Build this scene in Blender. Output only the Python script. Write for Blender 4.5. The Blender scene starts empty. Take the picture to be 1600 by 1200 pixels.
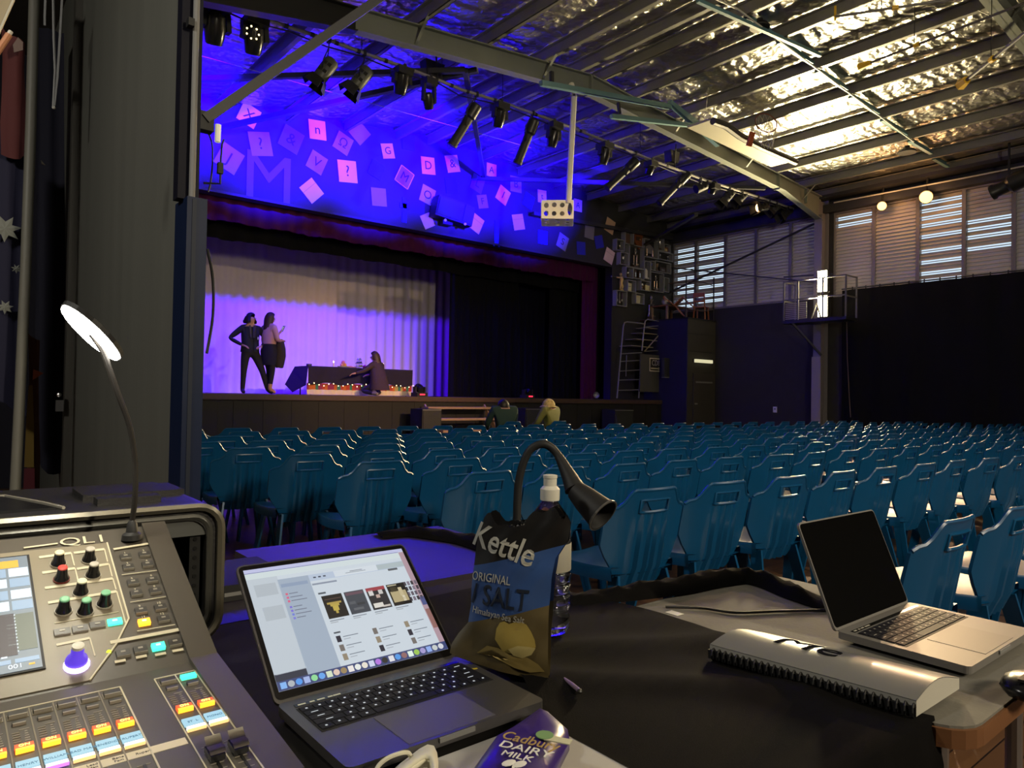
import bpy, bmesh, math, random
from mathutils import Vector, Matrix, Euler
random.seed(7)
SC = bpy.context.scene
COL = SC.collection
# ------------------------------------------------------------------ camera
CAMH = 1.20
FPX = 1110.0
YAW, PIT, ROL = 0.68871831, 0.01778365, -0.01710249
_f = Vector((math.sin(YAW)*math.cos(PIT), math.cos(YAW)*math.cos(PIT), math.sin(PIT)))
_r0 = Vector((math.cos(YAW), -math.sin(YAW), 0)); _u0 = _r0.cross(_f)
_r = _r0*math.cos(ROL) - _u0*math.sin(ROL)
_u = _u0*math.cos(ROL) + _r0*math.sin(ROL)
cd = bpy.data.cameras.new('camera'); cam = bpy.data.objects.new('camera', cd); COL.objects.link(cam)
cd.sensor_width = 36.0; cd.lens = 36.0*FPX/1600.0; cd.clip_start = 0.02; cd.clip_end = 200
cam.matrix_world = Matrix(((_r.x,_u.x,-_f.x,0),(_r.y,_u.y,-_f.y,0),(_r.z,_u.z,-_f.z,CAMH),(0,0,0,1)))
SC.camera = cam
SC.view_settings.view_transform = 'Standard'
SC.view_settings.look = 'None'
SC.view_settings.exposure = 0.0
SC.view_settings.gamma = 1.0
SC.view_settings.use_curve_mapping = False
EYE = Vector((0, 0, CAMH))
def ray(px, py): return _f*FPX + _r*(px-800) - _u*(py-600)
def onX(px, py, x): d = ray(px, py); return EYE + d*(x/d.x)
def onY(px, py, y): d = ray(px, py); return EYE + d*(y/d.y)
def onZ(px, py, z): d = ray(px, py); return EYE + d*((z-CAMH)/d.z)
def onP(px, py, p, n): d = ray(px, py); return EYE + d*((Vector(p)-EYE).dot(n)/d.dot(n))
# ------------------------------------------------------------------ world: overcast daylight seen through the louvres only
W = bpy.data.worlds.new('daylight'); SC.world = W; W.use_nodes = True
W.node_tree.nodes['Background'].inputs[0].default_value = (0.62, 0.78, 0.92, 1)
W.node_tree.nodes['Background'].inputs[1].default_value = 1.1
# ------------------------------------------------------------------ lights
def aim(o, target):
    d = Vector(target) - o.location
    o.rotation_euler = d.to_track_quat('-Z', 'Y').to_euler()
def spot(name, loc, target, energy, color, size, blend, radius=0.08):
    l = bpy.data.lights.new(name, 'SPOT'); l.energy = energy; l.color = color
    l.spot_size = math.radians(size); l.spot_blend = blend; l.shadow_soft_size = radius
    o = bpy.data.objects.new(name, l); COL.objects.link(o); o.location = loc; aim(o, target); return o
def area(name, loc, target, energy, color, sx, sy, spread=180):
    l = bpy.data.lights.new(name, 'AREA'); l.shape = 'RECTANGLE'; l.size = sx; l.size_y = sy
    l.energy = energy; l.color = color; l.spread = math.radians(spread)
    o = bpy.data.objects.new(name, l); COL.objects.link(o); o.location = loc; aim(o, target); return o
BLUE = (0.013, 0.0, 1.0)
# saturated blue moving heads on the lighting bar, washing the wall over the stage
for bx_, be_ in ((3.2, 27000), (5.7, 27000), (8.2, 23000), (10.7, 17000), (13.0, 8500)):
    spot('blue_wash', (bx_, 11.2, 5.95), (bx_, 15.2, 7.2), be_*1.15, BLUE, 62, 0.75)
# warm front lights at the back of the hall, on the stage
spot('warm_front', (6.5, -3.5, 6.2), (8.0, 18.0, 2.6), 1700, (1.0, 0.76, 0.50), 30, 0.8)
spot('warm_front', (8.8, -3.5, 6.2), (8.6, 17.6, 0.7), 8500, (1.0, 0.56, 0.30), 22, 1.0)
# blue batten between the black border and an added cut-off drape, washing the foot of the cream backdrop
area('cyc_batten', (6.5, 16.6, 5.72), (6.5, 18.5, 1.2), 1150, (0.05, 0.0, 1.0), 7.0, 0.10, 150)
# two warm profile spots on the side wall aimed at the sound desk
S1 = onX(1447, 308, 19.1); S2 = onX(1378, 322, 19.15)
spot('warm_spot', S1 + Vector((-0.35, -0.1, -0.05)), (3.2, 1.6, 0.4), 1500, (1.0, 0.64, 0.34), 34, 0.8, 0.06)
spot('warm_spot', S2 + Vector((-0.35, -0.1, -0.05)), (5.5, 3.0, 0.4), 1700, (1.0, 0.62, 0.34), 38, 0.8, 0.06)
# work flood in view on the side balcony, then an unseen added fill behind the camera
FL = onX(1284, 460, 19.1)
for s_ in (S1, S2):
    pl = bpy.data.lights.new('lamp_spill', 'POINT'); pl.energy = 22; pl.color = (1.0, 0.5, 0.18); pl.shadow_soft_size = 0.12
    po_ = bpy.data.objects.new('lamp_spill', pl); COL.objects.link(po_); po_.location = s_ + Vector((-0.3, -0.05, 0.0))
area('work_flood', FL + Vector((-0.5, -0.05, 0.1)), FL + Vector((-5, -2.2, 1.3)), 950, (1.0, 0.81, 0.44), 0.25, 1.3, 112)
area('work_flood', (2.2, -4.5, 4.0), (10.0, 8.0, 6.0), 480, (1.0, 0.86, 0.62), 0.25, 1.3)  # added fill from behind, lifts rafters, purlins and chair backs
area('back_hall_light', (10.0, -3.6, 6.6), (10.0, -3.0, 0), 200, (1.0, 0.86, 0.66), 0.5, 0.5)  # unseen fill added for the chair backs
area('corridor_light', (-3.0, 2.6, 4.9), (-1.0, 5.0, 1.5), 120, (1.0, 0.95, 0.84), 0.5, 0.5)  # unseen fill added to light the grey panel wall
# ------------------------------------------------------------------ materials
MATS = {}
def mat(name, col, rough=0.5, metal=0.0, emit=None, es=1.0, var=0.0, vscale=8.0, bump=0.0, bscale=40.0, spec=0.5, alpha=1.0, trans=0.0, coat=0.0, ior=1.45, sheen=0.0, stretch=None):
    if name in MATS: return MATS[name]
    m = bpy.data.materials.new(name); m.use_nodes = True
    nt = m.node_tree; b = nt.nodes['Principled BSDF']
    c = (col[0], col[1], col[2], 1)
    b.inputs['Base Color'].default_value = c
    b.inputs['Roughness'].default_value = rough; b.inputs['Metallic'].default_value = metal
    b.inputs['Specular IOR Level'].default_value = spec; b.inputs['IOR'].default_value = ior
    b.inputs['Transmission Weight'].default_value = trans; b.inputs['Alpha'].default_value = alpha
    b.inputs['Coat Weight'].default_value = coat; b.inputs['Sheen Weight'].default_value = sheen
    if emit: b.inputs['Emission Color'].default_value = (emit[0], emit[1], emit[2], 1); b.inputs['Emission Strength'].default_value = es
    if var or bump:
        tc = nt.nodes.new('ShaderNodeTexCoord'); src = tc.outputs['Object']
        if stretch:
            mp = nt.nodes.new('ShaderNodeMapping'); mp.inputs['Scale'].default_value = stretch
            nt.links.new(src, mp.inputs['Vector']); src = mp.outputs['Vector']
        if var:
            n = nt.nodes.new('ShaderNodeTexNoise'); n.inputs['Scale'].default_value = vscale; n.inputs['Detail'].default_value = 4
            mx = nt.nodes.new('ShaderNodeMix'); mx.data_type = 'RGBA'
            mx.inputs['A'].default_value = tuple(v*(1-var) for v in c[:3]) + (1,)
            mx.inputs['B'].default_value = tuple(min(1, v*(1+var)) for v in c[:3]) + (1,)
            nt.links.new(src, n.inputs['Vector']); nt.links.new(n.outputs['Fac'], mx.inputs['Factor'])
            nt.links.new(mx.outputs['Result'], b.inputs['Base Color'])
        if bump:
            n2 = nt.nodes.new('ShaderNodeTexNoise'); n2.inputs['Scale'].default_value = bscale; n2.inputs['Detail'].default_value = 3
            bp = nt.nodes.new('ShaderNodeBump'); bp.inputs['Strength'].default_value = bump; bp.inputs['Distance'].default_value = 0.02
            nt.links.new(src, n2.inputs['Vector']); nt.links.new(n2.outputs['Fac'], bp.inputs['Height'])
            nt.links.new(bp.outputs['Normal'], b.inputs['Normal'])
    MATS[name] = m; return m
M_wall = mat('charcoal_wall', (0.028,0.027,0.027), 0.8, var=0.15, vscale=2.0, bump=0.2, bscale=60)
M_wallR = mat('dark_brick_paint', (0.026,0.024,0.027), 0.75, var=0.2, vscale=3)
M_steel = mat('grey_green_steel', (0.17,0.185,0.16), 0.5, var=0.12, vscale=3)
M_steelD = mat('dark_steel', (0.028,0.028,0.032), 0.5)
M_purlin = mat('galvanised_purlin', (0.21,0.205,0.175), 0.45, metal=0.35, var=0.15, vscale=4)
M_teal = mat('teal_painted_steel', (0.10,0.20,0.23), 0.45)
M_black = mat('black_matt', (0.012,0.012,0.013), 0.6)
M_blackG = mat('black_gloss', (0.012,0.012,0.014), 0.22)
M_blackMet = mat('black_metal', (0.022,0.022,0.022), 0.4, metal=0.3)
M_cloth = mat('black_cloth', (0.0042,0.0038,0.0038), 0.95, var=0.3, vscale=30, bump=0.15, bscale=900, spec=0.08)
M_curtB = mat('black_drape', (0.004,0.004,0.005), 0.95, spec=0.2)
M_curtW = mat('cream_drape', (0.62,0.55,0.45), 0.9, var=0.05, vscale=3)
M_maroon = mat('maroon_velvet', (0.055,0.003,0.045), 0.85, sheen=0.05, spec=0.2, var=0.2, vscale=6)
M_chair = mat('blue_plastic', (0.0025,0.062,0.165), 0.33, spec=0.5, var=0.08, vscale=5)
M_white = mat('white_paint', (0.72,0.72,0.68), 0.5)
M_offw = mat('offwhite_plastic', (0.66,0.64,0.56), 0.45)
M_chrome = mat('chrome', (0.7,0.7,0.7), 0.18, metal=1.0)
M_alu = mat('grey_aluminium', (0.32,0.32,0.33), 0.35, metal=0.9)
M_wood = mat('brown_wood', (0.17,0.075,0.032), 0.45, var=0.3, vscale=6, stretch=(1,1,8))
M_timber = mat('pale_timber', (0.30,0.20,0.13), 0.55, var=0.2, vscale=6)
M_orangeW = mat('orange_wood', (0.30,0.10,0.035), 0.4, var=0.2)
M_gold = mat('gold_trophy', (0.8,0.55,0.2), 0.3, metal=0.9)
M_silver = mat('silver_trophy', (0.75,0.73,0.7), 0.25, metal=0.9)
M_yellow = mat('yellow_plastic', (0.7,0.42,0.02), 0.5)
M_skin = mat('skin', (0.55,0.31,0.22), 0.55)
M_grey = mat('mid_grey', (0.2,0.2,0.2), 0.6)
def emis(name, col, s): return mat(name, (0.02,0.02,0.02), 0.5, emit=col, es=s)
# ------------------------------------------------------------------ mesh builder
class MB:
    def __init__(self): self.v = []; self.f = []; self.m = []; self.mats = []
    def mi(self, m):
        if m is None: return 0
        if m not in self.mats: self.mats.append(m)
        return self.mats.index(m)
    def add(self, vs, fs, m=None):
        o = len(self.v); k = self.mi(m)
        self.v += [tuple(v) for v in vs]
        for f in fs: self.f.append(tuple(i+o for i in f)); self.m.append(k)
        return self
    def box(self, c, s, m=None, rot=None):
        x, y, z = s[0]/2, s[1]/2, s[2]/2
        vs = [Vector(p) for p in ((-x,-y,-z),(x,-y,-z),(x,y,-z),(-x,y,-z),(-x,-y,z),(x,-y,z),(x,y,z),(-x,y,z))]
        if rot is not None: vs = [rot @ v for v in vs]
        c = Vector(c); vs = [v+c for v in vs]
        return self.add(vs, [(0,3,2,1),(4,5,6,7),(0,1,5,4),(1,2,6,5),(2,3,7,6),(3,0,4,7)], m)
    def box2(self, a, b, m=None):
        a = Vector(a); b = Vector(b); return self.box((a+b)/2, (abs(b.x-a.x), abs(b.y-a.y), abs(b.z-a.z)), m)
    def bar(self, p0, p1, w, h, m=None, up=(0,0,1)):
        p0 = Vector(p0); p1 = Vector(p1); d = p1-p0; L = d.length; d.normalize()
        s = d.cross(Vector(up))
        if s.length < 1e-4: s = d.cross(Vector((1,0,0)))
        s.normalize(); u = s.cross(d)
        return self.box((p0+p1)/2, (w, L, h), m, Matrix((s, d, u)).transposed())
    def frus(self, p0, p1, r0, r1, n=10, m=None, caps=True):
        p0 = Vector(p0); p1 = Vector(p1); d = (p1-p0).normalized()
        a = d.cross(Vector((0,0,1)))
        if a.length < 1e-3: a = Vector((1,0,0))
        a.normalize(); b = d.cross(a); vs = []
        for p, r in ((p0,r0),(p1,r1)):
            for i in range(n):
                t = 2*math.pi*i/n; vs.append(p + a*(r*math.cos(t)) + b*(r*math.sin(t)))
        fs = [(i,(i+1)%n,n+(i+1)%n,n+i) for i in range(n)]
        if caps: fs += [tuple(range(n-1,-1,-1)), tuple(range(n,2*n))]
        return self.add(vs, fs, m)
    def cyl(self, p0, p1, r, n=10, m=None, caps=True): return self.frus(p0, p1, r, r, n, m, caps)
    def tube(self, pts, r, n=6, m=None, closed=False, caps=True):
        pts = [Vector(p) for p in pts]; N = len(pts); vs = []; fs = []
        rr = r if isinstance(r, (list, tuple)) else [r]*N
        prev = None
        for i, p in enumerate(pts):
            if closed: d = pts[(i+1)%N]-pts[i-1]
            else: d = pts[min(i+1,N-1)]-pts[max(i-1,0)]
            d.normalize()
            if prev is None:
                a = d.cross(Vector((0,0,1)))
                if a.length < 1e-3: a = d.cross(Vector((1,0,0)))
            else: a = prev - d*prev.dot(d)
            a.normalize(); prev = a; b = d.cross(a)
            for k in range(n):
                t = 2*math.pi*k/n; vs.append(p + a*(rr[i]*math.cos(t)) + b*(rr[i]*math.sin(t)))
        for i in range(N if closed else N-1):
            j = (i+1) % N
            for k in range(n): fs.append((i*n+k, i*n+(k+1)%n, j*n+(k+1)%n, j*n+k))
        if caps and not closed: fs += [tuple(range(n-1,-1,-1)), tuple(range((N-1)*n, N*n))]
        return self.add(vs, fs, m)
    def lathe(self, prof, o=(0,0,0), ax=(0,0,1), n=16, m=None, caps=True):
        o = Vector(o); d = Vector(ax).normalized()
        a = d.cross(Vector((0,0,1)))
        if a.length < 1e-3: a = Vector((1,0,0))
        a.normalize(); b = d.cross(a); vs = []; fs = []
        for r, h in prof:
            for i in range(n):
                t = 2*math.pi*i/n; vs.append(o + d*h + a*(r*math.cos(t)) + b*(r*math.sin(t)))
        for j in range(len(prof)-1):
            for i in range(n): fs.append((j*n+i, j*n+(i+1)%n, (j+1)*n+(i+1)%n, (j+1)*n+i))
        if caps and prof[0][0] > 1e-5: fs.append(tuple(range(n-1,-1,-1)))
        if caps and prof[-1][0] > 1e-5: k = (len(prof)-1)*n; fs.append(tuple(range(k, k+n)))
        return self.add(vs, fs, m)
    def ball(self, c, r, n=10, m=None, sc=(1,1,1)):
        k = max(4, n//2); vs = []; fs = []; c = Vector(c)
        for j in range(k+1):
            ph = math.pi*j/k
            for i in range(n):
                t = 2*math.pi*i/n
                vs.append(c + Vector((r*sc[0]*math.sin(ph)*math.cos(t), r*sc[1]*math.sin(ph)*math.sin(t), r*sc[2]*math.cos(ph))))
        for j in range(k):
            for i in range(n): fs.append((j*n+i, (j+1)*n+i, (j+1)*n+(i+1)%n, j*n+(i+1)%n))
        return self.add(vs, fs, m)
    def prism(self, poly, h, m=None):            # poly: list of 3-D points, h: extrusion vector
        p = [Vector(q) for q in poly]; h = Vector(h); n = len(p)
        vs = p + [q+h for q in p]
        return self.add(vs, [tuple(range(n-1,-1,-1)), tuple(range(n,2*n))] + [(i,(i+1)%n,n+(i+1)%n,n+i) for i in range(n)], m)
    def grid(self, rows, m=None, closed=False):
        R = len(rows); Cn = len(rows[0]); vs = [p for r in rows for p in r]; fs = []
        for j in range(R-1):
            for i in range(Cn if closed else Cn-1): fs.append((j*Cn+i, j*Cn+(i+1)%Cn, (j+1)*Cn+(i+1)%Cn, (j+1)*Cn+i))
        return self.add(vs, fs, m)
    def mesh(self, name, m=None, smooth=False):
        me = bpy.data.meshes.new(name); me.from_pydata(self.v, [], self.f)
        ms = self.mats or [m]
        for q in ms: me.materials.append(q if q is not None else m)
        if len(ms) > 1: me.polygons.foreach_set('material_index', self.m)
        bm = bmesh.new(); bm.from_mesh(me); bmesh.ops.recalc_face_normals(bm, faces=bm.faces); bm.to_mesh(me); bm.free()
        if smooth:
            me.polygons.foreach_set('use_smooth', [True]*len(me.polygons))
            if smooth != 2: me.set_sharp_from_angle(angle=math.radians(38))
        me.update(); return me
    def obj(self, name, m=None, parent=None, smooth=False):
        o = bpy.data.objects.new(name, self.mesh(name, m, smooth)); COL.objects.link(o)
        if parent is not None: par(o, parent)
        return o
def par(o, p):
    o.parent = p; o.matrix_parent_inverse = WORLD_INV(p)
def world(o): return o.matrix_basis.copy() if o.parent is None else world(o.parent) @ o.matrix_parent_inverse @ o.matrix_basis
def WORLD_INV(p): return world(p).inverted()
def tag(o, label, cat, group=None, kind=None):
    if label: o['label'] = label
    if cat: o['category'] = cat
    if group: o['group'] = group
    if kind: o['kind'] = kind
    return o
def thing(name, loc, label, cat, group=None, kind=None):
    o = bpy.data.objects.new(name, None); COL.objects.link(o); o.location = loc; o.empty_display_size = 0.1
    return tag(o, label, cat, group, kind)
def struct(o): o['kind'] = 'structure'; return o
def dup(root, M, label=None, group=None, name=None):
    """copy of a thing whose parts were built in world space relative to its root"""
    r = root.copy(); COL.objects.link(r); r.matrix_basis = M
    if label: r['label'] = label
    if group: r['group'] = group
    for ch in root.children:
        c = ch.copy(); COL.objects.link(c); c.parent = r; c.matrix_parent_inverse = ch.matrix_parent_inverse.copy()
        for g in ch.children:
            d = g.copy(); COL.objects.link(d); d.parent = c; d.matrix_parent_inverse = g.matrix_parent_inverse.copy()
    return r
def wtext(name, body, size, M, m, parent=None, ext=0.0008, align='CENTER', bold=0.0):
    cu = bpy.data.curves.new(name, 'FONT'); cu.body = body; cu.size = size; cu.extrude = ext
    cu.align_x = align; cu.align_y = 'CENTER'; cu.resolution_u = 3; cu.offset = size*bold; cu.materials.append(m)
    o = to_mesh(name, cu, M)
    if parent is not None: par(o, parent)
    return o
def to_mesh(name, cu, M):
    t = bpy.data.objects.new('tmp', cu); me = bpy.data.meshes.new_from_object(t); me.name = name
    bpy.data.objects.remove(t); bpy.data.curves.remove(cu)
    o = bpy.data.objects.new(name, me); COL.objects.link(o); o.matrix_basis = M; return o
def frame_mat(o, x, y):
    x = Vector(x).normalized(); y = Vector(y); y = (y - x*y.dot(x)).normalized(); z = x.cross(y); o = Vector(o)
    return Matrix(((x.x,y.x,z.x,o.x),(x.y,y.y,z.y,o.y),(x.z,y.z,z.z,o.z),(0,0,0,1)))
def arc(p0, p1, p2, n=10):
    p0, p1, p2 = Vector(p0), Vector(p1), Vector(p2)
    return [p0*(1-t)**2 + p1*2*t*(1-t) + p2*t*t for t in [i/n for i in range(n+1)]]
def spline(pts, n=6):
    pts = [Vector(p) for p in pts]; out = []
    for i in range(len(pts)-1):
        a = pts[max(i-1,0)]; b = pts[i]; c = pts[i+1]; d = pts[min(i+2,len(pts)-1)]
        for k in range(n):
            t = k/n; out.append(0.5*((2*b) + (c-a)*t + (2*a-5*b+4*c-d)*t*t + (3*b-a-3*c+d)*t**3))
    out.append(pts[-1]); return out
# ================================================================== SETTING
XR, XL, YS, YB = 19.55, 1.02, 15.2, -7.0          # right wall, left wall, stage wall, back wall
YP, YP0 = 9.85, 3.55                              # portal frames
RX = 9.95
STZ = 1.16; STY = 14.4                            # stage floor height, stage front
def zr(x): return 7.57-0.10*(RX-x) if x < RX else 7.57-0.07*(x-RX)
def floor_mat():
    m = mat('hall_floor_boards', (0.12,0.058,0.026), 0.32); nt = m.node_tree; b = nt.nodes['Principled BSDF']
    tc = nt.nodes.new('ShaderNodeTexCoord'); br = nt.nodes.new('ShaderNodeTexBrick')
    br.inputs['Scale'].default_value = 1.0; br.inputs['Brick Width'].default_value = 2.4; br.inputs['Row Height'].default_value = 0.085
    br.inputs['Mortar Size'].default_value = 0.003
    br.inputs['Color1'].default_value = (0.15,0.072,0.032,1); br.inputs['Color2'].default_value = (0.085,0.04,0.018,1); br.inputs['Mortar'].default_value = (0.02,0.01,0.006,1)
    nt.links.new(tc.outputs['Object'], br.inputs['Vector']); nt.links.new(br.outputs['Color'], b.inputs['Base Color']); return m
struct(MB().box2((-5,YB,-0.1),(20.0,15.2,0)).obj('floor', floor_mat()))
# ---- walls
rw = struct(MB().box2((XR,YB,0),(XR+0.2,15.4,4.15)).box2((XR,YB,6.48),(XR+0.2,15.4,7.6)).box2((XR,YB,4.15),(XR+0.2,-1.6,6.48)).box2((XR,onX(1303,400,XR).y-0.02,4.15),(XR+0.2,onX(1283,420,XR).y+0.02,6.48)).box2((XR,15.16,4.15),(XR+0.2,15.4,6.48)).obj('wall_right', M_wallR))
lw = struct(MB().box2((XL,4.05,0),(XL+0.09,7.55,7.2)).box2((XL,7.62,0),(XL+0.09,YS,7.2)).obj('wall_left', mat('sage_grey_panel', (0.15,0.152,0.132), 0.42, var=0.18, vscale=0.7, bump=0.12, bscale=1.2, stretch=(1,6,0.25))))
struct(MB().box2((-5,YB-0.2,0),(20,YB,7.8)).obj('wall_back', M_wall))
struct(MB().box2((-5.2,YB,0),(-5.0,15.4,7.8)).obj('wall_alcove', M_wall))
struct(MB().box2((-5,10.4,0),(XL,10.6,7.8)).obj('wall_corridor', mat('navy_black', (0.012,0.011,0.022), 0.8)))
struct(MB().box2((-5,YB,5.25),(XL,10.5,5.4)).box2((XL,YB,5.25),(XL+0.09,3.5,7.0)).obj('ceiling_alcove', mat('alcove_ceiling', (0.10,0.095,0.085), 0.8)))
sw = MB()
OX0, OX1, OZ = 2.6, 16.5, 5.34
sw.box2((XL,YS,0),(OX0,YS+0.25,7.6)); sw.box2((OX1,YS,0),(XR,YS+0.25,7.6)); sw.box2((OX0,YS,OZ),(OX1,YS+0.25,8.0)); sw.box2((OX0,YS,0),(OX1,YS+0.25,STZ-0.1))
ws = struct(sw.obj('wall_stage', M_wall))
# ---- roof: crinkled foil above the purlins
def foil_mat():
    m = mat('foil_sarking', (0.62,0.60,0.54), 0.30, metal=1.0); nt = m.node_tree; b = nt.nodes['Principled BSDF']
    tc = nt.nodes.new('ShaderNodeTexCoord'); mp = nt.nodes.new('ShaderNodeMapping'); mp.inputs['Scale'].default_value = (1.0,1.0,1.0)
    n1 = nt.nodes.new('ShaderNodeTexNoise'); n1.inputs['Scale'].default_value = 5.0; n1.inputs['Detail'].default_value = 6; n1.inputs['Distortion'].default_value = 1.2
    w = nt.nodes.new('ShaderNodeTexWave'); w.bands_direction = 'Y'; w.inputs['Scale'].default_value = 1.1; w.inputs['Distortion'].default_value = 9; w.inputs['Detail'].default_value = 4; w.inputs['Detail Scale'].default_value = 1.5
    v = nt.nodes.new('ShaderNodeTexVoronoi'); v.inputs['Scale'].default_value = 9.0
    a1 = nt.nodes.new('ShaderNodeMath'); a1.operation = 'ADD'; a2 = nt.nodes.new('ShaderNodeMath'); a2.operation = 'ADD'
    bp = nt.nodes.new('ShaderNodeBump'); bp.inputs['Strength'].default_value = 0.6; bp.inputs['Distance'].default_value = 0.035
    nt.links.new(tc.outputs['Object'], mp.inputs['Vector'])
    for q in (n1, w, v): nt.links.new(mp.outputs['Vector'], q.inputs['Vector'])
    nt.links.new(n1.outputs['Fac'], a1.inputs[0]); nt.links.new(w.outputs['Fac'], a1.inputs[1]); nt.links.new(a1.outputs[0], a2.inputs[0]); nt.links.new(v.outputs['Distance'], a2.inputs[1])
    nt.links.new(a2.outputs[0], bp.inputs['Height']); nt.links.new(bp.outputs['Normal'], b.inputs['Normal'])
    rr = nt.nodes.new('ShaderNodeMapRange'); rr.inputs['To Min'].default_value = 0.22; rr.inputs['To Max'].default_value = 0.42
    nt.links.new(n1.outputs['Fac'], rr.inputs['Value']); nt.links.new(rr.outputs['Result'], b.inputs['Roughness'])
    return m
PUR = [1.75,3.15,4.55,5.95,7.35,8.70,9.62,10.25,11.25,12.60,13.95,15.35,16.75,18.15,19.2]
sag = lambda x: 0.22 - 0.05*0
xs = [XL]
for a, b in zip([XL]+PUR, PUR+[XR]): xs += [a+(b-a)*0.35, a+(b-a)*0.7, b]
rows = []
for k in range(46):
    y = YB + (15.3-YB)*k/45
    rows.append([(x, y, zr(x)+0.24-(0.0 if i % 3 == 0 else 0.035)+0.012*math.sin(k*1.9+i*2.3)) for i, x in enumerate(xs)])
roof = struct(MB().grid(rows).obj('ceiling', foil_mat(), None, smooth=2))
struct(MB().box2((XL-0.2,YB,8.2),(19.8,20.5,8.3)).obj('roof_sheet', M_steelD))
for i, x in enumerate(PUR):
    z = zr(x); b = MB(); y0, y1 = YB, 15.2
    b.box2((x-0.012,y0,z),(x+0.012,y1,z+0.2)); b.box2((x-0.01,y0,z),(x+0.075,y1,z+0.02)); b.box2((x-0.075,y0,z+0.18),(x+0.01,y1,z+0.2)); b.box2((x+0.065,y0,z),(x+0.078,y1,z+0.035))
    b.obj('purlin', M_purlin, roof)
def ibeam(name, p0, p1, depth0, depth1, fw, m, parent):
    """I section whose TOP line runs p0->p1 in a plane y = const"""
    p0, p1 = Vector(p0), Vector(p1); b = MB(); y = p0.y; t = 0.014
    for za, zb, w in ((0,0.018,fw),(None,None,None)):
        if za is not None: b.prism([p0+Vector((0,-w/2,0)), p1+Vector((0,-w/2,0)), p1+Vector((0,-w/2,-zb)), p0+Vector((0,-w/2,-zb))], (0,w,0), m)
    b.prism([p0+Vector((0,-w_/2,-depth0+0.018)) if False else p0+Vector((0,-fw/2,-depth0+0.018)), p1+Vector((0,-fw/2,-depth1+0.018)), p1+Vector((0,-fw/2,-depth1)), p0+Vector((0,-fw/2,-depth0))], (0,fw,0), m)
    b.prism([p0+Vector((0,-t/2,0)), p1+Vector((0,-t/2,0)), p1+Vector((0,-t/2,-depth1)), p0+Vector((0,-t/2,-depth0))], (0,t,0), m)
    return b.obj(name, m, parent)
def portal(y, left):
    x1 = 19.2
    ibeam('rafter', (4.9,y,zr(4.9)), (RX,y,zr(RX)), 0.36, 0.38, 0.18, M_steel, roof)
    ibeam('rafter_haunch', (XL+0.1,y,zr(XL+0.1)), (4.9,y,zr(4.9)), 0.62, 0.37, 0.18, M_blackMet, roof)  # black colour stands in for shade on this end of the rafter
    ibeam('rafter', (RX,y,zr(RX)), (17.2,y,zr(17.2)), 0.38, 0.36, 0.18, M_steel, roof)
    ibeam('rafter_haunch', (17.2,y,zr(17.2)), (x1,y,zr(x1)), 0.36, 0.66, 0.18, M_steel, roof)
    b = MB(); b.box2((RX-0.02,y-0.09,zr(RX)-0.40),(RX+0.02,y+0.09,zr(RX)-0.005)); b.obj('splice_plate', M_steel, roof)
    for xx in (16.9, 18.3): MB().box2((xx-0.006,y-0.085,zr(xx)-0.4),(xx+0.006,y+0.085,zr(xx)-0.01)).obj('stiffener', M_steel, roof)
    for xx in (5.95,8.7,12.6,15.35,18.15):
        MB().bar((xx,y-0.02,zr(xx)-0.34),(xx,y-0.42,zr(xx)+0.03),0.05,0.006,M_steel).obj('fly_brace', M_steel, roof)
        MB().bar((xx,y+0.02,zr(xx)-0.34),(xx,y+0.42,zr(xx)+0.03),0.05,0.006,M_steel).obj('fly_brace', M_steel, roof)
    c = MB(); zt = zr(19.3)
    c.box2((19.06,y-0.11,0.0),(19.08,y+0.11,zt-0.5)); c.box2((19.44,y-0.11,0.0),(19.46,y+0.11,zt)); c.box2((19.08,y-0.008,0),(19.44,y+0.008,zt-0.1))
    c.obj('column', mat('column_grey', (0.16,0.15,0.165), 0.5), rw)
    MB().box2((19.02,y-0.13,0.0),(19.055,y+0.13,2.45)).obj('column_guard', mat('guard_grey', (0.24,0.22,0.23), 0.6), rw)
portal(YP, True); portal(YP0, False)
# bridging between purlins half way along the bay, with conduit
YBR = 6.6
for a, b in zip(PUR[7:-1], PUR[8:]):
    MB().box2((a+0.08,YBR-0.03,zr((a+b)/2)+0.01),(b-0.08,YBR+0.05,zr((a+b)/2)+0.06)).box2((a+0.08,YBR+0.04,zr((a+b)/2)+0.01),(b-0.08,YBR+0.05,zr((a+b)/2)+0.16)).obj('bridging', M_teal, roof)
MB().tube([(x, YBR-0.06, zr(x)-0.03) for x in (9.0,10.0,11.5,13,15,16.9)], 0.016, 6, M_offw).obj('conduit', M_offw, roof)
MB().bar((9.2,6.75,zr(9.2)-0.02),(12.3,6.35,zr(12.3)+0.05),0.06,0.06,M_teal).obj('bridging', M_teal, roof)
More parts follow.
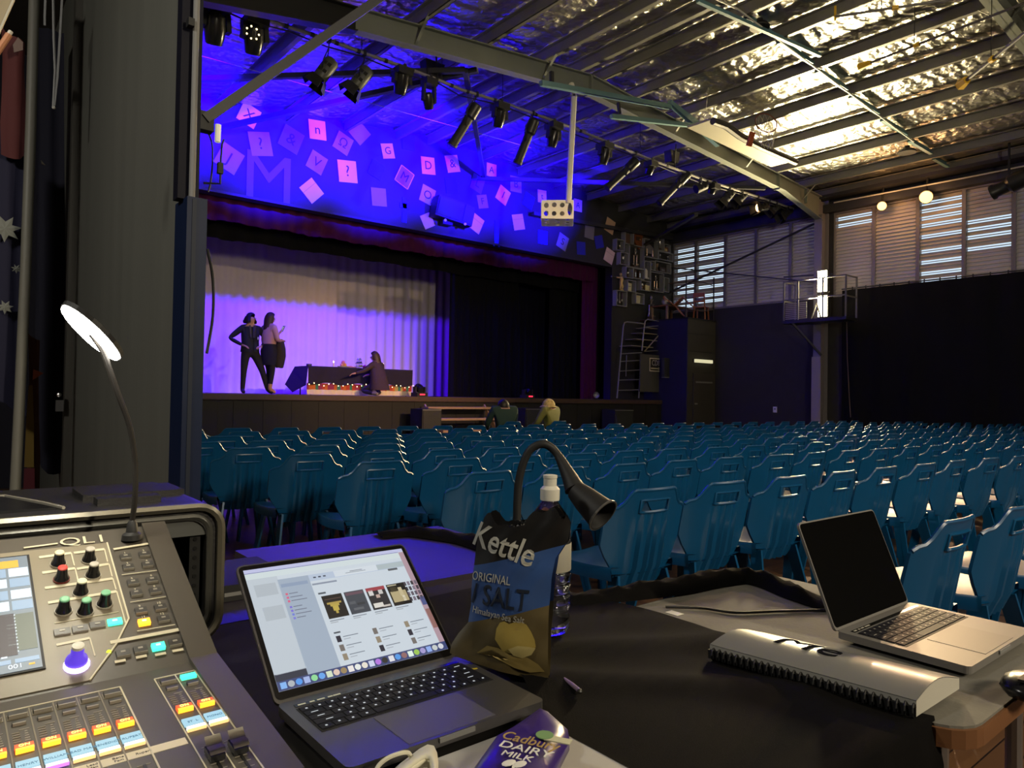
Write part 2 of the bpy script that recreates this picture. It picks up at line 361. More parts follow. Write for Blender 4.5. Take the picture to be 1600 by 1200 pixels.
# diagonal roof braces over the stage end
MB().bar((2.0,14.9,6.75),(7.2,10.2,6.95),0.09,0.09,M_steelD).obj('roof_brace', M_steelD, roof)
MB().bar((11.2,14.9,6.95),(7.2,10.2,6.95),0.09,0.09,M_steelD).obj('roof_brace', M_steelD, roof)
MB().bar((4.3,15.0,6.5),(7.4,10.1,6.98),0.09,0.09,M_steelD).obj('roof_brace', M_steelD, roof)
MB().bar((11.0,14.9,6.9),(16.6,10.0,6.7),0.09,0.09,M_steelD).obj('roof_brace', M_steelD, roof)
MB().bar((13.0,15.0,6.35),(19.2,15.0,6.6),0.10,0.10,M_steelD).obj('roof_brace', M_steelD, roof)
MB().bar((17.9,15.1,6.2),(15.6,11.4,6.1),0.10,0.06,M_steelD).obj('roof_brace', M_steelD, roof)
MB().bar((3.0,12.8,6.95),(11.0,12.8,7.15),0.010,0.010,mat('cable_white',(0.25,0.25,0.25),0.6)).obj('catenary_wire', M_offw, roof)
# eaves trim over the right windows
struct(MB().box2((19.3,YB,6.5),(19.54,15.2,6.72)).box2((19.1,YB,6.86),(19.54,15.2,6.95)).obj('trim_1', M_steelD))
struct(MB().tube([(19.25,9.5,6.72),(19.2,6,6.66),(19.2,0,6.66)],0.02,6).obj('trim_2', mat('pale_conduit',(0.5,0.48,0.42),0.5)))
# ---- louvre windows of the right wall
M_slat = mat('louvre_slat', (0.42,0.37,0.34), 0.5, var=0.08, vscale=3)
M_mull = mat('louvre_mullion', (0.17,0.155,0.165), 0.5)
NS = 24; Z0, Z1 = 4.19, 6.46; pit = (Z1-Z0)/NS
def slat_mesh(L):
    b = MB(); b.box((0,0,0),(0.006,L,0.112)); b.box((-0.006,0,-0.052),(0.014,L,0.008)); b.box((0.004,0,0.05),(0.012,L,0.008)); return b.mesh('slat', M_slat)
edges = [onX(px,420,XR).y for px in (1052,1087,1133,1181,1235,1283)] + [onX(px,400,XR).y for px in (1303,1365,1434,1506,1584)]
edges2 = [edges[-1]]
while edges2[-1] > -1.5: edges2.append(edges2[-1]-1.25)
pairs = list(zip(edges[0:5], edges[1:6])) + list(zip(edges[6:10], edges[7:11])) + list(zip(edges2[:-1], edges2[1:]))
random.seed(3)
opens = {0:[1,3,6,8,11,14,17,19,21], 1:[2,4,7,10,12,14,17,19,21], 5:[17+3,22], 7:[1,3,6,9,13,16,18,20,22], 8:[8,11,13,15]}
for k, (ya, yb) in enumerate(pairs):
    L = abs(ya-yb)-0.09; yc = (ya+yb)/2
    w = MB(); 
    for y0_, y1_ in ((ya-0.045,ya-0.001), (yb+0.001,yb+0.045)): w.box2((XR-0.02,y0_,Z0-0.004),(XR+0.12,y1_,Z1-0.001))
    w.box2((XR-0.02,ya-0.001,Z0-0.06),(XR+0.14,yb+0.001,Z0-0.005)); w.box2((XR-0.02,ya-0.001,Z1),(XR+0.14,yb+0.001,Z1+0.05))
    wo = struct(w.obj('window_%d' % (k+1), M_mull))
    sm = slat_mesh(L)
    for i in range(NS):
        s = bpy.data.objects.new('slat', sm); COL.objects.link(s)
        tilt = 0.42 if i not in opens.get(k, []) else -1.78
        s.matrix_basis = Matrix.Translation((XR+0.05, yc, Z0+pit*(i+0.5))) @ Matrix.Rotation(tilt, 4, 'Y'); par(s, wo)
# cross braces on the windows of the stage bay
for (a, b) in ((onX(1040,460,19.3), onX(1282,345,19.3)), (onX(1045,418,19.3), onX(1282,442,19.3))):
    MB().bar(a, b, 0.03, 0.10, M_steelD, (1,0,0)).obj('wall_brace', M_steelD, rw)
MB().bar(onX(1225,433,19.2), onX(1300,428,19.2), 0.03, 0.06, M_steelD, (1,0,0)).obj('wall_brace', M_steelD, rw)
# wooden lower dado lines of the side wall
struct(MB().box2((XR-0.03,YB,0),(XR,15.2,0.12)).obj('baseboard_right', M_black))
# white socket plate and hanging rope on the right wall
so = onX(1211,640,XR-0.01)
o = MB().box(so,(0.02,0.12,0.17),M_white).obj('wall_socket', M_white); tag(o,'small white socket plate low on the dark side wall','socket')
MB().box(so+Vector((-0.012,0,0.02)),(0.006,0.05,0.05),M_grey).obj('switch', M_grey, o)
# ---- pads, pipes and door jamb around the end of the left wall
pad = MB(); pad.box2((XL-0.005,3.90,0.02),(XL+0.095,4.13,2.21))
po = pad.obj('wall_pad', mat('navy_vinyl', (0.006,0.014,0.048), 0.5, spec=0.25, var=0.1, bump=0.1, bscale=5)); tag(po,'navy blue gym wall pad wrapped round the end of the grey panel wall','pad')
MB().box2((XL+0.02,3.895,0.03),(XL+0.04,3.9,2.2)).obj('pad_seam', mat('navy_seam',(0.006,0.012,0.03),0.6), po)
MB().tube(spline([(1.12,3.9,1.95),(1.16,3.93,1.8),(1.165,3.93,1.6),(1.13,3.9,1.4)],5),0.008,6).obj('pad_cord', M_black, po)
struct(MB().box2((0.985,3.97,2.21),(1.09,4.06,7.0)).obj('trim_3', mat('navy_post',(0.007,0.007,0.015),0.6,spec=0.2)))
pp = MB().cyl((1.045,3.93,2.2),(1.045,3.93,7.0),0.016,8).obj('conduit_pipe', M_grey); tag(pp,'thin grey conduit running up above the navy wall pad','pipe')
MB().box2((1.0,3.9,3.1),(1.03,3.95,3.14)).obj('clip', M_black, pp)
# knee brace from the post up to the roof
kb = MB().bar(onY(318,188,4.0), onY(640,-35,4.0), 0.05, 0.085, M_steelD, (0,1,0)).obj('knee_brace', mat('brace_grey',(0.032,0.031,0.034),0.6,spec=0.3)); tag(kb,'dark steel diagonal brace rising from the post above the navy pad','brace')
MB().box2((1.07,3.97,2.60),(1.16,4.04,2.70)).obj('gusset', M_black, kb)
struct(MB().box2((XL-0.06,7.5,0),(XL+0.1,7.62,5.2)).box2((XL-0.02,7.62,0),(XL+0.02,7.66,3.4)).obj('door_1', mat('door_jamb',(0.075,0.07,0.06),0.5)))
dh = onX(92,622,0.96)
# ================================================================== STAGE
st = MB(); st.box2((XL+0.1,STY+0.03,STZ-0.12),(18.05,YS+0.3,STZ)); st.box2((OX0-2,YS+0.2,STZ-0.12),(19.4,21.0,STZ))
stage = struct(thing('floor_stage', (10,STY,0), None, None))
st.obj('deck', mat('stage_boards', (0.11,0.075,0.05), 0.45, var=0.3, vscale=3, stretch=(8,1,1)), stage)
MB().box2((XL+0.1,STY,STZ-0.11),(18.05,STY+0.05,STZ+0.004)).obj('nosing', mat('stage_nosing', (0.07,0.042,0.028), 0.5, var=0.2), stage)
x = XL+0.1; k = 0
pm = MB().box((0,0,0),(0.297,0.03,STZ-0.14)).mesh('front_board', mat('stage_front', (0.011,0.0105,0.010), 0.7, var=0.3, vscale=2))
while x < 18.0:
    o = bpy.data.objects.new('front_board', pm); COL.objects.link(o); o.location = (x+0.15, STY+0.07+0.006*(k % 2), (STZ-0.12)/2); par(o, stage); x += 0.30; k += 1
# stage house shell
struct(MB().box2((0.5,20.6,0),(19.75,20.8,8.2)).box2((0.3,YS,0),(0.5,20.8,8.2)).box2((19.57,YS+0.3,0),(19.75,20.8,8.2)).obj('wall_stagehouse', M_black))
struct(MB().box2((OX1-0.02,YS-0.02,STZ),(OX1+0.02,YS+0.27,OZ+0.03)).box2((OX0,YS-0.02,OZ-0.03),(OX1,YS+0.27,OZ+0.02)).obj('trim_4', mat('prosc_trim',(0.02,0.018,0.03),0.5)))
def drape(name, x0, x1, y, z0, z1, wl, amp, m, seed=0, scallop=0.0, nz=5, jit=0.5, top=0.6):
    rnd = random.Random(seed); n = int((x1-x0)/wl*6); ph = 0; rows = [[] for _ in range(nz+1)]; zoff = 0; a2 = amp
    for i in range(n+1):
        x = x0+(x1-x0)*i/n; ph += (2*math.pi/6)*(1+jit*(rnd.random()-0.5)); a2 = a2*0.7+0.3*amp*(0.5+rnd.random())
        for j in range(nz+1):
            t = j/nz; zz = z0+(z1-z0)*t
            if j == 0: zz -= scallop*(0.5+0.5*math.sin(ph*0.31+seed))*(0.6+0.8*rnd.random())
            rows[j].append((x, y+a2*math.sin(ph)*(1-t*(1-top)), zz))
    return MB().grid(rows, m).obj(name, m, None, smooth=2)
cyc = drape('backdrop_curtain', 3.2, 13.6, 18.5, STZ+0.01, 6.0, 0.30, 0.035, M_curtW, 1); tag(cyc,'cream backdrop curtain at the back of the stage, lit violet at its foot','curtain')
bord = drape('border_curtain', 2.0, 18.0, 16.15, 4.585, 7.5, 0.5, 0.03, M_curtB, 2, 0.03); tag(bord,'black border curtain hung across the stage above the cream backdrop','curtain')
b2_ = drape('border_curtain', 2.0, 18.0, 17.3, 4.93, 7.5, 0.5, 0.02, M_curtB, 12, 0.02); tag(b2_,'second black border curtain hidden behind the first one','curtain')  # added out of view, its hem trims the batten light to a straight edge
pel = drape('pelmet_curtain', OX0, OX1-0.35, 15.62, 4.86, 5.6, 0.34, 0.035, M_maroon, 3, 0.03, jit=0.8); tag(pel,'maroon velvet pelmet along the top of the stage opening','curtain')
lg1 = drape('leg_curtain', 11.15, 13.6, 16.3, STZ+0.01, 6.2, 0.25, 0.05, M_curtB, 4); tag(lg1,'black leg curtain beside the edge of the cream backdrop','curtain')
lg2 = drape('leg_curtain', 13.0, 15.4, 16.9, STZ+0.01, 6.2, 0.25, 0.05, mat('navy_drape',(0.004,0.004,0.012),0.95,spec=0.2), 5); tag(lg2,'very dark navy leg curtain in the middle of the dark stage half','curtain')
lg3 = drape('leg_curtain', 14.9, 18.2, 16.3, STZ+0.01, 6.2, 0.25, 0.05, M_curtB, 6); tag(lg3,'black leg curtain near the ladder end of the stage','curtain')
lg4 = drape('house_curtain', 15.75, 16.45, 15.75, STZ+0.01, 5.5, 0.16, 0.05, M_maroon, 7); tag(lg4,'gathered maroon house curtain at the ladder side of the opening','curtain')
bk = drape('rear_curtain', 12.5, 19, 19.3, STZ+0.01, 6.2, 0.4, 0.06, M_curtB, 8); tag(bk,'black rear curtain seen between the leg curtains','curtain')
# black masking curtain on the right wall with its hooks
rows = []; rnd = random.Random(5); n = 150; ph = 0
ys = [9.28-(9.28+6.0)*i/n for i in range(n+1)]
for j, t in enumerate((0,0.3,0.6,0.85,1.0)):
    ph = 0; rr = random.Random(5); row = []
    for y in ys:
        ph += 0.9*(0.6+0.8*rr.random()); a = 0.05*(0.5+rr.random())
        row.append((19.28+a*math.sin(ph)*(1.1-0.5*t), y, 0.06+(4.26-0.06)*t))
    rows.append(row)
mc = MB().grid(rows, M_curtB).obj('masking_curtain', mat('masking_cloth',(0.02,0.021,0.02),0.95,sheen=0.1,var=0.2,vscale=2), None, smooth=2); tag(mc,'long black masking curtain hung on hooks below the side windows','curtain')
MB().cyl((19.33,9.3,4.30),(19.33,-6,4.30),0.018,6).obj('rail', M_steelD, mc)
hk = MB().box((0,0,0),(0.02,0.025,0.09)).mesh('hook', M_black)
y = 9.0
while y > 3.5:
    o = bpy.data.objects.new('hook', hk); COL.objects.link(o); o.location = (19.31,y,4.29); par(o, mc); y -= 0.36
rope = MB().tube([onX(1323,500,18.9),onX(1324,560,18.9),onX(1327,620,18.9),(onX(1329,652,18.9))],0.012,5).obj('rope', mat('rope_brown',(0.10,0.07,0.05),0.8)); tag(rope,'thin cord hanging from the balcony corner in front of the curtain','rope')
# ================================================================== TABLE ON STAGE
TY = 15.35
tl = onY(482,572,TY); tr = onY(644,578,TY); TZ = tl.z
tw = 0.75
TB = thing('stage_table', ((tl.x+tr.x)/2,TY+tw/2,STZ), 'long trestle table on the stage under a black cloth', 'table')
X0, X1 = tl.x, tr.x
MB().box2((X0,TY,TZ-0.03),(X1,TY+tw,TZ)).obj('table_top', M_wood, TB)
for xx in (X0+0.1, X1-0.12):
    for yy in (TY+0.08, TY+tw-0.08): MB().cyl((xx,yy,STZ),(xx,yy,TZ-0.03),0.016,8).obj('leg', M_black, TB)
c = MB(); zt = TZ+0.008
lowF = TZ-0.40
rows = []
for j in range(9):
    t = j/8; row = []
    for i in range(41):
        u = i/40; xx = X0-0.01+(X1-X0+0.02)*u
        row.append((xx, TY-0.012-0.02*t*math.sin(i*0.9)-0.015*t, zt-(TZ-lowF)*t*(1+0.06*math.sin(i*0.55+1))))
    rows.append(row)
c.grid([[(p[0], TY+tw+0.01, zt) for p in rows[0]]]+rows)
# hanging corner at the left end
A = [(X0-0.01,TY-0.012,zt),(X0-0.01,TY+tw,zt)]
c.add([(X0-0.012,TY-0.014,zt),(X0-0.012,TY+tw,zt),(X0-0.30,TY+tw*0.8,TZ-0.42),(X0-0.26,TY+0.25,TZ-0.60),(X0-0.06,TY-0.03,TZ-0.43)],[(0,1,2,3,4)])
co = c.obj('tablecloth', mat('stage_cloth',(0.017,0.012,0.014),0.85,var=0.3,vscale=4), None, smooth=2); tag(co,'black cloth draped over the long stage table, corner hanging low','tablecloth')
# patterned skirt
def skirt_mat():
    m = mat('folk_skirt', (0.6,0.45,0.3), 0.8); nt = m.node_tree; b = nt.nodes['Principled BSDF']
    tc = nt.nodes.new('ShaderNodeTexCoord'); sp = nt.nodes.new('ShaderNodeSeparateXYZ'); nt.links.new(tc.outputs['Object'], sp.inputs[0])
    mu = nt.nodes.new('ShaderNodeMath'); mu.operation = 'MULTIPLY'; mu.inputs[1].default_value = 13.0; fl = nt.nodes.new('ShaderNodeMath'); fl.operation = 'FLOOR'
    wn = nt.nodes.new('ShaderNodeTexWhiteNoise'); wn.noise_dimensions = '1D'
    cr = nt.nodes.new('ShaderNodeValToRGB'); e = cr.color_ramp; e.interpolation = 'CONSTANT'
    cols = [(0,(0.45,0.05,0.03)),(0.22,(0.05,0.20,0.15)),(0.4,(0.55,0.14,0.03)),(0.6,(0.30,0.03,0.10)),(0.8,(0.45,0.35,0.12))]
    e.elements[0].position = 0; e.elements[0].color = cols[0][1]+(1,); e.elements[1].position = cols[1][0]; e.elements[1].color = cols[1][1]+(1,)
    for p_, q in cols[2:]: n = e.elements.new(p_); n.color = q+(1,)
    nt.links.new(sp.outputs['X'], mu.inputs[0]); nt.links.new(mu.outputs[0], fl.inputs[0]); nt.links.new(fl.outputs[0], wn.inputs['W']); nt.links.new(wn.outputs['Value'], cr.inputs[0])
    nt.links.new(cr.outputs[0], b.inputs['Base Color']); return m
zs = lowF+0.02
rows = [[(X0-0.02+(X1-X0+0.04)*i/60, TY+0.03+0.02*math.sin(i*1.3), z) for i in range(61)] for z in (zs-0.15, zs-0.08, zs)]
sk = MB().grid(rows).obj('table_skirt', skirt_mat(), None, smooth=2); tag(sk,'colourful striped skirt with cream hem round the stage table','cloth')
rows = [[(X0-0.02+(X1-X0+0.04)*i/60, TY+0.03+0.03*math.sin(i*1.3)-0.03*t, z) for i in range(61)] for t, z in ((1,STZ+0.012), (0.5,(STZ+zs-0.15)/2), (0,zs-0.145))]
MB().grid(rows).obj('hem', mat('cream_hem',(0.75,0.62,0.42),0.8), sk, smooth=2)
# string of fairy lights along the cloth hem
fl = MB(); pts = []
for i in range(24): pts.append((X0+(X1-X0)*i/23, TY-0.05, lowF+0.0+0.03*math.sin(i*1.7)))
fl = MB().tube(pts, 0.004, 4, M_black).obj('fairy_lights', M_black); tag(fl,'string of small warm fairy lights along the stage table skirt','lights')
bulb = MB().ball((0,0,0),0.012,6).mesh('bulb', emis('warm_bulb',(1,0.75,0.35),6))
for p_ in pts[::1]:
    o = bpy.data.objects.new('bulb', bulb); COL.objects.link(o); o.location = (p_[0],p_[1]-0.01,p_[2]-0.012); par(o, fl)
# things on the stage table
def on_table(px, dy=0.25): q = onY(px, 575, TY+dy); return Vector((q.x, TY+dy, TZ+0.01))
for px, nm in ((521,'white pillar candle beside the fruit at the box end of the stage table'), (599,'white pillar candle behind the kneeling person')):
    p_ = on_table(px); o = MB().lathe([(0.02,0),(0.02,0.10),(0.012,0.105)],p_).obj('candle', mat('candle_wax',(0.8,0.72,0.55),0.5)); tag(o,nm,'candle','candles on the stage table')
    MB().ball(p_+Vector((0,0,0.125)),0.012,6,sc=(1,1,1.8)).obj('flame', emis('flame',(1,0.7,0.3),12), o)
p_ = on_table(536); o = MB().lathe([(0.10,0),(0.14,0.03),(0.13,0.03),(0.09,0.01)],p_).obj('fruit_bowl', M_offw); tag(o,'shallow pale bowl of fruit and bread on the stage table','bowl')
for k, (dx,dz,r,m_) in enumerate(((-0.03,0.06,0.05,mat('bread',(0.55,0.25,0.08),0.7)),(0.05,0.06,0.045,M_yellow),(0.0,0.12,0.05,mat('pink_fruit',(0.6,0.2,0.15),0.5)))):
    q = MB().ball(p_+Vector((dx,0,dz)),r,8).obj('fruit', m_); tag(q,('brown bread roll lying in the pale bowl','yellow fruit lying in the pale bowl','pink fruit on top of the heap in the pale bowl')[k],'fruit')
p_ = on_table(547,0.3); o = MB().lathe([(0.13,0),(0.15,0.015),(0.02,0.05)],p_).obj('yellow_platter', M_yellow); tag(o,'low yellow platter of food beside the pale bowl','platter')
p_ = on_table(561,0.3); o = thing('tier_stand', p_, 'three tier cake stand in the middle of the stage table', 'stand')
for k, (r, z) in enumerate(((0.10,0.03),(0.085,0.11),(0.06,0.19))):
    MB().lathe([(r,z),(r+0.012,z+0.012),(r,z+0.012)],p_,n=18).obj('plate', mat('stand_grey',(0.35,0.35,0.38),0.4), o)
    MB().lathe([(r*0.8,z+0.012),(r*0.78,z+0.055)],p_,n=14).obj('cake', mat('cake_%d'%k,((0.5,0.5,0.55),(0.16,0.14,0.2),(0.6,0.6,0.62))[k],0.6), o)
MB().cyl(p_,p_+Vector((0,0,0.24)),0.006,6).obj('stem', M_grey, o)
p_ = on_table(570,0.2); o = MB().lathe([(0.03,0),(0.055,0.02),(0.05,0.06),(0.02,0.08)],p_).obj('pink_jar', mat('pink_jar',(0.6,0.06,0.12),0.4)); tag(o,'small round pink jar on the stage table by the cake stand','jar')
MB().ball(p_+Vector((0,0,0.085)),0.012,6).obj('knob', mat('pink_jar',(0,0,0)), o)
p_ = on_table(578,0.35); o = MB().box(p_+Vector((0,0,0.03)),(0.28,0.18,0.06)).obj('gift_box', mat('pale_box',(0.5,0.45,0.5),0.6)); tag(o,'flat pale box behind the pink jar on the stage table','box')
MB().box(p_+Vector((0,0,0.062)),(0.285,0.185,0.012)).obj('lid', M_offw, o)
p_ = on_table(476,0.2); p_.x = X0+0.1; o = MB().box(p_+Vector((0,0,0.025)),(0.10,0.08,0.05)).obj('black_box', M_black); tag(o,'small black box at the bare end of the stage table','box')
MB().box(p_+Vector((0,-0.041,0.03)),(0.06,0.004,0.008)).obj('slot', M_grey, o)
# ================================================================== FIXTURES ON THE STAGE FLOOR AND APRON
def floor_head(px, py, label, red):
    p_ = onY(px, py, STY+0.25); p_.z = STZ
    o = thing('floor_moving_head', p_, label, 'stage light')
    MB().box(p_+Vector((0,0,0.05)),(0.30,0.28,0.10)).obj('base', M_black, o)
    for s in (-1,1): MB().box(p_+Vector((s*0.13,0,0.16)),(0.035,0.12,0.16)).obj('yoke_arm', M_black, o)
    MB().lathe([(0.07,-0.12),(0.10,-0.04),(0.10,0.06),(0.085,0.12)],p_+Vector((0,0,0.20)),(0.2,1,0.4),14).obj('head', M_blackG, o, smooth=True)
    MB().box(p_+Vector((0,-0.143,0.055)),(0.14,0.006,0.03)).obj('display', emis('red_led',(1,0.02,0.05),red), o)
floor_head(655,622,'black moving head lamp at the stage edge beside the cream backdrop end',3.0)
floor_head(824,624,'black moving head lamp on the stage edge behind the seated people',2.0)
p_ = onY(932,618,STY+0.4); p_.z = STZ
o = thing('silver_lamp', p_, 'small round silver lamp lying on the dark side of the stage', 'lamp')
MB().lathe([(0.05,0.0),(0.10,0.08),(0.095,0.085),(0.04,0.02)],p_+Vector((0,0.05,0.12)),(-0.4,-1,0.15),14).obj('reflector', M_alu, o, smooth=True)
MB().box(p_+Vector((0,0.05,0.02)),(0.12,0.1,0.04)).obj('foot', M_black, o)
# wooden access steps in front of the stage
s0 = onY(697,640,13.4); s1 = onY(785,640,13.4)
o = thing('stage_steps', (s0.x,13.4,0), 'low timber access steps leaning against the stage front', 'steps')
for k in range(3): MB().box2((s0.x-0.1,13.35+0.32*k,0.26*(k+1)+0.1),(s1.x+0.2,13.65+0.32*k,0.26*(k+1)+0.15)).obj('tread', M_timber, o)
for xx in (s0.x-0.02, s1.x+0.1):
    MB().bar((xx,13.4,0),(xx,14.3,0.95),0.04,0.12).obj('stringer', M_timber, o)
    MB().box2((xx-0.03,14.2,0),(xx+0.03,14.26,0.9)).obj('post', M_alu, o)
# black speaker cabinets in front of the stage
def cab(px0, px1, py, y, label, h=0.62):
    a = onY(px0,py,y); b_ = onY(px1,py,y)
    o = thing('floor_speaker', ((a.x+b_.x)/2,y+0.25,0), label, 'speaker')
    MB().box2((a.x,y,0.0),(b_.x,y+0.5,a.z)).obj('cabinet', mat('speaker_carpet',(0.016,0.017,0.016),0.7), o)
    MB().box2((a.x+0.03,y-0.012,0.06),(b_.x-0.03,y,a.z-0.04)).obj('grille', mat('speaker_mesh',(0.022,0.024,0.022),0.55,bump=0.4,bscale=300), o)
    MB().box2((a.x+0.01,y-0.004,a.z-0.03),(b_.x-0.01,y,a.z-0.015)).obj('trim_strip', M_grey, o)
cab(660,690,639,13.5,'black speaker cabinet on the floor left of the timber steps')
cab(821,872,638,13.6,'black speaker cabinet on the floor behind the person in the cap')
cab(961,990,640,13.7,'black speaker cabinet on the floor below the ladder platform')
# ================================================================== CHAIRS
def chair_parts():
    ax = [0.97*q_ for q_ in [0.0,0.012,0.03,0.042,0.06,0.072,0.09,0.102,0.12,0.135,0.15,0.17,0.195,0.225,0.245,0.252]]
    xs = [-a for a in ax[:0:-1]] + ax
    def lerp(t, pts):
        for (a, b), (c, d) in zip(pts, pts[1:]):
            if t <= c: return b+(d-b)*(t-a)/(c-a)
        return pts[-1][1]
    T = [0,0.08,0.2,0.4,0.6,0.775,0.90,1.0]
    front = []; back = []
    for t in T:
        fr = []; bk = []
        for i, x in enumerate(xs):
            a = abs(x)
            zt = lerp(a, [(0,0.80),(0.122,0.80),(0.135,0.79),(0.172,0.735),(0.195,0.722),(0.225,0.718),(0.245,0.70),(0.252,0.67)])
            zb = lerp(a, [(0,0.355),(0.135,0.36),(0.15,0.385),(0.17,0.43),(0.195,0.47),(0.225,0.515),(0.245,0.56),(0.252,0.60)])
            z = zb+(zt-zb)*t
            y = -0.205-0.085*max(0,(z-0.36)/0.44)**1.3+0.055*(a/0.25)**2
            if z < 0.45: y += 0.03*(0.45-z)/0.09
            fl = 0.010*(1 if (int(a/0.97*1000+0.5) in (12,30,72,90)) else -1) if a <= 0.107 else 0
            fl *= 1.0 if z < 0.62 else max(0, 1-(z-0.62)/0.06)
            bk.append((x, y+fl*0.8, z)); fr.append((x, y+0.012+fl*0.8, z))
        front.append(fr); back.append(bk)
    n = len(xs); b = MB(); V = [p for r in front for p in r]+[p for r in back for p in r]; off = len(T)*n
    keep = set()
    for j in range(len(T)-1):
        for i in range(n-1):
            if j == 5 and max(abs(xs[i]),abs(xs[i+1])) <= 0.0878: continue
            keep.add((j,i))
    F = []
    for j, i in keep:
        q = (j*n+i, j*n+i+1, (j+1)*n+i+1, (j+1)*n+i); F.append(q); F.append(tuple(k+off for k in reversed(q)))
        for (dj, di, e) in ((-1,0,(q[0],q[1])),(1,0,(q[3],q[2])),(0,-1,(q[0],q[3])),(0,1,(q[1],q[2]))):
            if (j+dj, i+di) not in keep: F.append((e[0], e[1], e[1]+off, e[0]+off))
    b.add(V, F)
    back_b = MB(); back_b.v, back_b.f, back_b.m, back_b.mats = b.v, b.f, b.m, [M_chair]
    back_b.tube([(p[0],p[1]+0.004,p[2]) for p in back[-1][1:-1]], 0.0085, 6, M_chair)
    hz = back[5], back[6]
    i0, i1 = xs.index(-0.97*0.09), xs.index(0.97*0.09)
    ring = [back[5][i] for i in range(i0,i1+1)]+[back[6][i] for i in range(i1,i0-1,-1)]
    back_b.tube([(p[0],p[1]-0.001,p[2]) for p in ring], 0.007, 6, M_chair, closed=True)
    bm_ = back_b.mesh('backrest', M_chair, smooth=True)
    # seat
    s = MB(); rows = []; low = []
    for j in range(9):
        t = j/8; y = -0.20+0.46*t
        w = 0.19+0.025*math.sin(math.pi*min(1,t*1.2)*0.5)
        if t > 0.8: w *= math.sqrt(max(0.05,1-((t-0.8)/0.24)**2))
        r_ = []
        for i in range(9):
            u = -1+2*i/8
            z = 0.448+0.012*u*u-0.012*math.sin(math.pi*t)+(-0.02*((t-0.75)/0.25)**2 if t > 0.75 else 0)
            r_.append((u*w, y, z))
        rows.append(r_)
    s.grid(rows)
    edge = [r_[0] for r_ in rows]+[p for p in rows[-1][1:-1]]+[r_[-1] for r_ in reversed(rows)]
    rim = [edge, [(p[0]*1.03, p[1]+(0.006 if p[1] > 0.2 else 0), p[2]-0.012) for p in edge], [(p[0]*1.0, p[1], p[2]-0.06) for p in edge]]
    s.grid(rim); s.grid([[(p[0],p[1],p[2]-0.03) for p in r_] for r_ in rows])
    sm_ = s.mesh('seat', M_chair, smooth=2)
    legs = []
    for sx in (-1,1):
        for yt, yb in ((-0.17,-0.265),(0.14,0.20)):
            l = MB(); p0 = Vector((sx*0.150,yt,0.415)); p1 = Vector((sx*0.215,yb,0.0))
            d = (p1-p0); 
            for k, (o_, w_) in enumerate((( -0.017,0.013),(0.0,0.008),(0.017,0.013))):
                a_ = Vector((0,o_,0)); l.bar(p0+a_, p1+a_*0.8, w_, 0.034 if k != 1 else 0.024, None, (0,1,0))
            legs.append(l.mesh('leg', M_chair))
    return bm_, sm_, legs
CB, CS, CL = chair_parts()
ORD = ['zeroth','first','second','third','fourth','fifth','sixth','seventh','eighth','ninth','tenth','eleventh','twelfth','thirteenth','fourteenth','fifteenth','sixteenth','seventeenth','eighteenth','nineteenth','twentieth']
def ordn(k):
    if k <= 20: return ORD[k]
    tens = {2:'twenty',3:'thirty',4:'forty'}[k//10]
    return tens+'-'+ORD[k%10] if k % 10 else {30:'thirtieth',40:'fortieth'}[k]
chair0 = bpy.data.objects.new('stacking_chair', None); COL.objects.link(chair0)
chair0['category'] = 'chair'; chair0['group'] = 'blue chairs set out in rows'
for nm, me in [('backrest',CB),('seat',CS)]+[('leg',l) for l in CL]:
    o = bpy.data.objects.new(nm, me); COL.objects.link(o); o.parent = chair0
rowsY = [(1.19,2.79,0.57),(2.30,2.53,0.515),(3.24,2.31,0.515),(3.99,2.11,0.515),(4.68,1.94,0.515),(5.36,1.80,0.515),(6.08,1.68,0.515),(6.80,1.56,0.515),(7.52,1.45,0.515),(8.22,1.62,0.515)]
LIM = [(1.3,8.75),(3.2,8.7),(4.6,8.1),(6.1,8.0),(7.7,8.25),(9.7,8.5),(11.7,8.46),(13.45,8.28),(15.0,7.56),(16.7,6.8),(17.6,5.83),(18.3,4.94),(18.35,0)]
def lim(x):
    for (a,b),(c,d) in zip(LIM, LIM[1:]):
        if x <= c: return b+(d-b)*(x-a)/(c-a)
    return 0
rnd = random.Random(11); cnt = 0
for r, (y0, xl, pitch) in enumerate(rowsY):
    k = 0; col = 0; x = xl
    while x < 18.35:
        y = y0-0.058*(x-xl); seen = (y+0.35) > (x-0.3)/3.95
        col += 1
        if y <= lim(x)+0.15 and seen and cnt < 300:
            lab = 'blue plastic chair, %s from the aisle in the %s row from the desk' % (ordn(col), ordn(r+1))
            M = Matrix.Translation((x+rnd.uniform(-0.006,0.006), y+rnd.uniform(-0.02,0.02), 0)) @ Matrix.Rotation(rnd.uniform(-0.04,0.04)-0.05, 4, 'Z')
            if cnt == 0: chair0.matrix_basis = M; chair0['label'] = lab
            else: dup(chair0, M, lab)
            cnt += 1
        x += pitch
print('chairs', cnt)
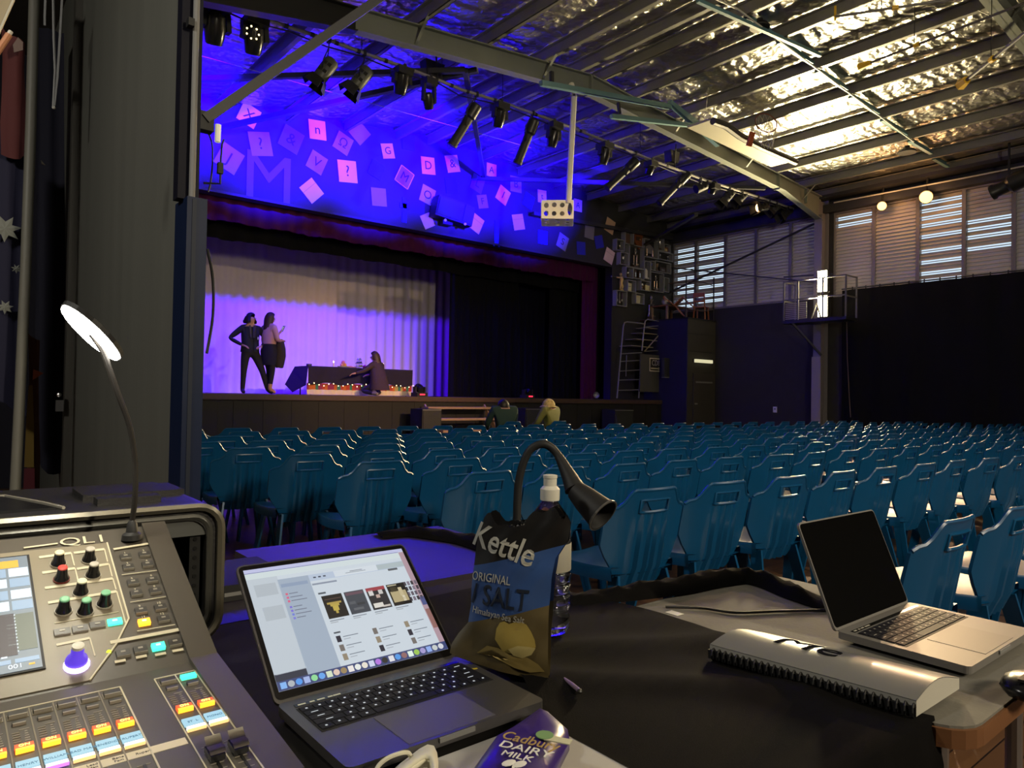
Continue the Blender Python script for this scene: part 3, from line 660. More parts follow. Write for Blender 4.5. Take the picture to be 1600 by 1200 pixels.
# ================================================================== LIGHTING BAR
BY = 10.5
bpx = [(330,1),(385,20),(450,42),(512,62),(565,82),(632,105),(690,127),(720,140),(785,160),(895,200),(1000,243),(1100,281),(1180,306),(1240,326)]
bpts = [onY(p[0], p[1], BY) for p in bpx]
bar = MB().tube(bpts, 0.030, 8).obj('lighting_bar', mat('bar_grey',(0.27,0.26,0.25),0.45,metal=0.3), None, smooth=True); tag(bar,'long grey pipe lighting bar hung across the hall under the rafters','lighting bar')
for i in range(0, 13, 2):
    p = bpts[i]; MB().cyl(p, (p.x, p.y, zr(p.x)+0.0), 0.006, 5).obj('drop_wire', M_black, bar)
for i in range(60):
    q = i/60*(len(bpts)-1); a = int(q); p = bpts[a].lerp(bpts[min(a+1,len(bpts)-1)], q-a)
    if i % 3 == 0: MB().cyl(p-Vector((0.03,0,0)), p+Vector((0.03,0,0)), 0.036, 8).obj('tape_band', M_black, bar)
MB().tube([bpts[i]+Vector((0,0.03,-0.05-0.05*(i % 2))) for i in range(14)], 0.012, 5).obj('cable_loom', M_black, bar)
def barpt(px):
    for (a, b), (c, d) in zip(zip(bpx, bpts), zip(bpx[1:], bpts[1:])):
        if px <= c[0]: t = (px-a[0])/(c[0]-a[0]); return b.lerp(d, t)
    return bpts[-1]
def clamp(o, p, top=False):
    MB().box(p,(0.05,0.07,0.09)).obj('clamp', M_black, o)
def fresnel(px, tail, head, label, m=None, doors=True, lens=None, r=0.12):
    a = onY(tail[0], tail[1], BY+0.05); b = onY(head[0], head[1], BY+0.25); p = barpt(px); d = (b-a).normalized(); L = (b-a).length
    o = thing('fresnel_lamp', p, label, 'stage light', 'fresnel lamps on the lighting bar'); clamp(o, p)
    m = m or mat('lamp_grey',(0.075,0.078,0.07),0.45)
    c = a.lerp(b, 0.45); s = d.cross(Vector((0,0,1))).normalized()
    MB().lathe([(r*0.75,-L*0.36),(r,-L*0.30),(r,L*0.18),(r*0.95,L*0.22)], c, d, 12).obj('housing', m, o, smooth=True)
    for k in range(4): MB().bar(c+s*(r*0.9)*(1 if k % 2 else -1)+d*(-0.2*L+0.1*k*L), c+s*(r*0.9)*(1 if k % 2 else -1)+d*(-0.12*L+0.1*k*L), 0.02, r*1.2, M_black).obj('vent', M_black, o)
    MB().tube([p-Vector((0,0,0.04)), p-Vector((0,0,0.12)), c+s*(r+0.03)+Vector((0,0,r)), c+s*(r+0.03)], 0.010, 5).obj('yoke', M_black, o)
    MB().tube([p-Vector((0,0,0.12)), c-s*(r+0.03)+Vector((0,0,r)), c-s*(r+0.03)], 0.010, 5).obj('yoke', M_black, o)
    MB().cyl(c+d*(L*0.215), c+d*(L*0.225), r*0.9, 14).obj('lens', lens or mat('lens_glass',(0.05,0.05,0.06),0.08), o)
    if doors:
        e = c+d*(L*0.22); u = s.cross(d)
        for q, w in ((s,u),(-s,u),(u,s),(-u,s)):
            b_ = MB(); b_.add([e+q*r*0.95-w*r*0.8, e+q*r*0.95+w*r*0.8, e+q*r*1.5+w*r*1.1+d*(L*0.28), e+q*r*1.5-w*r*1.1+d*(L*0.28)], [(0,1,2,3)])
            b_.prism([e+q*r*0.95-w*r*0.8, e+q*r*0.95+w*r*0.8, e+q*r*1.5+w*r*1.1+d*(L*0.28), e+q*r*1.5-w*r*1.1+d*(L*0.28)], q*0.004)
            b_.obj('barn_door', M_black, o)
    return o
def profile(px, tail, head, label):
    a = onY(tail[0], tail[1], BY); b = onY(head[0], head[1], BY+0.35); p = barpt(px); d = (b-a).normalized(); L = (b-a).length
    o = thing('profile_lamp', p, label, 'stage light', 'profile lamps on the lighting bar'); clamp(o, p); s = d.cross(Vector((0,0,1))).normalized()
    MB().lathe([(0.07,0),(0.11,0.03),(0.115,L*0.30),(0.085,L*0.34)], a, d, 12).obj('lamp_house', M_blackMet, o, smooth=True)
    MB().lathe([(0.085,L*0.34),(0.085,L*0.92),(0.095,L*0.93),(0.095,L)], a, d, 12).obj('barrel', M_black, o, smooth=True)
    MB().bar(a+d*L*0.42+s*0.09, a+d*L*0.42-s*0.09, 0.05, 0.19).obj('shutter_gate', M_blackMet, o)
    MB().cyl(a+d*(L-0.01), a+d*(L-0.004), 0.085, 14).obj('lens', mat('lens_glass',(0,0,0)), o)
    c = a+d*L*0.36
    for q in (1,-1): MB().tube([p-Vector((0,0,0.03)), c+s*(0.13*q)+Vector((0,0,0.14)), c+s*(0.12*q)], 0.010, 5).obj('yoke', M_black, o)
    MB().bar(a+d*0.1+Vector((0,0,0.11)), a+d*(L*0.9)+Vector((0,0,0.10)), 0.02, 0.02).obj('rail', M_grey, o)
    return o
def mover(px, body, label, s=1.0, leds=None, tilt=(0.1,0.5,-1)):
    p = barpt(px); c = onY(body[0], body[1], BY+0.02)
    o = thing('moving_head', p, label, 'stage light', 'moving head lamps on the lighting bar'); clamp(o, p)
    top = Vector((c.x, BY, p.z-0.11))
    MB().box(top,(0.26*s,0.26*s,0.12)).obj('base', M_black, o)
    for q in (-1,1): MB().bar(top+Vector((q*0.12*s,0,-0.04)), Vector((c.x+q*0.135*s,BY,c.z-0.02)), 0.05*s, 0.10*s, None, (0,1,0)).obj('yoke_arm', M_black, o)
    MB().lathe([(0.05*s,-0.17*s),(0.10*s,-0.13*s),(0.115*s,0.0),(0.10*s,0.12*s),(0.09*s,0.16*s)], c, tilt, 14).obj('head', M_blackG, o, smooth=True)
    d = Vector(tilt).normalized()
    MB().cyl(c+d*0.16*s, c+d*0.166*s, 0.078*s, 14).obj('lens', mat('lens_glass',(0,0,0)), o)
    return o
M1 = mover(390,(397,62),'moving head with a gold ringed lens, first full lamp from the navy post',1.25)
c = onY(394,52,BY-0.28); M1o = MB()
for k in range(7):
    t = k/7*2*math.pi; M1o.ball(c+Vector((0.09*math.cos(t),-0.02,0.09*math.sin(t))),0.014,6)
M1o.obj('indicator', emis('gold_led',(1,0.8,0.35),4), M1)
ch = MB()
for k in range(14):
    q = onY(403,2+k*3.4,BY-0.1); ch.tube([q+Vector((0.014*math.cos(a_),0.014*math.sin(a_) if k % 2 else 0,0.02*math.sin(a_))) for a_ in [i/6*6.283 for i in range(6)]],0.004,4,None,closed=True)
tag(ch.obj('hoist_chain', M_steelD),'steel chain hanging behind the first moving head on the bar','chain')
mover(338,(336,45),'black lamp half hidden by the navy post at the bar end',1.3)
fresnel(514,(524,90),(487,138),'grey fresnel lamp with barn doors, nearest to the navy post')
fresnel(569,(580,104),(542,150),'grey fresnel lamp with barn doors, second from the navy post')
mover(632,(627,130),'moving head beside the second fresnel lamp',1.1)
mover(672,(669,158),'slim moving head below the black flood box',0.85,tilt=(0.35,0.3,-1))
profile(744,(746,163),(706,228),'long black profile lamp beside the slim moving head, above the wall speaker')
mover(783,(780,184),'moving head between the first two profile lamps',1.05)
profile(830,(836,186),(808,256),'long profile lamp hanging just before the white projector pole')
mover(864,(864,216),'moving head touching the projector pole',1.05,tilt=(0.0,0.3,-1))
mover(947,(944,243),'moving head on the bar just past the projector pole',1.1,tilt=(0.0,0.3,-1))
profile(992,(996,250),(948,294),'slanted profile lamp past the projector pole')
mover(1017,(1016,262),'small moving head beside the slanted profile lamp',0.9)
profile(1072,(1076,270),(1030,318),'slanted profile lamp below the second flood box')
fresnel(1094,(1106,287),(1078,300),'small black fresnel lamp near the last moving head',M_black,False)
mover(1114,(1114,293),'last moving head on the bar, towards the windows',0.95)
fresnel(1138,(1146,296),(1124,322),'barn door lamp with a violet sheen, third from the far end of the bar',M_black)
fresnel(1158,(1166,299),(1146,320),'barn door lamp next to the lit lamp at the far end of the bar',M_black)
L20 = fresnel(1184,(1202,322),(1176,326),'lit orange fresnel lamp near the far end of the bar',M_blackMet,True,emis('hot_lens',(1,0.55,0.2),7))
fresnel(1212,(1218,318),(1200,334),'unlit lamp with bright door edges beside the lit lamp',M_blackMet)
fresnel(1230,(1238,325),(1216,342),'last barn door lamp at the window end of the bar',M_blackMet)
def floodbox(px, c, label, s=1.0):
    p = onY(c[0], c[1], BY+0.1); q = barpt(px)
    o = thing('flood_box', q, label, 'stage light', 'flood boxes above the lighting bar')
    b = MB(); w = 0.2*s
    b.prism([p+Vector((-w,0,0.15*s)),p+Vector((w,0,0.15*s)),p+Vector((w*0.75,0,-0.17*s)),p+Vector((-w*0.75,0,-0.17*s))],(0,0.2,0)); b.obj('housing', M_black, o)
    MB().bar(p+Vector((0,-0.02,0.28)), q, 0.03, 0.01, None, (0,1,0)).obj('bracket', M_blackMet, o)
    MB().box(p+Vector((0,-0.01,-0.02)),(0.02,0.01,0.3*s)).obj('rib', M_steelD, o)
    return o
floodbox(684,(680,109),'black flood box above the bar beside the tall rafter')
floodbox(1052,(1055,244),'black flood box above the bar past the projector',0.85)
# ================================================================== CARDS AND SPEAKER ON THE STAGE WALL
CARD = {'p':mat('card_cream',(0.75,0.55,0.6),0.7),'v':mat('card_grey',(0.22,0.2,0.22),0.7),'b':mat('card_navy',(0.02,0.02,0.5),0.7),'o':mat('card_peach',(0.65,0.42,0.25),0.7),'w':mat('card_white',(0.42,0.42,0.5),0.6),'f':mat('card_dim',(0.09,0.08,0.12),0.7)}
M_ink = mat('ink',(0.03,0.025,0.03),0.7)
cards = [(389,180,-22,'p','X','pale card with a black X high beside the navy post'),(407,225,12,'v','?','dull violet card with a hook shaped mark beside the post'),(358,248,-25,'v','J','dull violet card behind the antenna bracket'),
(455,218,-20,'f','&','faint dark card left of the card with an n'),(496,203,6,'p','n','pale card with a black n'),(536,224,-22,'v','\u03a9','dull violet card with an omega mark'),(562,208,-40,'v','','plain tilted two tone card right of the omega card'),
(495,254,-22,'v','V','dull violet card with a V'),(543,268,7,'p','?','bright pale card with a large question mark'),(487,298,45,'p','','plain pale card set as a diamond just over the pelmet'),
(606,236,14,'p','G','patterned card with a G behind the roof brace'),(638,222,4,'b','','blue card high beside the G card'),(588,265,-20,'b','','faint blue card right of the question mark'),(632,277,-25,'v','M','framed card with an M'),
(669,259,7,'p','D','pale card with a black D'),(707,256,16,'p','&','pale card with a treble clef like sign'),(592,308,6,'v','','plain dull violet card below the M card'),(668,305,-15,'w','O','whitish card with a thick black O'),
(668,345,28,'o','','small peach card below the O card'),(744,349,-25,'p','','pale card half behind the black wall speaker'),(746,287,-18,'f','L','faint card with an L over the wall speaker'),(786,305,-25,'p','I','bright pale card with an I'),
(768,266,0,'p','A','small pale card with an A beside the hanging strut'),(754,315,14,'v','F','small violet card with an F beside the wall speaker'),(806,288,2,'v','B','violet card left of the projector pole'),(847,307,3,'p','t','pale card with a t next to the projector box'),
(810,347,14,'p','','plain pale card below and left of the projector box'),(826,314,-20,'b','','dark blue card between the I card and the projector box'),(879,378,-20,'v','S','narrow violet card with an S below the projector box'),(848,371,0,'b','','dark blue card low over the pelmet'),
(908,388,4,'b','','dark blue card low near the trophy boxes'),(936,378,16,'b','','blue card close to the trophy boxes'),(953,353,-18,'o','','striped pinkish card beside the trophy boxes'),(952,400,-20,'p','','plain pink card lowest beside the trophy boxes'),(903,321,0,'p','A','pale card with an A right behind the projector pole'),(921,362,-5,'v','','violet card peeping out under the projector box'),
(705,290,10,'b','','blue card above the black wall speaker')]
for (px, py, rot, k, t, lab) in cards:
    p = onY(px, py, YS-0.012); s = 0.40 if k != 'b' else 0.36
    if (px,py) in ((407,225),(543,268),(358,248),(455,218)): s = 0.47
    if px in (668,768,754,847,903,606) and py != 305: s = 0.33
    R = Matrix.Translation(p) @ Matrix.Rotation(math.pi/2,4,'X') @ Matrix.Rotation(math.radians(rot),4,'Z')
    o = bpy.data.objects.new('letter_card', MB().box((0,0,0),(s,s*1.08,0.012)).mesh('letter_card', CARD[k])); COL.objects.link(o); o.matrix_basis = R
    tag(o, lab, 'card', 'letter cards on the wall over the stage')
    if t: wtext('letter', t, s*0.75, R @ Matrix.Translation((0,0,0.0068)), M_ink, o, 0.001)
    if k == 'v' and t == 'M':
        for a_, b_ in (((0,s*0.54),(s,0.02)),((0,-s*0.54),(s,0.02)),((s*0.5,0),(0.02,s*1.08)),((-s*0.5,0),(0.02,s*1.08))):
            q = bpy.data.objects.new('border', MB().box((a_[0],a_[1],0),(b_[0],b_[1],0.02)).mesh('border', CARD['p'])); COL.objects.link(q); q.matrix_basis = R; par(q, o)
    elif k == 'p' and not t:
        q = bpy.data.objects.new('fold_line', MB().box((0,s*0.2,0.0065),(s,0.006,0.002)).mesh('fold_line', CARD['v'])); COL.objects.link(q); q.matrix_basis = R; par(q, o)
p = onY(632,328,YS-0.012); o = MB().box(p,(0.13,0.014,0.62)).box(p+Vector((0,0,0.10)),(0.28,0.014,0.13)).obj('cross_cutout', CARD['b']); tag(o,'blue cross shaped cut-out above the pelmet','card')
p = onY(776,365,YS-0.012); o = MB().box(p,(0.14,0.014,0.72)).box(p+Vector((0,0,-0.33)),(0.22,0.014,0.06)).obj('letter_cutout', CARD['b']); tag(o,'tall blue letter I cut-out above the pelmet','card')
o = wtext('letter_cutout','M',1.5,Matrix.Translation(onY(420,282,YS-0.008)) @ Matrix.Rotation(math.pi/2,4,'X'),CARD['f'],None,0.004,'CENTER',0.0); tag(o,'large faint letter M low on the blue wall near the post','card')
# wall speaker
a = onY(686,304,14.75); b_ = onY(742,352,14.75)
sp = thing('wall_speaker', (a.x,15.1,b_.z), 'large black loudspeaker on the blue wall above the pelmet', 'speaker')
b2 = MB(); w0, w1 = a.x, b_.x; zt, zb = a.z, b_.z
b2.prism([(w0,14.72,zt),(w1,14.72,zt-0.1),(w1-0.02,14.86,zb-0.02),(w0-0.03,14.86,zb+0.10)],(0,0.3,0)); b2.obj('cabinet', M_black, sp)
MB().prism([(w0+0.03,14.715,zt-0.05),(w0+(w1-w0)*0.66,14.715,zt-0.11),(w0+(w1-w0)*0.64,14.845,zb+0.06),(w0,14.845,zb+0.14)],(0,-0.01,0)).obj('grille', mat('speaker_mesh',(0,0,0)), sp)
MB().prism([(w0+(w1-w0)*0.72,14.715,zt-0.1),(w1-0.03,14.715,zt-0.14),(w1-0.05,14.845,zb+0.03),(w0+(w1-w0)*0.70,14.845,zb+0.06)],(0,-0.01,0)).obj('grille', mat('speaker_mesh',(0,0,0)), sp)
for px in (696,727): MB().cyl(onY(px,344 if px < 700 else 350,14.83), onY(px,344 if px < 700 else 350,14.80), 0.035, 8).obj('badge', M_white, sp)
MB().box2((w0+0.3,15.0,zb-0.05),(w0+0.6,15.2,zt-0.2)).obj('bracket', M_blackMet, sp)
# antenna on a bracket near the post
ya = 4.02
an = thing('white_antenna', onY(342,262,ya), 'slim white antenna on a thin black bracket beside the navy post', 'antenna')
MB().tube([onY(341,195,ya),onY(340,222,ya)],0.016,8).obj('rod', mat('antenna_white',(0.8,0.78,0.65),0.4,emit=(1,0.95,0.75),es=0.25), an)  # soft glow put into the rod's material, it is no lamp
MB().tube([onY(350,218,ya),onY(347,225,ya),onY(345,250,ya),onY(344,287,ya),onY(318,286,ya)],0.006,6).obj('bracket_arm', M_black, an)
MB().box(onY(344,263,ya),(0.028,0.028,0.06)).obj('clamp', M_black, an)
MB().tube(spline([onY(318,195,ya),onY(330,220,ya),onY(332,250,ya),onY(329,285,ya),onY(325,300,ya)],5),0.005,5).obj('cable', M_black, an)
# ================================================================== PROJECTOR CAGE
PC = onY(892,330,9.6)
pj = thing('projector_cage', (PC.x,PC.y,PC.z), 'white perforated projector box hanging on a white pole', 'projector')
MB().tube([(9.32,9.7,7.16),onY(897,150,9.6), onY(888,318,9.6)], 0.055, 12).obj('pole', M_offw, pj, smooth=True)
MB().box(onY(897,150,9.6),(0.10,0.10,0.03)).obj('ceiling_plate', M_steel, pj)
def holed(name, w, h, holes, M, m, parent, t=0.012):
    cu = bpy.data.curves.new(name,'CURVE'); cu.dimensions = '2D'; cu.fill_mode = 'BOTH'; cu.extrude = t/2
    def poly(pts):
        s = cu.splines.new('POLY'); s.points.add(len(pts)-1)
        for q, (x, y) in zip(s.points, pts): q.co = (x, y, 0, 1)
        s.use_cyclic_u = True
    poly([(-w/2,-h/2),(w/2,-h/2),(w/2,h/2),(-w/2,h/2)])
    for hx, hy, rx, ry in holes: poly([(hx+rx*math.cos(i/14*6.2832), hy+ry*math.sin(i/14*6.2832)) for i in range(14)])
    cu.materials.append(m); o = to_mesh(name, cu, M); par(o, parent); return o
pw, ph = 0.60, 0.34; cc = Vector((PC.x-0.02, 9.95, PC.z+0.02)); an_ = math.radians(47)
ux = Vector((math.cos(an_), math.sin(an_), 0)); uy = Vector((-math.sin(an_), math.cos(an_), 0))
M_cage = mat('cage_white',(0.72,0.74,0.62),0.5)
lh = [(-0.21,0.075,0.045,0.05),(-0.21,-0.075,0.045,0.05),(-0.06,0.085,0.045,0.045),(-0.06,-0.08,0.045,0.045),(0.09,0.08,0.045,0.045),(0.09,-0.08,0.045,0.045),(0.235,0.0,0.045,0.12)]
rh = [(-0.235,0.0,0.03,0.12),(-0.06,0.10,0.07,0.04),(-0.06,-0.10,0.07,0.04),(0.2,0.0,0.06,0.11)]
def face(n_, x_, dist, holes):
    z = Vector((0,0,1)); o_ = cc + n_*dist
    return holed('side_plate', pw, ph, holes, frame_mat(o_, x_, z), M_cage, pj)
face(-uy, ux, pw/2, rh); face(-ux, -uy, pw/2, lh); face(uy, -ux, pw/2, rh); face(ux, uy, pw/2, lh)
holed('bottom_plate', pw, pw, [(x_*0.15,y_*0.15,0.05,0.05) for x_ in (-1.3,0,1.3) for y_ in (-1.3,0,1.3)], frame_mat(cc-Vector((0,0,ph/2)), ux, uy), M_cage, pj)
holed('top_plate', pw, pw, [], frame_mat(cc+Vector((0,0,ph/2)), ux, uy), M_cage, pj)
MB().box(cc-Vector((0,0,0.05)),(0.34,0.30,0.13),None,Matrix.Rotation(an_,3,'Z')).obj('projector_body', M_grey, pj)
MB().box(cc+(-uy)*(pw/2+0.008)+ux*0.08+Vector((0,0,0.01)),(0.05,0.004,0.09),None,Matrix.Rotation(an_,3,'Z')).obj('green_badge', mat('badge_green',(0.03,0.16,0.08),0.5), pj)
# ================================================================== FOREGROUND TABLES
TT = 0.75
M_lam = mat('grey_laminate', (0.17,0.162,0.142), 0.75, spec=0.12, var=0.06, vscale=8, bump=0.05, bscale=120)
M_lamD = mat('dark_laminate', (0.035,0.028,0.045), 0.36, spec=0.65, var=0.06, vscale=8)
def table(name, x0, x1, y0, y1, label, top, legs=((0.06,0.06),)):
    t = thing(name, ((x0+x1)/2,(y0+y1)/2,0), label, 'table')
    MB().box2((x0,y0,TT-0.026),(x1,y1,TT)).obj('table_top', top, t)
    for xx in (x0+0.06,x1-0.06):
        for yy in (y0+0.06,y1-0.06): MB().cyl((xx,yy,0),(xx,yy,TT-0.026),0.016,8).obj('leg', M_alu, t)
    MB().box2((x0+0.05,y1-0.08,TT-0.08),(x1-0.05,y1-0.06,TT-0.03)).obj('apron', M_blackMet, t)
    return t
table('desk_table',-0.75,1.085,0.42,1.415,'dark desk table under the mixing console and the open laptop',mat('desk_black',(0.014,0.013,0.013),0.8,spec=0.12))
gb = MB().box2((0.44,0.50,TT+0.0005),(0.70,0.735,TT+0.0035)).obj('grey_board', mat('grey_board',(0.42,0.41,0.40),0.6)); tag(gb,'pale grey board under the chocolate packet and the front of the laptop','board'); MB().box2((0.44,0.498,TT+0.0005),(0.70,0.50,TT+0.0035)).obj('board_edge', M_grey, gb)  # pale sheet added for the bare, lit part of the desk top
table('rear_table',-0.75,0.665,1.42,1.82,'low dark table behind the console carrying the rack case',M_lamD)
table('side_table',0.685,1.37,1.46,2.055,'dark topped table shining violet behind the laptop screen',M_lamD)
# laminated table with rounded corners under the second laptop
t2 = thing('laminate_table', (1.4,0.68,0), 'pale grey laminate table with a wooden edge under the closed-in-dark laptop', 'table')
t2['label'] = 'pale grey laminate table with rounded wooden edge under the dark screened laptop'
X0, X1, Y0, Y1, R = 1.105, 1.70, 0.355, 1.02, 0.06
def rrect(x0, x1, y0, y1, r, z, n=5):
    out = []
    for cx, cy, a0 in ((x1-r,y1-r,0),(x0+r,y1-r,90),(x0+r,y0+r,180),(x1-r,y0+r,270)):
        for i in range(n+1): a = math.radians(a0+90*i/n); out.append((cx+r*math.cos(a), cy+r*math.sin(a), z))
    return out
MB().prism(rrect(X0,X1,Y0,Y1,R,TT-0.004),(0,0,0.004)).obj('table_top', M_lam, t2)
MB().prism(rrect(X0-0.004,X1+0.004,Y0-0.004,Y1+0.004,R,TT-0.030),(0,0,0.0262)).obj('wood_edge', M_wood, t2)
for xx in (X0+0.13,X1-0.1):
    for yy in (Y0+0.08,Y1-0.08): MB().cyl((xx,yy,0),(xx,yy,TT-0.03),0.014,10).obj('leg', M_alu, t2)
MB().cyl((X0+0.13,Y0+0.08,0.35),(X0+0.13,Y1-0.08,0.35),0.010,8).obj('stretcher', M_alu, t2)
# black box between the rack case and the violet table
bx = MB().box2((0.47,1.56,TT+0.001),(0.655,1.80,TT+0.035)).obj('flat_black_case', M_black); tag(bx,'flat black case on the rear table right of the rack case','case')
MB().box2((0.50,1.559,TT+0.012),(0.62,1.562,TT+0.02)).obj('zip', M_grey, bx)
# black cloth over the middle of the desk
def clothz(x, y):
    e = math.sin(11*x+7*y)*0.5+math.sin(23*y-9*x+1.3)*0.3+math.sin(31*x+3)*0.2
    f = math.exp(-((y-0.50-0.9*(1.13-x))/0.05)**2)*0.010+math.exp(-((y-0.80-0.55*(1.1-x))/0.04)**2)*0.008
    return TT+0.0035+0.0018*(1+e)+f
rows = []
ny = 34
def cx0(y): return 0.665+0.05*max(0,(y-0.72))/0.1 if y > 0.72 else 0.665
for j in range(ny+1):
    y = 0.40+(1.33-0.40)*j/ny; xl = min(0.735, cx0(y)); xr = 1.14+0.05*math.sin(y*9)+0.06*max(0,(y-0.9)/0.3)
    if y > 0.95: xl = 0.72
    rows.append([(xl+(xr-xl)*i/30, y, clothz(xl+(xr-xl)*i/30, y)) for i in range(31)])
hang = []
for j in range(1,9):
    t = j/8
    hang.append([(p[0]+0.02*t*math.sin(i*0.8)*1.0, 0.40-0.012-0.03*t+0.022*t*math.sin(i*0.9+0.5), TT-0.45*t) for i, p in enumerate(rows[0])])
cl = MB().grid(list(reversed(hang))+rows, M_cloth).obj('black_cloth', M_cloth, None, smooth=2); tag(cl,'black cloth spread over the desk between the two laptops, hanging over its front','cloth')
def mound(name, px, w, hh, label, seed):
    base = [onZ(a, b, TT+0.003) for a, b in px]; base = spline(base, 5); rr = random.Random(seed); rows = []
    for i, p in enumerate(base):
        d = (base[min(i+1,len(base)-1)]-base[max(i-1,0)]).normalized(); s = Vector((-d.y,d.x,0)); k = math.sin(math.pi*min(1,max(0,(i+0.4)/(len(base)-0.2))))**0.4; j = 0.85+0.3*rr.random()
        rows.append([p+s*(w*c_)+Vector((0,0,hh*k*j*max(0,1-c_*c_)**0.8+0.004*math.sin(i*1.3+c_*5)*(1-c_*c_))) for c_ in (-1,-0.75,-0.5,-0.2,0.1,0.4,0.7,1)])
    o = MB().grid(rows).obj(name, M_cloth, None, smooth=2); return tag(o, label, 'cloth')
mound('bunched_cloth',[(885,942),(940,936),(1000,930),(1060,922),(1110,912),(1160,906),(1200,914),(1245,932),(1300,950)],0.035,0.030,'black cloth bunched along the far edge of the laminate table',3)
mound('bunched_cloth',[(590,838),(640,834),(690,840),(735,848),(790,868),(850,900)],0.045,0.024,'black cloth bunched along the back of the violet shining table',4)
# ================================================================== MIXING CONSOLE
XC0, XC1 = -0.172, 0.300
PF, PBd, PT = Vector((0,0.689,0.822)), Vector((0,0.972,0.850)), Vector((0,1.253,0.982))
eL = (PBd-PF).normalized(); eU = (PT-PBd).normalized(); eX = Vector((1,0,0)); nL = eX.cross(eL); nU = eX.cross(eU)
mx = thing('mixing_console', (0.064,0.97,TT), 'dark grey digital mixing console with lit orange keys and small name displays', 'mixing console')
M_con = mat('console_grey', (0.085,0.075,0.062), 0.45, var=0.05)
M_conD = mat('console_dark', (0.04,0.036,0.032), 0.45)
M_conL = mat('console_tan', (0.23,0.20,0.145), 0.45)
M_ink2 = mat('print_cream', (0.62,0.57,0.42), 0.5)
M_keyD = mat('key_dark', (0.05,0.047,0.043), 0.4)
M_keyL = mat('key_face', (0.30,0.28,0.235), 0.4)
prof = [(0,0.689,TT+0.004),(0,0.689,0.822),(0,0.972,0.850),(0,1.253,0.982),(0,1.253,0.90),(0,1.215,TT+0.004)]
MB().prism([(XC0,p[1],p[2]) for p in prof],(XC1-XC0,0,0)).obj('body', M_con, mx)
up = MB(); up.prism([(XC1-0.030,p[1],p[2]+(0.006 if 0.7 < p[1] < 1.26 and p[2] > 0.83 else 0)) for p in prof],(0.034,0,0)); up.obj('side_cheek', mat('cheek_grey',(0.075,0.065,0.052),0.5), mx)
def PU(px, py, h=0.0): return onP(px, py, PBd+nU*h, nU)
def PL(px, py, h=0.0): return onP(px, py, PBd+nL*h, nL)
def sU(p): return (p-PBd).dot(eU)
def sL(p): return (p-PBd).dot(eL)
def atU(x, s, h=0.0): return PBd+eX*x+eU*s+nU*h
def atL(x, s, h=0.0): return PBd+eX*x+eL*s+nL*h
RU = Matrix((eX,eU,nU)).transposed(); RL = Matrix((eX,eL,nL)).transposed()
def pb(name, c, w, l, h, m, R=RU, parent=None, n=None):
    n = R.col[2] if n is None else n
    return MB().box(Vector(c)+Vector(n)*(h/2),(w,l,h),m,R).obj(name, m, parent or mx)
# upper light panel with a chamfered lower corner
poly = [PU(q[0],q[1]) for q in ((167,849),(199,968),(181,1008),(140,1064))]
sT = sU(poly[0]); xR = poly[1].x; pts = [(XC0+0.004,sT),(poly[0].x,sT),(poly[0].x,sU(poly[1])),(poly[2].x,sU(poly[2])),(poly[3].x,sU(poly[3])),(XC0+0.004,sU(poly[3]))]
MB().prism([atU(x,s) for x, s in pts], nU*0.0015).obj('light_panel', M_conL, mx)
MB().prism([atU(pts[k][0]+d_,pts[k][1]) for k, d_ in ((1,-0.001),(2,-0.001),(3,-0.001),(4,-0.001),(4,0.001),(3,0.0012),(2,0.0012),(1,0.001))], nU*0.0022).obj('panel_edge', M_ink2, mx)
# display
sc = [PU(q[0],q[1]) for q in ((40,872),(68,1045))]; xr = (sc[0].x+sc[1].x)/2; s1, s0 = sU(sc[0]), sU(sc[1])
Lw = 0.20
ds = pb('display_frame', atU(xr-Lw/2,(s0+s1)/2,0.0015), Lw+0.006, s1-s0+0.006, 0.002, M_black)
dsp = pb('display', atU(xr-Lw/2,(s0+s1)/2,0.0036), Lw, s1-s0, 0.0006, emis('console_lcd',(0.30,0.36,0.40),0.9))
def tile(u, v, w, h, m): return pb('tile', atU(xr-u,s1-v*(s1-s0),0.0043), w, h*(s1-s0), 0.0005, m, RU, dsp)
E_org = emis('lcd_orange',(1.0,0.55,0.05),1.1); E_wht = emis('lcd_white',(0.85,0.93,1.0),1.1); E_bl = emis('lcd_blue',(0.45,0.62,0.8),0.9); E_dk = emis('lcd_dark',(0.10,0.08,0.10),0.6); E_gr = emis('lcd_grey',(0.35,0.40,0.30),0.5)
tile(0.022,0.075,0.022,0.07,E_org); tile(0.045,0.075,0.018,0.06,E_wht)
for r_, v in enumerate((0.16,0.26,0.37,0.47)):
    for c_ in range(6): tile(0.012+0.025*c_, v, 0.022, 0.08, E_bl if (r_+c_) % 2 else E_wht)
tile(0.06,0.71,0.075,0.34,E_dk); tile(0.012,0.70,0.020,0.30,E_gr)
for k in range(12): tile(0.026,0.555+0.027*k,0.010,0.010,E_wht)
for k in range(3): tile(0.036+0.014*k,0.885,0.006,0.012,E_wht)
tile(0.014,0.925,0.024,0.03,E_bl); tile(0.042,0.925,0.024,0.03,E_bl); tile(0.010,0.965,0.006,0.012,E_org)
wtext('scene_number','001',0.010,Matrix(((1,0,0,0),(0,1,0,0),(0,0,1,0),(0,0,0,1))) if False else frame_mat(atU(xr-0.026,s1-0.965*(s1-s0),0.0046),eX,eU),E_wht,dsp,0.0002)
def strip(px0, py0, px1, py1, w, name='print_line', surf=PU, R=RU, m=None):
    a = surf(px0,py0); b_ = surf(px1,py1); n = R.col[2]
    return MB().bar(a+Vector(n)*0.0021, b_+Vector(n)*0.0021, w, 0.0008, None, n).obj(name, m or M_ink2, mx)
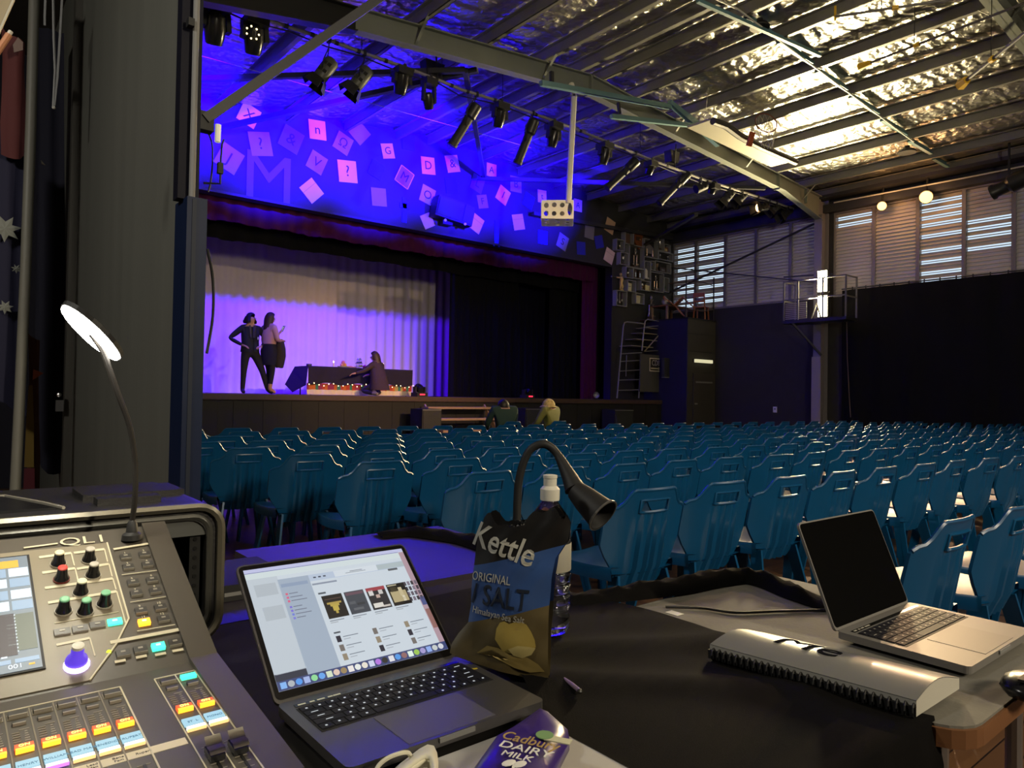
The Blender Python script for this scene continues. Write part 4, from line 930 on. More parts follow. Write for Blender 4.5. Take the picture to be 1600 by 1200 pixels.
# model lettering and printed frames
wtext('lettering','QL1',0.026,frame_mat(PU(130,842,0.0022)-eU*0.004,eX,eU)@Matrix.Diagonal((1.35,1,1,1)),M_ink2,mx,0.0003)
strip(37,858,90,851,0.003)
for a in ((61,873,111,866,0.0052),(115,866,163,860,0.0052),(66,897,117,890,0.0052),(120,891,170,883,0.0052),(70,921,176,906,0.0052),(75,944,182,926,0.0052),(88,1010,140,999,0.004)): strip(*a)
for a in ((111,866,116,886,0.0016),(163,860,168,880,0.0016),(117,890,122,910,0.0016),(170,883,175,903,0.0016),(176,906,181,923,0.0016),(182,926,196,975,0.0016),(85,976,185,958,0.001),(140,999,148,1027,0.0016)): strip(*a)
for a in ((177,860,239,850,0.0042),(238,850,279,976,0.0016),(190,900,245,893,0.001),(203,943,259,934,0.001),(214,988,273,978,0.001),(172,1006,283,985,0.0058),(283,985,291,1016,0.0016)): strip(*a)
# knobs: base pixel, cap colour
KC = {'w':mat('cap_cream',(0.75,0.68,0.45),0.4),'g':mat('cap_grey',(0.45,0.42,0.36),0.4),'r':mat('cap_red',(0.6,0.05,0.04),0.35),'y':mat('cap_pale',(0.7,0.72,0.5),0.4),'n':mat('cap_green',(0.18,0.5,0.28),0.4)}
for px, py, c_ in ((91,882,'w'),(139,876,'g'),(96,906,'r'),(145,900,'g'),(126,927,'y'),(99,956,'n'),(133,957,'n'),(163,945,'n')):
    o = PU(px,py,0.0015); k = MB().lathe([(0.0098,0),(0.0098,0.002),(0.0088,0.0045),(0.0070,0.009),(0.0060,0.018),(0.0058,0.0195)],o,nU,16).obj('knob', M_blackG, mx, smooth=True)
    MB().lathe([(0.0060,0.0195),(0.0058,0.0212),(0.004,0.0218)],o,nU,16).obj('knob_cap', KC[c_], k)
    MB().lathe([(0.0101,0.0003),(0.0101,0.0026)],o,nU,16).obj('knob_ring', KC['g'] if c_ != 'r' else mat('ring_red',(0.2,0.03,0.025),0.4), k)
o = PU(119,1036,0.0015); k = MB().lathe([(0.0125,0),(0.0125,0.004),(0.0115,0.008),(0.0072,0.014),(0.0068,0.024),(0.0060,0.026)],o,nU,18).obj('touch_knob', mat('violet_clear',(0.10,0.06,0.4),0.15,emit=(0.12,0.05,0.9),es=0.7), mx, smooth=True)
MB().lathe([(0.0070,0.024),(0.0066,0.0275),(0.003,0.028)],o,nU,16).obj('knob_cap', M_offw, k); MB().lathe([(0.014,0.0),(0.014,0.0028)],o-eU*0.004,nU,18).obj('glow_ring', emis('violet_glow',(0.55,0.4,1.0),5), k)
E_grn = emis('key_green',(0.05,0.85,0.45),2.2); E_key = emis('key_orange',(1.0,0.38,0.02),2.6); E_red = emis('key_red',(1.0,0.10,0.015),1.6)
def button(px, py, w=0.0145, l=0.010, lit=None, surf=PU, R=RU, nm='button'):
    c = surf(px,py); b_ = pb(nm, c, w, l, 0.0045, lit or M_keyD, R)
    n = Vector(R.col[2]); e = Vector(R.col[1])
    pb('key_face', c-e*l*0.52, w*0.98, 0.0012, 0.0042, lit or M_keyL, R, b_); pb('key_lens', c+e*0.001+n*0.0045, w*0.35, l*0.3, 0.0005, E_wht if lit else M_keyL, R, b_)
    return b_
for px, py in ((196,872),(225,868),(200,888),(230,884),(207.5,912),(237,908),(212.5,929),(242,925),(220,956),(250,951),(255,969)): button(px,py); 
button(225,974,lit=E_key)
for k, (px, py) in enumerate(((196,864),(225,860),(200,880),(230,876),(207,904),(237,899),(212,921),(242,916),(219,947),(249,942),(225,964),(254,959))):
    wtext('number',str(k+1),0.0058,frame_mat(PU(px-1,py,0.0022),eX,eU),M_ink2,mx,0.0002)
for px, py in ((97,990),(125,985),(152,979)): button(px,py,0.0175,0.0105)
button(179,974,0.017,0.0105,E_grn)
for px, py in ((192,1023),(219,1017),(273,1006)): button(px,py,0.0155,0.0105)
button(247,1012,0.0155,0.0105,E_grn); MB().cyl(PU(170,1019),PU(170,1019,0.002),0.0028,10).obj('indicator', emis('led_yellow',(0.7,0.9,0.02),2.5), mx)
for px, py in ((187,1035),(220,1028),(250,1024),(277,1018)): strip(px-8,py+1.6,px+9,py-1.6,0.0042)
# ---- fader section
colpx = [(-4,1181),(38,1171),(80.6,1160.6),(120.6,1150.6),(160,1141),(195.4,1131.5)]
colx = [PL(*q).x for q in colpx]; pitch = (colx[-1]-colx[1])/4
colx = [colx[-1]-pitch*k for k in range(9,-1,-1)]
mcol = [PL(288,1108).x, PL(321,1099).x]
sON = (sL(PL(195.4,1131.5))+sL(PL(120.6,1150.6))+sL(PL(288,1108)))/3
rs = {n: sL(PL(*q)) for n, q in dict(top=(184,1074),sel=(171,1087),cue=(178,1097),tick0=(186,1104),dsp=(211,1152),bar=(216,1162),tape=(238,1172),slot=(268,1178)).items()}
sEnd = -0.283
E_dsp = emis('name_display',(0.42,0.72,0.85),0.95)
barcol = [(0.6,0.2,1.0)]*7+[(1.0,0.55,0.2)]*3
names = ['','','','','KEITH','BETTY','HENRY','JULIANNE','POTS','ROLAND']
names = ['','','','','','SYNTH HR','HENRY','WILLIAM','LEAD MAN','BENEDICT','RUPERT']
for k, x in enumerate(colx+mcol):
    ms = k >= len(colx); w = pitch if not ms else (mcol[1]-mcol[0])
    kw = w*0.74
    pb('select_frame', atL(x,rs['sel']), w*0.86, 0.0125, 0.0006, M_conL, RL)
    lit = E_grn if k == len(colx)+1 else None
    q = pb('select_key', atL(x,rs['sel'],0.0006), kw, 0.009, 0.0035, lit or M_keyD, RL); pb('key_face', atL(x,rs['sel']-0.0042,0.0006), kw*0.98, 0.0018, 0.0038, lit or M_keyL, RL, q)
    q = pb('cue_key', atL(x,rs['cue']), kw*0.72, 0.0065, 0.003, M_keyD, RL); pb('key_face', atL(x,rs['cue']-0.003), kw*0.70, 0.002, 0.0032, M_keyL, RL, q)
    pb('meter_mark', atL(x+w*0.15,rs['tick0']-0.001), w*0.40, 0.0011, 0.0007, M_keyL, RL)
    for j in range(5):
        pb('meter_mark', atL(x+w*0.20,rs['tick0']-0.006-0.0048*j), w*(0.10+0.03*j), 0.0016, 0.0007, M_keyL, RL); pb('meter_led', atL(x-w*0.2,rs['tick0']-0.006-0.0048*j), w*0.3, 0.0014, 0.0007, M_conL, RL)
    q = pb('on_key', atL(x,sON), kw*0.95, 0.0105, 0.004, E_red, RL); pb('key_face', atL(x,sON-0.0050), kw*0.93, 0.0040, 0.0045, E_key, RL, q)
    wtext('key_text','ON',0.0062,frame_mat(atL(x,sON+0.0015,0.0043),eX,eL),emis('key_text',(1,0.85,0.15),3),q,0.0002)
    q = pb('name_display', atL(x,rs['dsp']), kw*1.12, 0.0155, 0.0022, E_dsp, RL)
    nm = ('ST  L' if k == len(colx) else 'MONO') if ms else (names[k] if k < len(names) else '')
    if nm and k > 4 or ms: wtext('name_text', nm if ms else names[min(k+1,10)], 0.0052, frame_mat(atL(x,rs['dsp']-0.0015,0.0023),eX,eL), mat('lcd_ink',(0.05,0.12,0.2),0.5,emit=(0.08,0.25,0.4),es=0.5), q, 0.0002)
    bc = (1.0,0.35,0.2) if ms else barcol[min(k,9)]
    q = pb('colour_bar', atL(x,rs['bar']-0.001), kw*1.10, 0.005, 0.0035, emis('bar_%d%d'%(bc[0]*10,bc[2]*10),tuple(0.6+0.4*v for v in bc),2.2), RL)
    pb('bar_glow', atL(x,rs['bar']-0.0040), kw*1.14, 0.0016, 0.003, emis('barglow_%d%d'%(bc[0]*10,bc[2]*10),bc,1.6), RL, q)
    pb('fader_slot', atL(x+w*0.02,(rs['slot']+sEnd)/2+0.004), 0.0028, rs['slot']-sEnd-0.02, 0.0008, M_black, RL)
    for j in range(7): pb('fader_mark', atL(x,rs['slot']-0.006-0.011*j), w*0.55, 0.0008, 0.0006, M_keyL, RL)
    pb('divider', atL(x-w/2,(rs['top']+sEnd)/2), 0.0014, rs['top']-sEnd, 0.0006, M_conL if not ms else M_ink2, RL)
    if k in (len(colx)-1, len(colx)+1): pb('divider', atL(x+w/2,(rs['top']+sEnd)/2), 0.0018, rs['top']-sEnd, 0.0006, M_ink2, RL)
    if ms or k < 6:
        s_ = sL(PL(347,1180)) if ms else rs['slot']-0.06-0.01*(k % 3)
        c = atL(x+w*0.02,s_,0.002); f = MB().prism([c+eX*a_*kw*0.42+eL*b_*0.011 for a_, b_ in ((-1,-1),(1,-1),(1,1),(-1,1))], nL*0.006).obj('fader_knob', M_blackG, mx)
        g = MB(); rows = [[c+nL*(0.006+hh)+eX*a_*kw*0.46+eL*(t_*0.0115) for a_ in (-1,-0.5,0.5,1)] for t_, hh in ((-1,0.002),(-0.5,0.005),(0,0.004),(0.5,0.006),(1,0.010))]; g.grid(rows); g.obj('knob_cap', M_chrome, f, smooth=2)
pb('top_line', atL((colx[0]+colx[-1])/2,rs['top']), colx[-1]-colx[0]+pitch, 0.0016, 0.0007, M_ink2, RL); pb('top_line', atL((mcol[0]+mcol[1])/2,rs['top']), (mcol[1]-mcol[0])*2, 0.0018, 0.0007, M_ink2, RL)
tp = pb('tape_strip', atL((colx[0]+PL(292,1158).x)/2,rs['tape']), PL(292,1158).x-colx[0], 0.0135, 0.0004, mat('masking_tape',(0.72,0.65,0.48),0.6), RL); tp['label'] = 'cream tape strip with handwriting'
for k, t in enumerate(('Synth','Henry','Will\nFam','Lead\nMan','Bene\nFam','Rupert')):
    i_ = len(colx)-6+k; wtext('handwriting', t, 0.0052, frame_mat(atL(colx[i_]+pitch*0.2,rs['tape'],0.0005),eX,eL), M_ink, tp, 0.0001)
# ================================================================== GOOSENECK LED LAMP ON THE CONSOLE
gl = thing('gooseneck_led_lamp', PU(207,842), 'lit gooseneck lamp with a bright oval head plugged into the mixing console', 'lamp')
c0 = PU(206,843,0.001)
MB().lathe([(0.015,0),(0.014,0.008),(0.009,0.012),(0.007,0.026),(0.004,0.030)],c0,(0,0,1),14).obj('plug', M_black, gl, smooth=True)
HC = onY(142,521,1.16)
MB().tube(spline([c0+Vector((0,0,0.03)),onY(211,775,1.215),onY(211,720,1.21),onY(202,665,1.2),onY(186,620,1.19),onY(172,580,1.18),onY(160,548,1.17),HC],6),0.0042,8).obj('gooseneck', mat('rubber',(0.014,0.012,0.011),0.8), gl, smooth=True)
maj = (_r*0.795-_u*0.607).normalized(); perp = (-_r*0.607-_u*0.795).normalized(); tocam = (EYE-HC).normalized()
nH = (tocam*0.50+perp*0.87).normalized()
a_ = maj; b_ = nH.cross(a_).normalized()
hp = MB(); ring = [HC+a_*0.052*math.cos(i/24*6.2832)+b_*0.052*math.sin(i/24*6.2832) for i in range(24)]
hp.prism([p-nH*0.008 for p in ring], nH*0.007); hp.obj('lamp_head', M_black, gl)
MB().prism([HC+(p-HC)*0.96-nH*0.001 for p in ring], nH*0.003).obj('light_disc', emis('led_disc',(1.0,0.96,0.84),40), gl)
ll = bpy.data.lights.new('console_lamp_light','AREA'); ll.shape = 'DISK'; ll.size = 0.09; ll.energy = 1.5; ll.color = (1.0,0.90,0.66)
lo = bpy.data.objects.new('console_lamp_light', ll); COL.objects.link(lo); lo.location = HC+nH*0.006; lo.rotation_euler = nH.to_track_quat('-Z','Y').to_euler()
# ================================================================== RACK CASE
rk = thing('rack_case', (0.145,1.51,TT), 'black moulded rack case with alloy front rim behind the mixing console', 'case')
x0, x1, y0, y1, z0, z1 = -0.13, 0.425, 1.338, 1.70, TT+0.002, 1.0
M_rack = mat('rack_plastic',(0.022,0.021,0.022),0.42,bump=0.1,bscale=200)
def rr2(x0, x1, z0, z1, r, y, n=5):
    return [(p[0], y, p[1]) for p in [(q[0],q[1]) for q in rrect(x0,x1,z0,z1,r,0,n)]]
outer0 = rr2(x0,x1,z0,z1,0.045,y0); outer1 = rr2(x0,x1,z0,z1,0.045,y1); inner0 = rr2(x0+0.03,x1-0.03,z0+0.03,z1-0.03,0.03,y0); inner1 = rr2(x0+0.03,x1-0.03,z0+0.03,z1-0.03,0.03,y1-0.03)
b = MB(); n = len(outer0); b.grid([inner1,inner0,outer0,outer1],None,True)
b.add(inner1,[tuple(range(n))]); b.add(outer1,[tuple(range(n))]); b.obj('shell', M_rack, rk, smooth=True)
MB().tube([(p[0],y0-0.004,p[2]) for p in rr2(x0+0.006,x1-0.006,z0+0.006,z1-0.006,0.04,y0)],0.0075,6,None,True).obj('front_rim', mat('alloy_rim',(0.24,0.225,0.18),0.35,metal=0.7), rk, smooth=True)
MB().tube([(p[0],y0+0.002,p[2]) for p in rr2(x0+0.024,x1-0.024,z0+0.024,z1-0.024,0.03,y0)],0.006,6,None,True).obj('inner_rim', mat('inner_rim',(0.12,0.12,0.11),0.35,metal=0.6), rk, smooth=True)
MB().box2((x0+0.03,y0+0.004,z1-0.058),(x1-0.03,y0+0.012,z1-0.03)).obj('rack_lip', mat('rack_lip',(0.16,0.165,0.16),0.3,metal=0.5), rk)
for xx in (x0+0.04, x1-0.055):
    r_ = MB().box2((xx,y0+0.012,z0+0.03),(xx+0.018,y0+0.016,z1-0.03)).obj('rack_rail', M_blackMet, rk)
    for k in range(10): MB().cyl((xx+0.009,y0+0.0105,z0+0.05+0.0165*k),(xx+0.009,y0+0.0125,z0+0.05+0.0165*k),0.0036,8).obj('rail_hole', mat('hole_black',(0.002,0.002,0.002),0.9), r_)
MB().box2((x1-0.11,y0+0.015,z0+0.035),(x1-0.06,y0+0.04,z0+0.048)).obj('latch', M_grey, rk)
MB().box2((x0+0.06,y0+0.03,z0+0.06),(x1-0.06,y0+0.2,z0+0.10)).obj('rack_unit', M_black, rk)
MB().prism([(x0+0.14,y0+0.05,z1),(x0+0.30,y0+0.05,z1),(x0+0.24,y0+0.24,z1),(x0+0.08,y0+0.24,z1)],(0,0,0.004)).obj('top_recess', M_blackG, rk)
MB().tube([(x0+0.31,y0+0.045,z1+0.003),(x0+0.29,y0+0.12,z1+0.003),(x0+0.245,y0+0.25,z1+0.003),(x0+0.07,y0+0.25,z1+0.003)],0.003,5).obj('recess_edge', M_keyL, rk)
MB().box2((x0+0.35,y0+0.13,z1),(x0+0.52,y0+0.25,z1+0.010)).obj('top_rib', M_rack, rk); MB().box2((x0+0.36,y0+0.05,z1),(x0+0.46,y0+0.09,z1+0.012)).obj('top_rib', M_rack, rk)
# ================================================================== LAPTOPS
M_body1 = mat('space_grey', (0.15,0.145,0.15), 0.38, metal=0.75); M_key = mat('laptop_key', (0.010,0.010,0.016), 0.6, spec=0.25); M_glyph = emis('key_glyph',(0.8,0.85,0.9),0.7)
M_glyph2 = mat('key_glyph_dim',(0.45,0.42,0.36),0.5); M_screenK = mat('screen_black',(0.004,0.004,0.004),0.03,spec=0.7); M_body2 = mat('silver_grey',(0.22,0.21,0.20),0.5,metal=0.4)
def laptop(name, hl, hr, dep, topL, topR, label, lit):
    W_ = (hr-hl).length; ex = (hr-hl).normalized(); ey = Vector((-ex.y,ex.x,0)); fr = -ey
    z = hl.z; o = thing(name, (hl+hr)/2+fr*dep/2, label, 'laptop'); body = M_body1 if lit else M_body2
    O = hl
    def q(u, v, h=0.0): return O+ex*u+fr*v+Vector((0,0,h))
    pts = [(p[0],p[1]) for p in rrect(0,W_,0,dep,0.010,0,4)]
    MB().prism([q(u,v,0.002) for u, v in pts], (0,0,0.013)).obj('base', body, o)
    for u, v in ((0.03,0.03),(W_-0.03,0.03),(0.03,dep-0.03),(W_-0.03,dep-0.03)): MB().cyl(q(u,v,0),q(u,v,0.002),0.008,8).obj('foot', M_black, o)
    th = 0.015
    kw0, kv0, kw1, kv1 = W_*0.055, 0.021, W_*0.945, dep*0.52
    RK = Matrix((ex,ey,Vector((0,0,1)))).transposed()
    MB().box(q((kw0+kw1)/2,(kv0+kv1)/2+0.006,th+0.0002),(kw1-kw0+0.004,kv1-kv0-0.008,0.0006),None,RK).obj('key_well', M_black, o)
    tb = MB().box(q(W_/2,kv0+0.001,th+0.0006),(kw1-kw0,0.0085,0.0006),None,RK).obj('touch_bar', mat('touch_bar',(0.008,0.008,0.008),0.2), o)
    for k, du in enumerate((0.01,0.025,0.038,0.052,0.062)): MB().box(q(kw0+du,kv0+0.001,th+0.0011),(0.007 if k % 2 else 0.011,0.003,0.0003),None,RK).obj('touch_mark', emis('touch_mark',(0.6,0.55,0.35),0.7) if lit else M_glyph2, tb)
    rowsn = [14,14,13,12,10]; ph = (kv1-kv0-0.012)/5; rr = random.Random(4)
    for r_, nk in enumerate(rowsn):
        fullw = kw1-kw0; un = fullw/14.5; v = kv0+0.010+ph*(r_+0.5)
        widths = {0:[1]*13+[1.5],1:[1.5]+[1]*13,2:[1.75]+[1]*11+[1.75],3:[2.25]+[1]*10+[2.25],4:[1,1,1,1.2,5.3,1.2,1,0.93,0.93,0.94]}[r_]
        u = kw0
        for i, wd in enumerate(widths):
            ww = wd*un; kb_ = MB(); kb_.box((0,0,0.0006),(ww-0.0022,ph-0.0022,0.0012),M_key)
            if not (r_ == 4 and i == 4): kb_.box((0,rr.uniform(-0.001,0.001),0.00125),((0.003 if wd < 1.3 else 0.010),0.003 if wd < 1.3 else 0.0016,0.0002),M_glyph if lit else M_glyph2)
            k_ = bpy.data.objects.new('key', kb_.mesh('key')); COL.objects.link(k_); k_.matrix_basis = Matrix.Translation(q(u+ww/2,v,th+0.0006)) @ RK.to_4x4(); par(k_, o); u += ww
    MB().box(q(W_/2,dep*0.76,th+0.0002),(W_*0.44,dep*0.42,0.0006),None,RK).obj('trackpad', mat('trackpad_'+('g' if lit else 's'),(0.14,0.135,0.145) if lit else (0.20,0.19,0.18),0.5,metal=0.4), o)
    MB().box(q(W_/2,dep-0.0005,0.011),(0.055,0.006,0.006),None,RK).obj('lid_notch', M_grey, o)
    # screen
    T0 = topL; up_ = ((topL+topR)/2-(hl+hr)/2); H_ = up_.length; ev = up_.normalized(); en = ex.cross(ev)
    if en.dot(EYE-hl) < 0: en = -en
    S0 = hl+Vector((0,0,th*0.6))
    def s_(u, v, h=0.0): return S0+ex*u+ev*v+en*h
    pts = [(p[0],p[1]) for p in rrect(0,W_,0.004,H_,0.010,0,4)]
    lid = MB().prism([s_(u,v,-0.005) for u, v in pts], en*0.005).obj('lid', body, o)
    pts = [(p[0],p[1]) for p in rrect(0.003,W_-0.003,0.010,H_-0.003,0.008,0,4)]
    MB().prism([s_(u,v,0.0) for u, v in pts], en*0.0008).obj('bezel', M_screenK if not lit else mat('bezel_black',(0.006,0.006,0.008),0.12), o)
    MB().cyl(q(0.03,0.004,th*0.55),q(W_-0.03,0.004,th*0.55),0.005,10).obj('hinge', M_black, o)
    return o, s_, W_, H_, ex, ev, en
hl = onZ(430,1126,TT+0.006); hl = Vector((0.382,0.962,TT+0.006)); hr = Vector((0.687,0.962,TT+0.006))
tL = onX(352,903,hl.x); tR = onX(651,848,hr.x)
tY = (tL.y+tR.y)/2; tZ = (tL.z+tR.z)/2; print('lap1 top', tL, tR)
lp, s_, W_, H_, ex, ev, en = laptop('laptop', hl, hr, 0.214, Vector((hl.x,tY,tZ)), Vector((hr.x,tY,tZ)), 'space grey laptop with a bright music library window on its screen', True)
RS = Matrix((ex,ev,en)).transposed()
bx_, by_ = 0.0095, 0.022; SW, SH = W_-2*bx_, H_-by_-0.011
scr = MB().box(s_(W_/2,by_+SH/2,0.0010),(SW,SH,0.0004),None,RS).obj('screen', emis('ui_window',(0.60,0.67,0.74),0.95), lp)
lay = [0]
def ui(u0, v0, u1, v1, col, s=1.0, name='screen_item', lift=1):
    m = emis('ui_%02d%02d%02d_%d' % (int(col[0]*99),int(col[1]*99),int(col[2]*99),int(s*10)), col, s)
    return MB().box(s_(bx_+SW*(u0+u1)/2, by_+SH*(1-(v0+v1)/2), 0.0011+0.0002*lift),(SW*abs(u1-u0),SH*abs(v1-v0),0.0002),None,RS).obj(name, m, scr)
ui(0,0,1,0.032,(0.50,0.52,0.75)); ui(0,0.032,0.965,0.036,(0.12,0.14,0.35)); ui(0,0.04,0.965,0.09,(0.60,0.68,0.70))
ui(0.0,0.09,0.17,0.88,(0.50,0.56,0.62)); ui(0.03,0.145,0.15,0.25,(0.42,0.47,0.52),1,'thumbnail',2); ui(0.04,0.345,0.15,0.46,(0.42,0.47,0.52),1,'thumbnail',2)
ui(0.165,0.125,0.345,0.93,(0.34,0.41,0.51)); ui(0.175,0.17,0.33,0.20,(0.26,0.33,0.46),1,'list_row',2)
ui(0.345,0.125,0.965,0.185,(0.45,0.53,0.66)); ui(0.5,0.125,0.78,0.18,(0.62,0.68,0.74),1,'player_panel',2); ui(0.78,0.13,0.965,0.18,(0.40,0.47,0.50),1,'search_box',2)
for k, u in enumerate((0.37,0.40,0.43)): ui(u,0.15,u+0.016,0.162,(0.1,0.12,0.18),0.6,'player_button',3)
ui(0.845,0.185,0.91,0.205,(0.12,0.13,0.15),0.8,'filter_button',2); ui(0.6,0.145,0.68,0.151,(0.3,0.34,0.4),0.7,'text_line',3); ui(0.57,0.158,0.70,0.163,(0.35,0.4,0.45),0.7,'text_line',3)
ui(0.35,0.21,0.50,0.225,(0.3,0.35,0.45),0.8,'text_line',2)
for k, c in enumerate(((0.8,0.15,0.25),(0.8,0.15,0.3),(0.8,0.15,0.3),(0.25,0.2,0.75),(0.25,0.2,0.8),(0.2,0.25,0.8),(0.25,0.25,0.8))):
    v = 0.255+0.032*k+(0.02 if k > 2 else 0); ui(0.185,v,0.198,v+0.018,c,0.8,'list_icon',2); ui(0.205,v+0.005,0.255+0.02*(k % 3),v+0.011,(0.18,0.2,0.28),0.8,'text_line',2)
for k in range(3):
    a0 = 0.372+0.138*k
def album(u0, v0, base, bits, s=0.10):
    a = ui(u0,v0,u0+0.122,v0+0.205,base,0.9,'album_cover',2)
    for (x_, y_, w_, h_, c) in bits: ui(u0+0.122*x_,v0+0.205*y_,u0+0.122*(x_+w_),v0+0.205*(y_+h_),c,0.9,'cover_art',3)
album(0.375,0.335,(0.012,0.010,0.012),[(0.15,0.32,0.7,0.08,(0.45,0.33,0.08)),(0.28,0.40,0.44,0.10,(0.50,0.38,0.08)),(0.36,0.50,0.28,0.2,(0.55,0.42,0.08)),(0.44,0.70,0.12,0.12,(0.5,0.38,0.08)),(0.1,0.16,0.8,0.03,(0.10,0.06,0.05))])
album(0.512,0.335,(0.055,0.065,0.085),[(0.05,0.05,0.9,0.12,(0.14,0.08,0.11)),(0.1,0.45,0.3,0.12,(0.10,0.11,0.13)),(0.45,0.55,0.4,0.1,(0.035,0.04,0.05)),(0.2,0.75,0.5,0.1,(0.12,0.13,0.15))])
album(0.650,0.335,(0.02,0.02,0.028),[(0.0,0.0,1.0,0.16,(0.35,0.05,0.07)),(0.08,0.12,0.24,0.24,(0.7,0.68,0.66)),(0.6,0.15,0.22,0.2,(0.6,0.58,0.56)),(0.4,0.35,0.2,0.15,(0.55,0.4,0.35)),(0.1,0.72,0.5,0.2,(0.75,0.72,0.66)),(0.55,0.86,0.4,0.08,(0.6,0.55,0.5))])
album(0.787,0.335,(0.012,0.010,0.010),[(0.08,0.35,0.84,0.5,(0.48,0.40,0.22)),(0.55,0.2,0.2,0.4,(0.65,0.56,0.35)),(0.15,0.15,0.35,0.22,(0.05,0.04,0.02)),(0.05,0.04,0.5,0.05,(0.5,0.45,0.3)),(0.62,0.6,0.14,0.25,(0.8,0.75,0.6))])
rr = random.Random(8)
for j in range(4):
    for i in range(4): g = rr.uniform(0.02,0.2); ui(0.905+0.025*i-0.001*j,0.335+0.05*j,0.922+0.025*i-0.001*j,0.373+0.05*j,(g*1.2,g,g*1.3),0.9,'artist_thumb',2)
for k in range(4): ui(0.375+0.138*k,0.555,0.46+0.138*k,0.563,(0.3,0.34,0.4),0.8,'text_line',2); ui(0.375+0.138*k,0.572,0.42+0.138*k,0.578,(0.42,0.46,0.5),0.8,'text_line',2)
ui(0.365,0.30,0.41,0.315,(0.1,0.12,0.15),0.7,'heading',2); ui(0.372,0.655,0.41,0.668,(0.1,0.12,0.15),0.7,'heading',2)
for c, u0 in enumerate((0.375,0.595,0.80)):
    for r_ in range(3):
        v0 = 0.69+0.075*r_; g = [(0.02,0.02,0.04),(0.18,0.16,0.15),(0.3,0.25,0.18)][(c+r_) % 3]
        ui(u0,v0,u0+0.026,v0+0.052,g,0.9,'song_thumb',2); ui(u0+0.04,v0+0.012,u0+0.13,v0+0.018,(0.2,0.24,0.3),0.8,'text_line',2); ui(u0+0.04,v0+0.034,u0+0.08,v0+0.039,(0.4,0.44,0.5),0.8,'text_line',2)
ui(0.0,0.875,0.165,0.93,(0.03,0.035,0.06)); ui(0,0.93,1,1.0,(0.05,0.07,0.20),0.9,'dock',1)
ui(0.965,0.036,1.0,0.93,(0.52,0.36,0.42),0.8,'wallpaper',1); ui(0.97,0.5,1.0,0.58,(0.10,0.12,0.3),0.8,'wallpaper_item',2); ui(0.97,0.62,1.0,0.80,(0.4,0.2,0.18),0.7,'wallpaper_item',2)
ic = [(0.25,0.5,0.95),(0.45,0.5,0.55),(0.1,0.35,0.9),(0.4,0.5,0.85),(0.3,0.75,0.35),(0.15,0.4,0.9),(0.7,0.8,0.6),(0.8,0.6,0.5),(0.35,0.25,0.12),(0.9,0.85,0.82),(0.85,0.88,0.85),(0.85,0.8,0.7),(0.65,0.7,0.9),(0.5,0.2,0.8),(0.03,0.03,0.03),(0.8,0.8,0.85),(0.1,0.35,0.85),(0.3,0.15,0.15),(0.8,0.95,0.85),(0.35,0.6,0.1),(0.4,0.35,0.7),(0.3,0.45,0.9),(0.6,0.65,0.65),(0.7,0.72,0.78)]
for k, c in enumerate(ic):
    u = 0.014+0.0405*k; pts = [(bx_+SW*(u+0.015)+0.0050*math.cos(i/10*6.28), by_+SH*0.036+0.0050*math.sin(i/10*6.28)) for i in range(10)] if k % 3 else None
    if pts: MB().prism([s_(a_,b_,0.0014) for a_, b_ in pts], en*0.0003).obj('dock_icon', emis('ic_%d'%k,c,0.9), scr)
    else: ui(u,0.942,u+0.031,0.988,c,0.9,'dock_icon',3)
# second laptop
hl = Vector((1.328,0.643,TT+0.006)); hr = Vector((1.650,0.640,TT+0.006)); tL = onX(1243,822,hl.x); tR = onX(1367,804,hr.x); print('lap2 top', tL, tR)
lp2 = laptop('laptop', hl, hr, 0.222, Vector((hl.x,(tL.y+tR.y)/2,(tL.z+tR.z)/2)), Vector((hr.x,(tL.y+tR.y)/2,(tL.z+tR.z)/2)), 'silver laptop with a black switched-off screen on the laminate table', False)
# ================================================================== SPIRAL BOUND SCRIPT
A, B_, C_, D_ = Vector((1.050,0.728,0)), Vector((1.196,0.716,0)), Vector((1.250,0.412,0)), Vector((1.090,0.413,0))
def bookp(u, v, h): # u spiral->free edge, v far->near
    p = (A*(1-v)+D_*v)*(1-u)+(B_*(1-v)+C_*v)*u; return Vector((p.x,p.y,TT+0.0075+h))
bk = thing('spiral_bound_script', bookp(0.5,0.5,0), 'thick spiral bound script with a clear cover lying curled on the laminate table', 'book')
hh = lambda u: 0.012+0.026*math.sin(math.pi*min(1,u*0.62+0.22))**2*(1-0.15*u)
us = [i/10 for i in range(11)]
def prism_uv(lo, hi, m, name, grow=0.0):
    b = MB(); vs_ = [i/6 for i in range(7)]
    top = [[bookp(u,v,hi(u)) for v in vs_] for u in us]; bot = [[bookp(u,v,lo(u)) for v in vs_] for u in us]
    b.grid(top); b.grid(bot)
    b.grid([[r_[0] for r_ in top],[r_[0] for r_ in bot]]); b.grid([[r_[-1] for r_ in top],[r_[-1] for r_ in bot]]); b.grid([top[0],bot[0]]); b.grid([top[-1],bot[-1]])
    return b.obj(name, m, bk, smooth=True)
prism_uv(lambda u: 0.0, lambda u: hh(u)*0.96, mat('paper_stack',(0.5,0.48,0.42),0.7,var=0.1,vscale=200,stretch=(0.1,0.1,20)), 'page_stack')
prism_uv(lambda u: hh(u)*0.965, lambda u: hh(u)*0.965+0.0012, mat('clear_cover',(0.17,0.17,0.165),0.32,coat=0.12,spec=0.35), 'cover')
co = bk.children[-1]
ti = wtext('title','Me',0.085,Matrix(),mat('title_ink',(0.012,0.012,0.014),0.9,spec=0.0),None,0.0003)
bm = bmesh.new(); bm.from_mesh(ti.data)
for k in range(-9,10): bmesh.ops.bisect_plane(bm, geom=bm.verts[:]+bm.edges[:]+bm.faces[:], plane_co=(0,k*0.005,0), plane_no=(0,1,0))
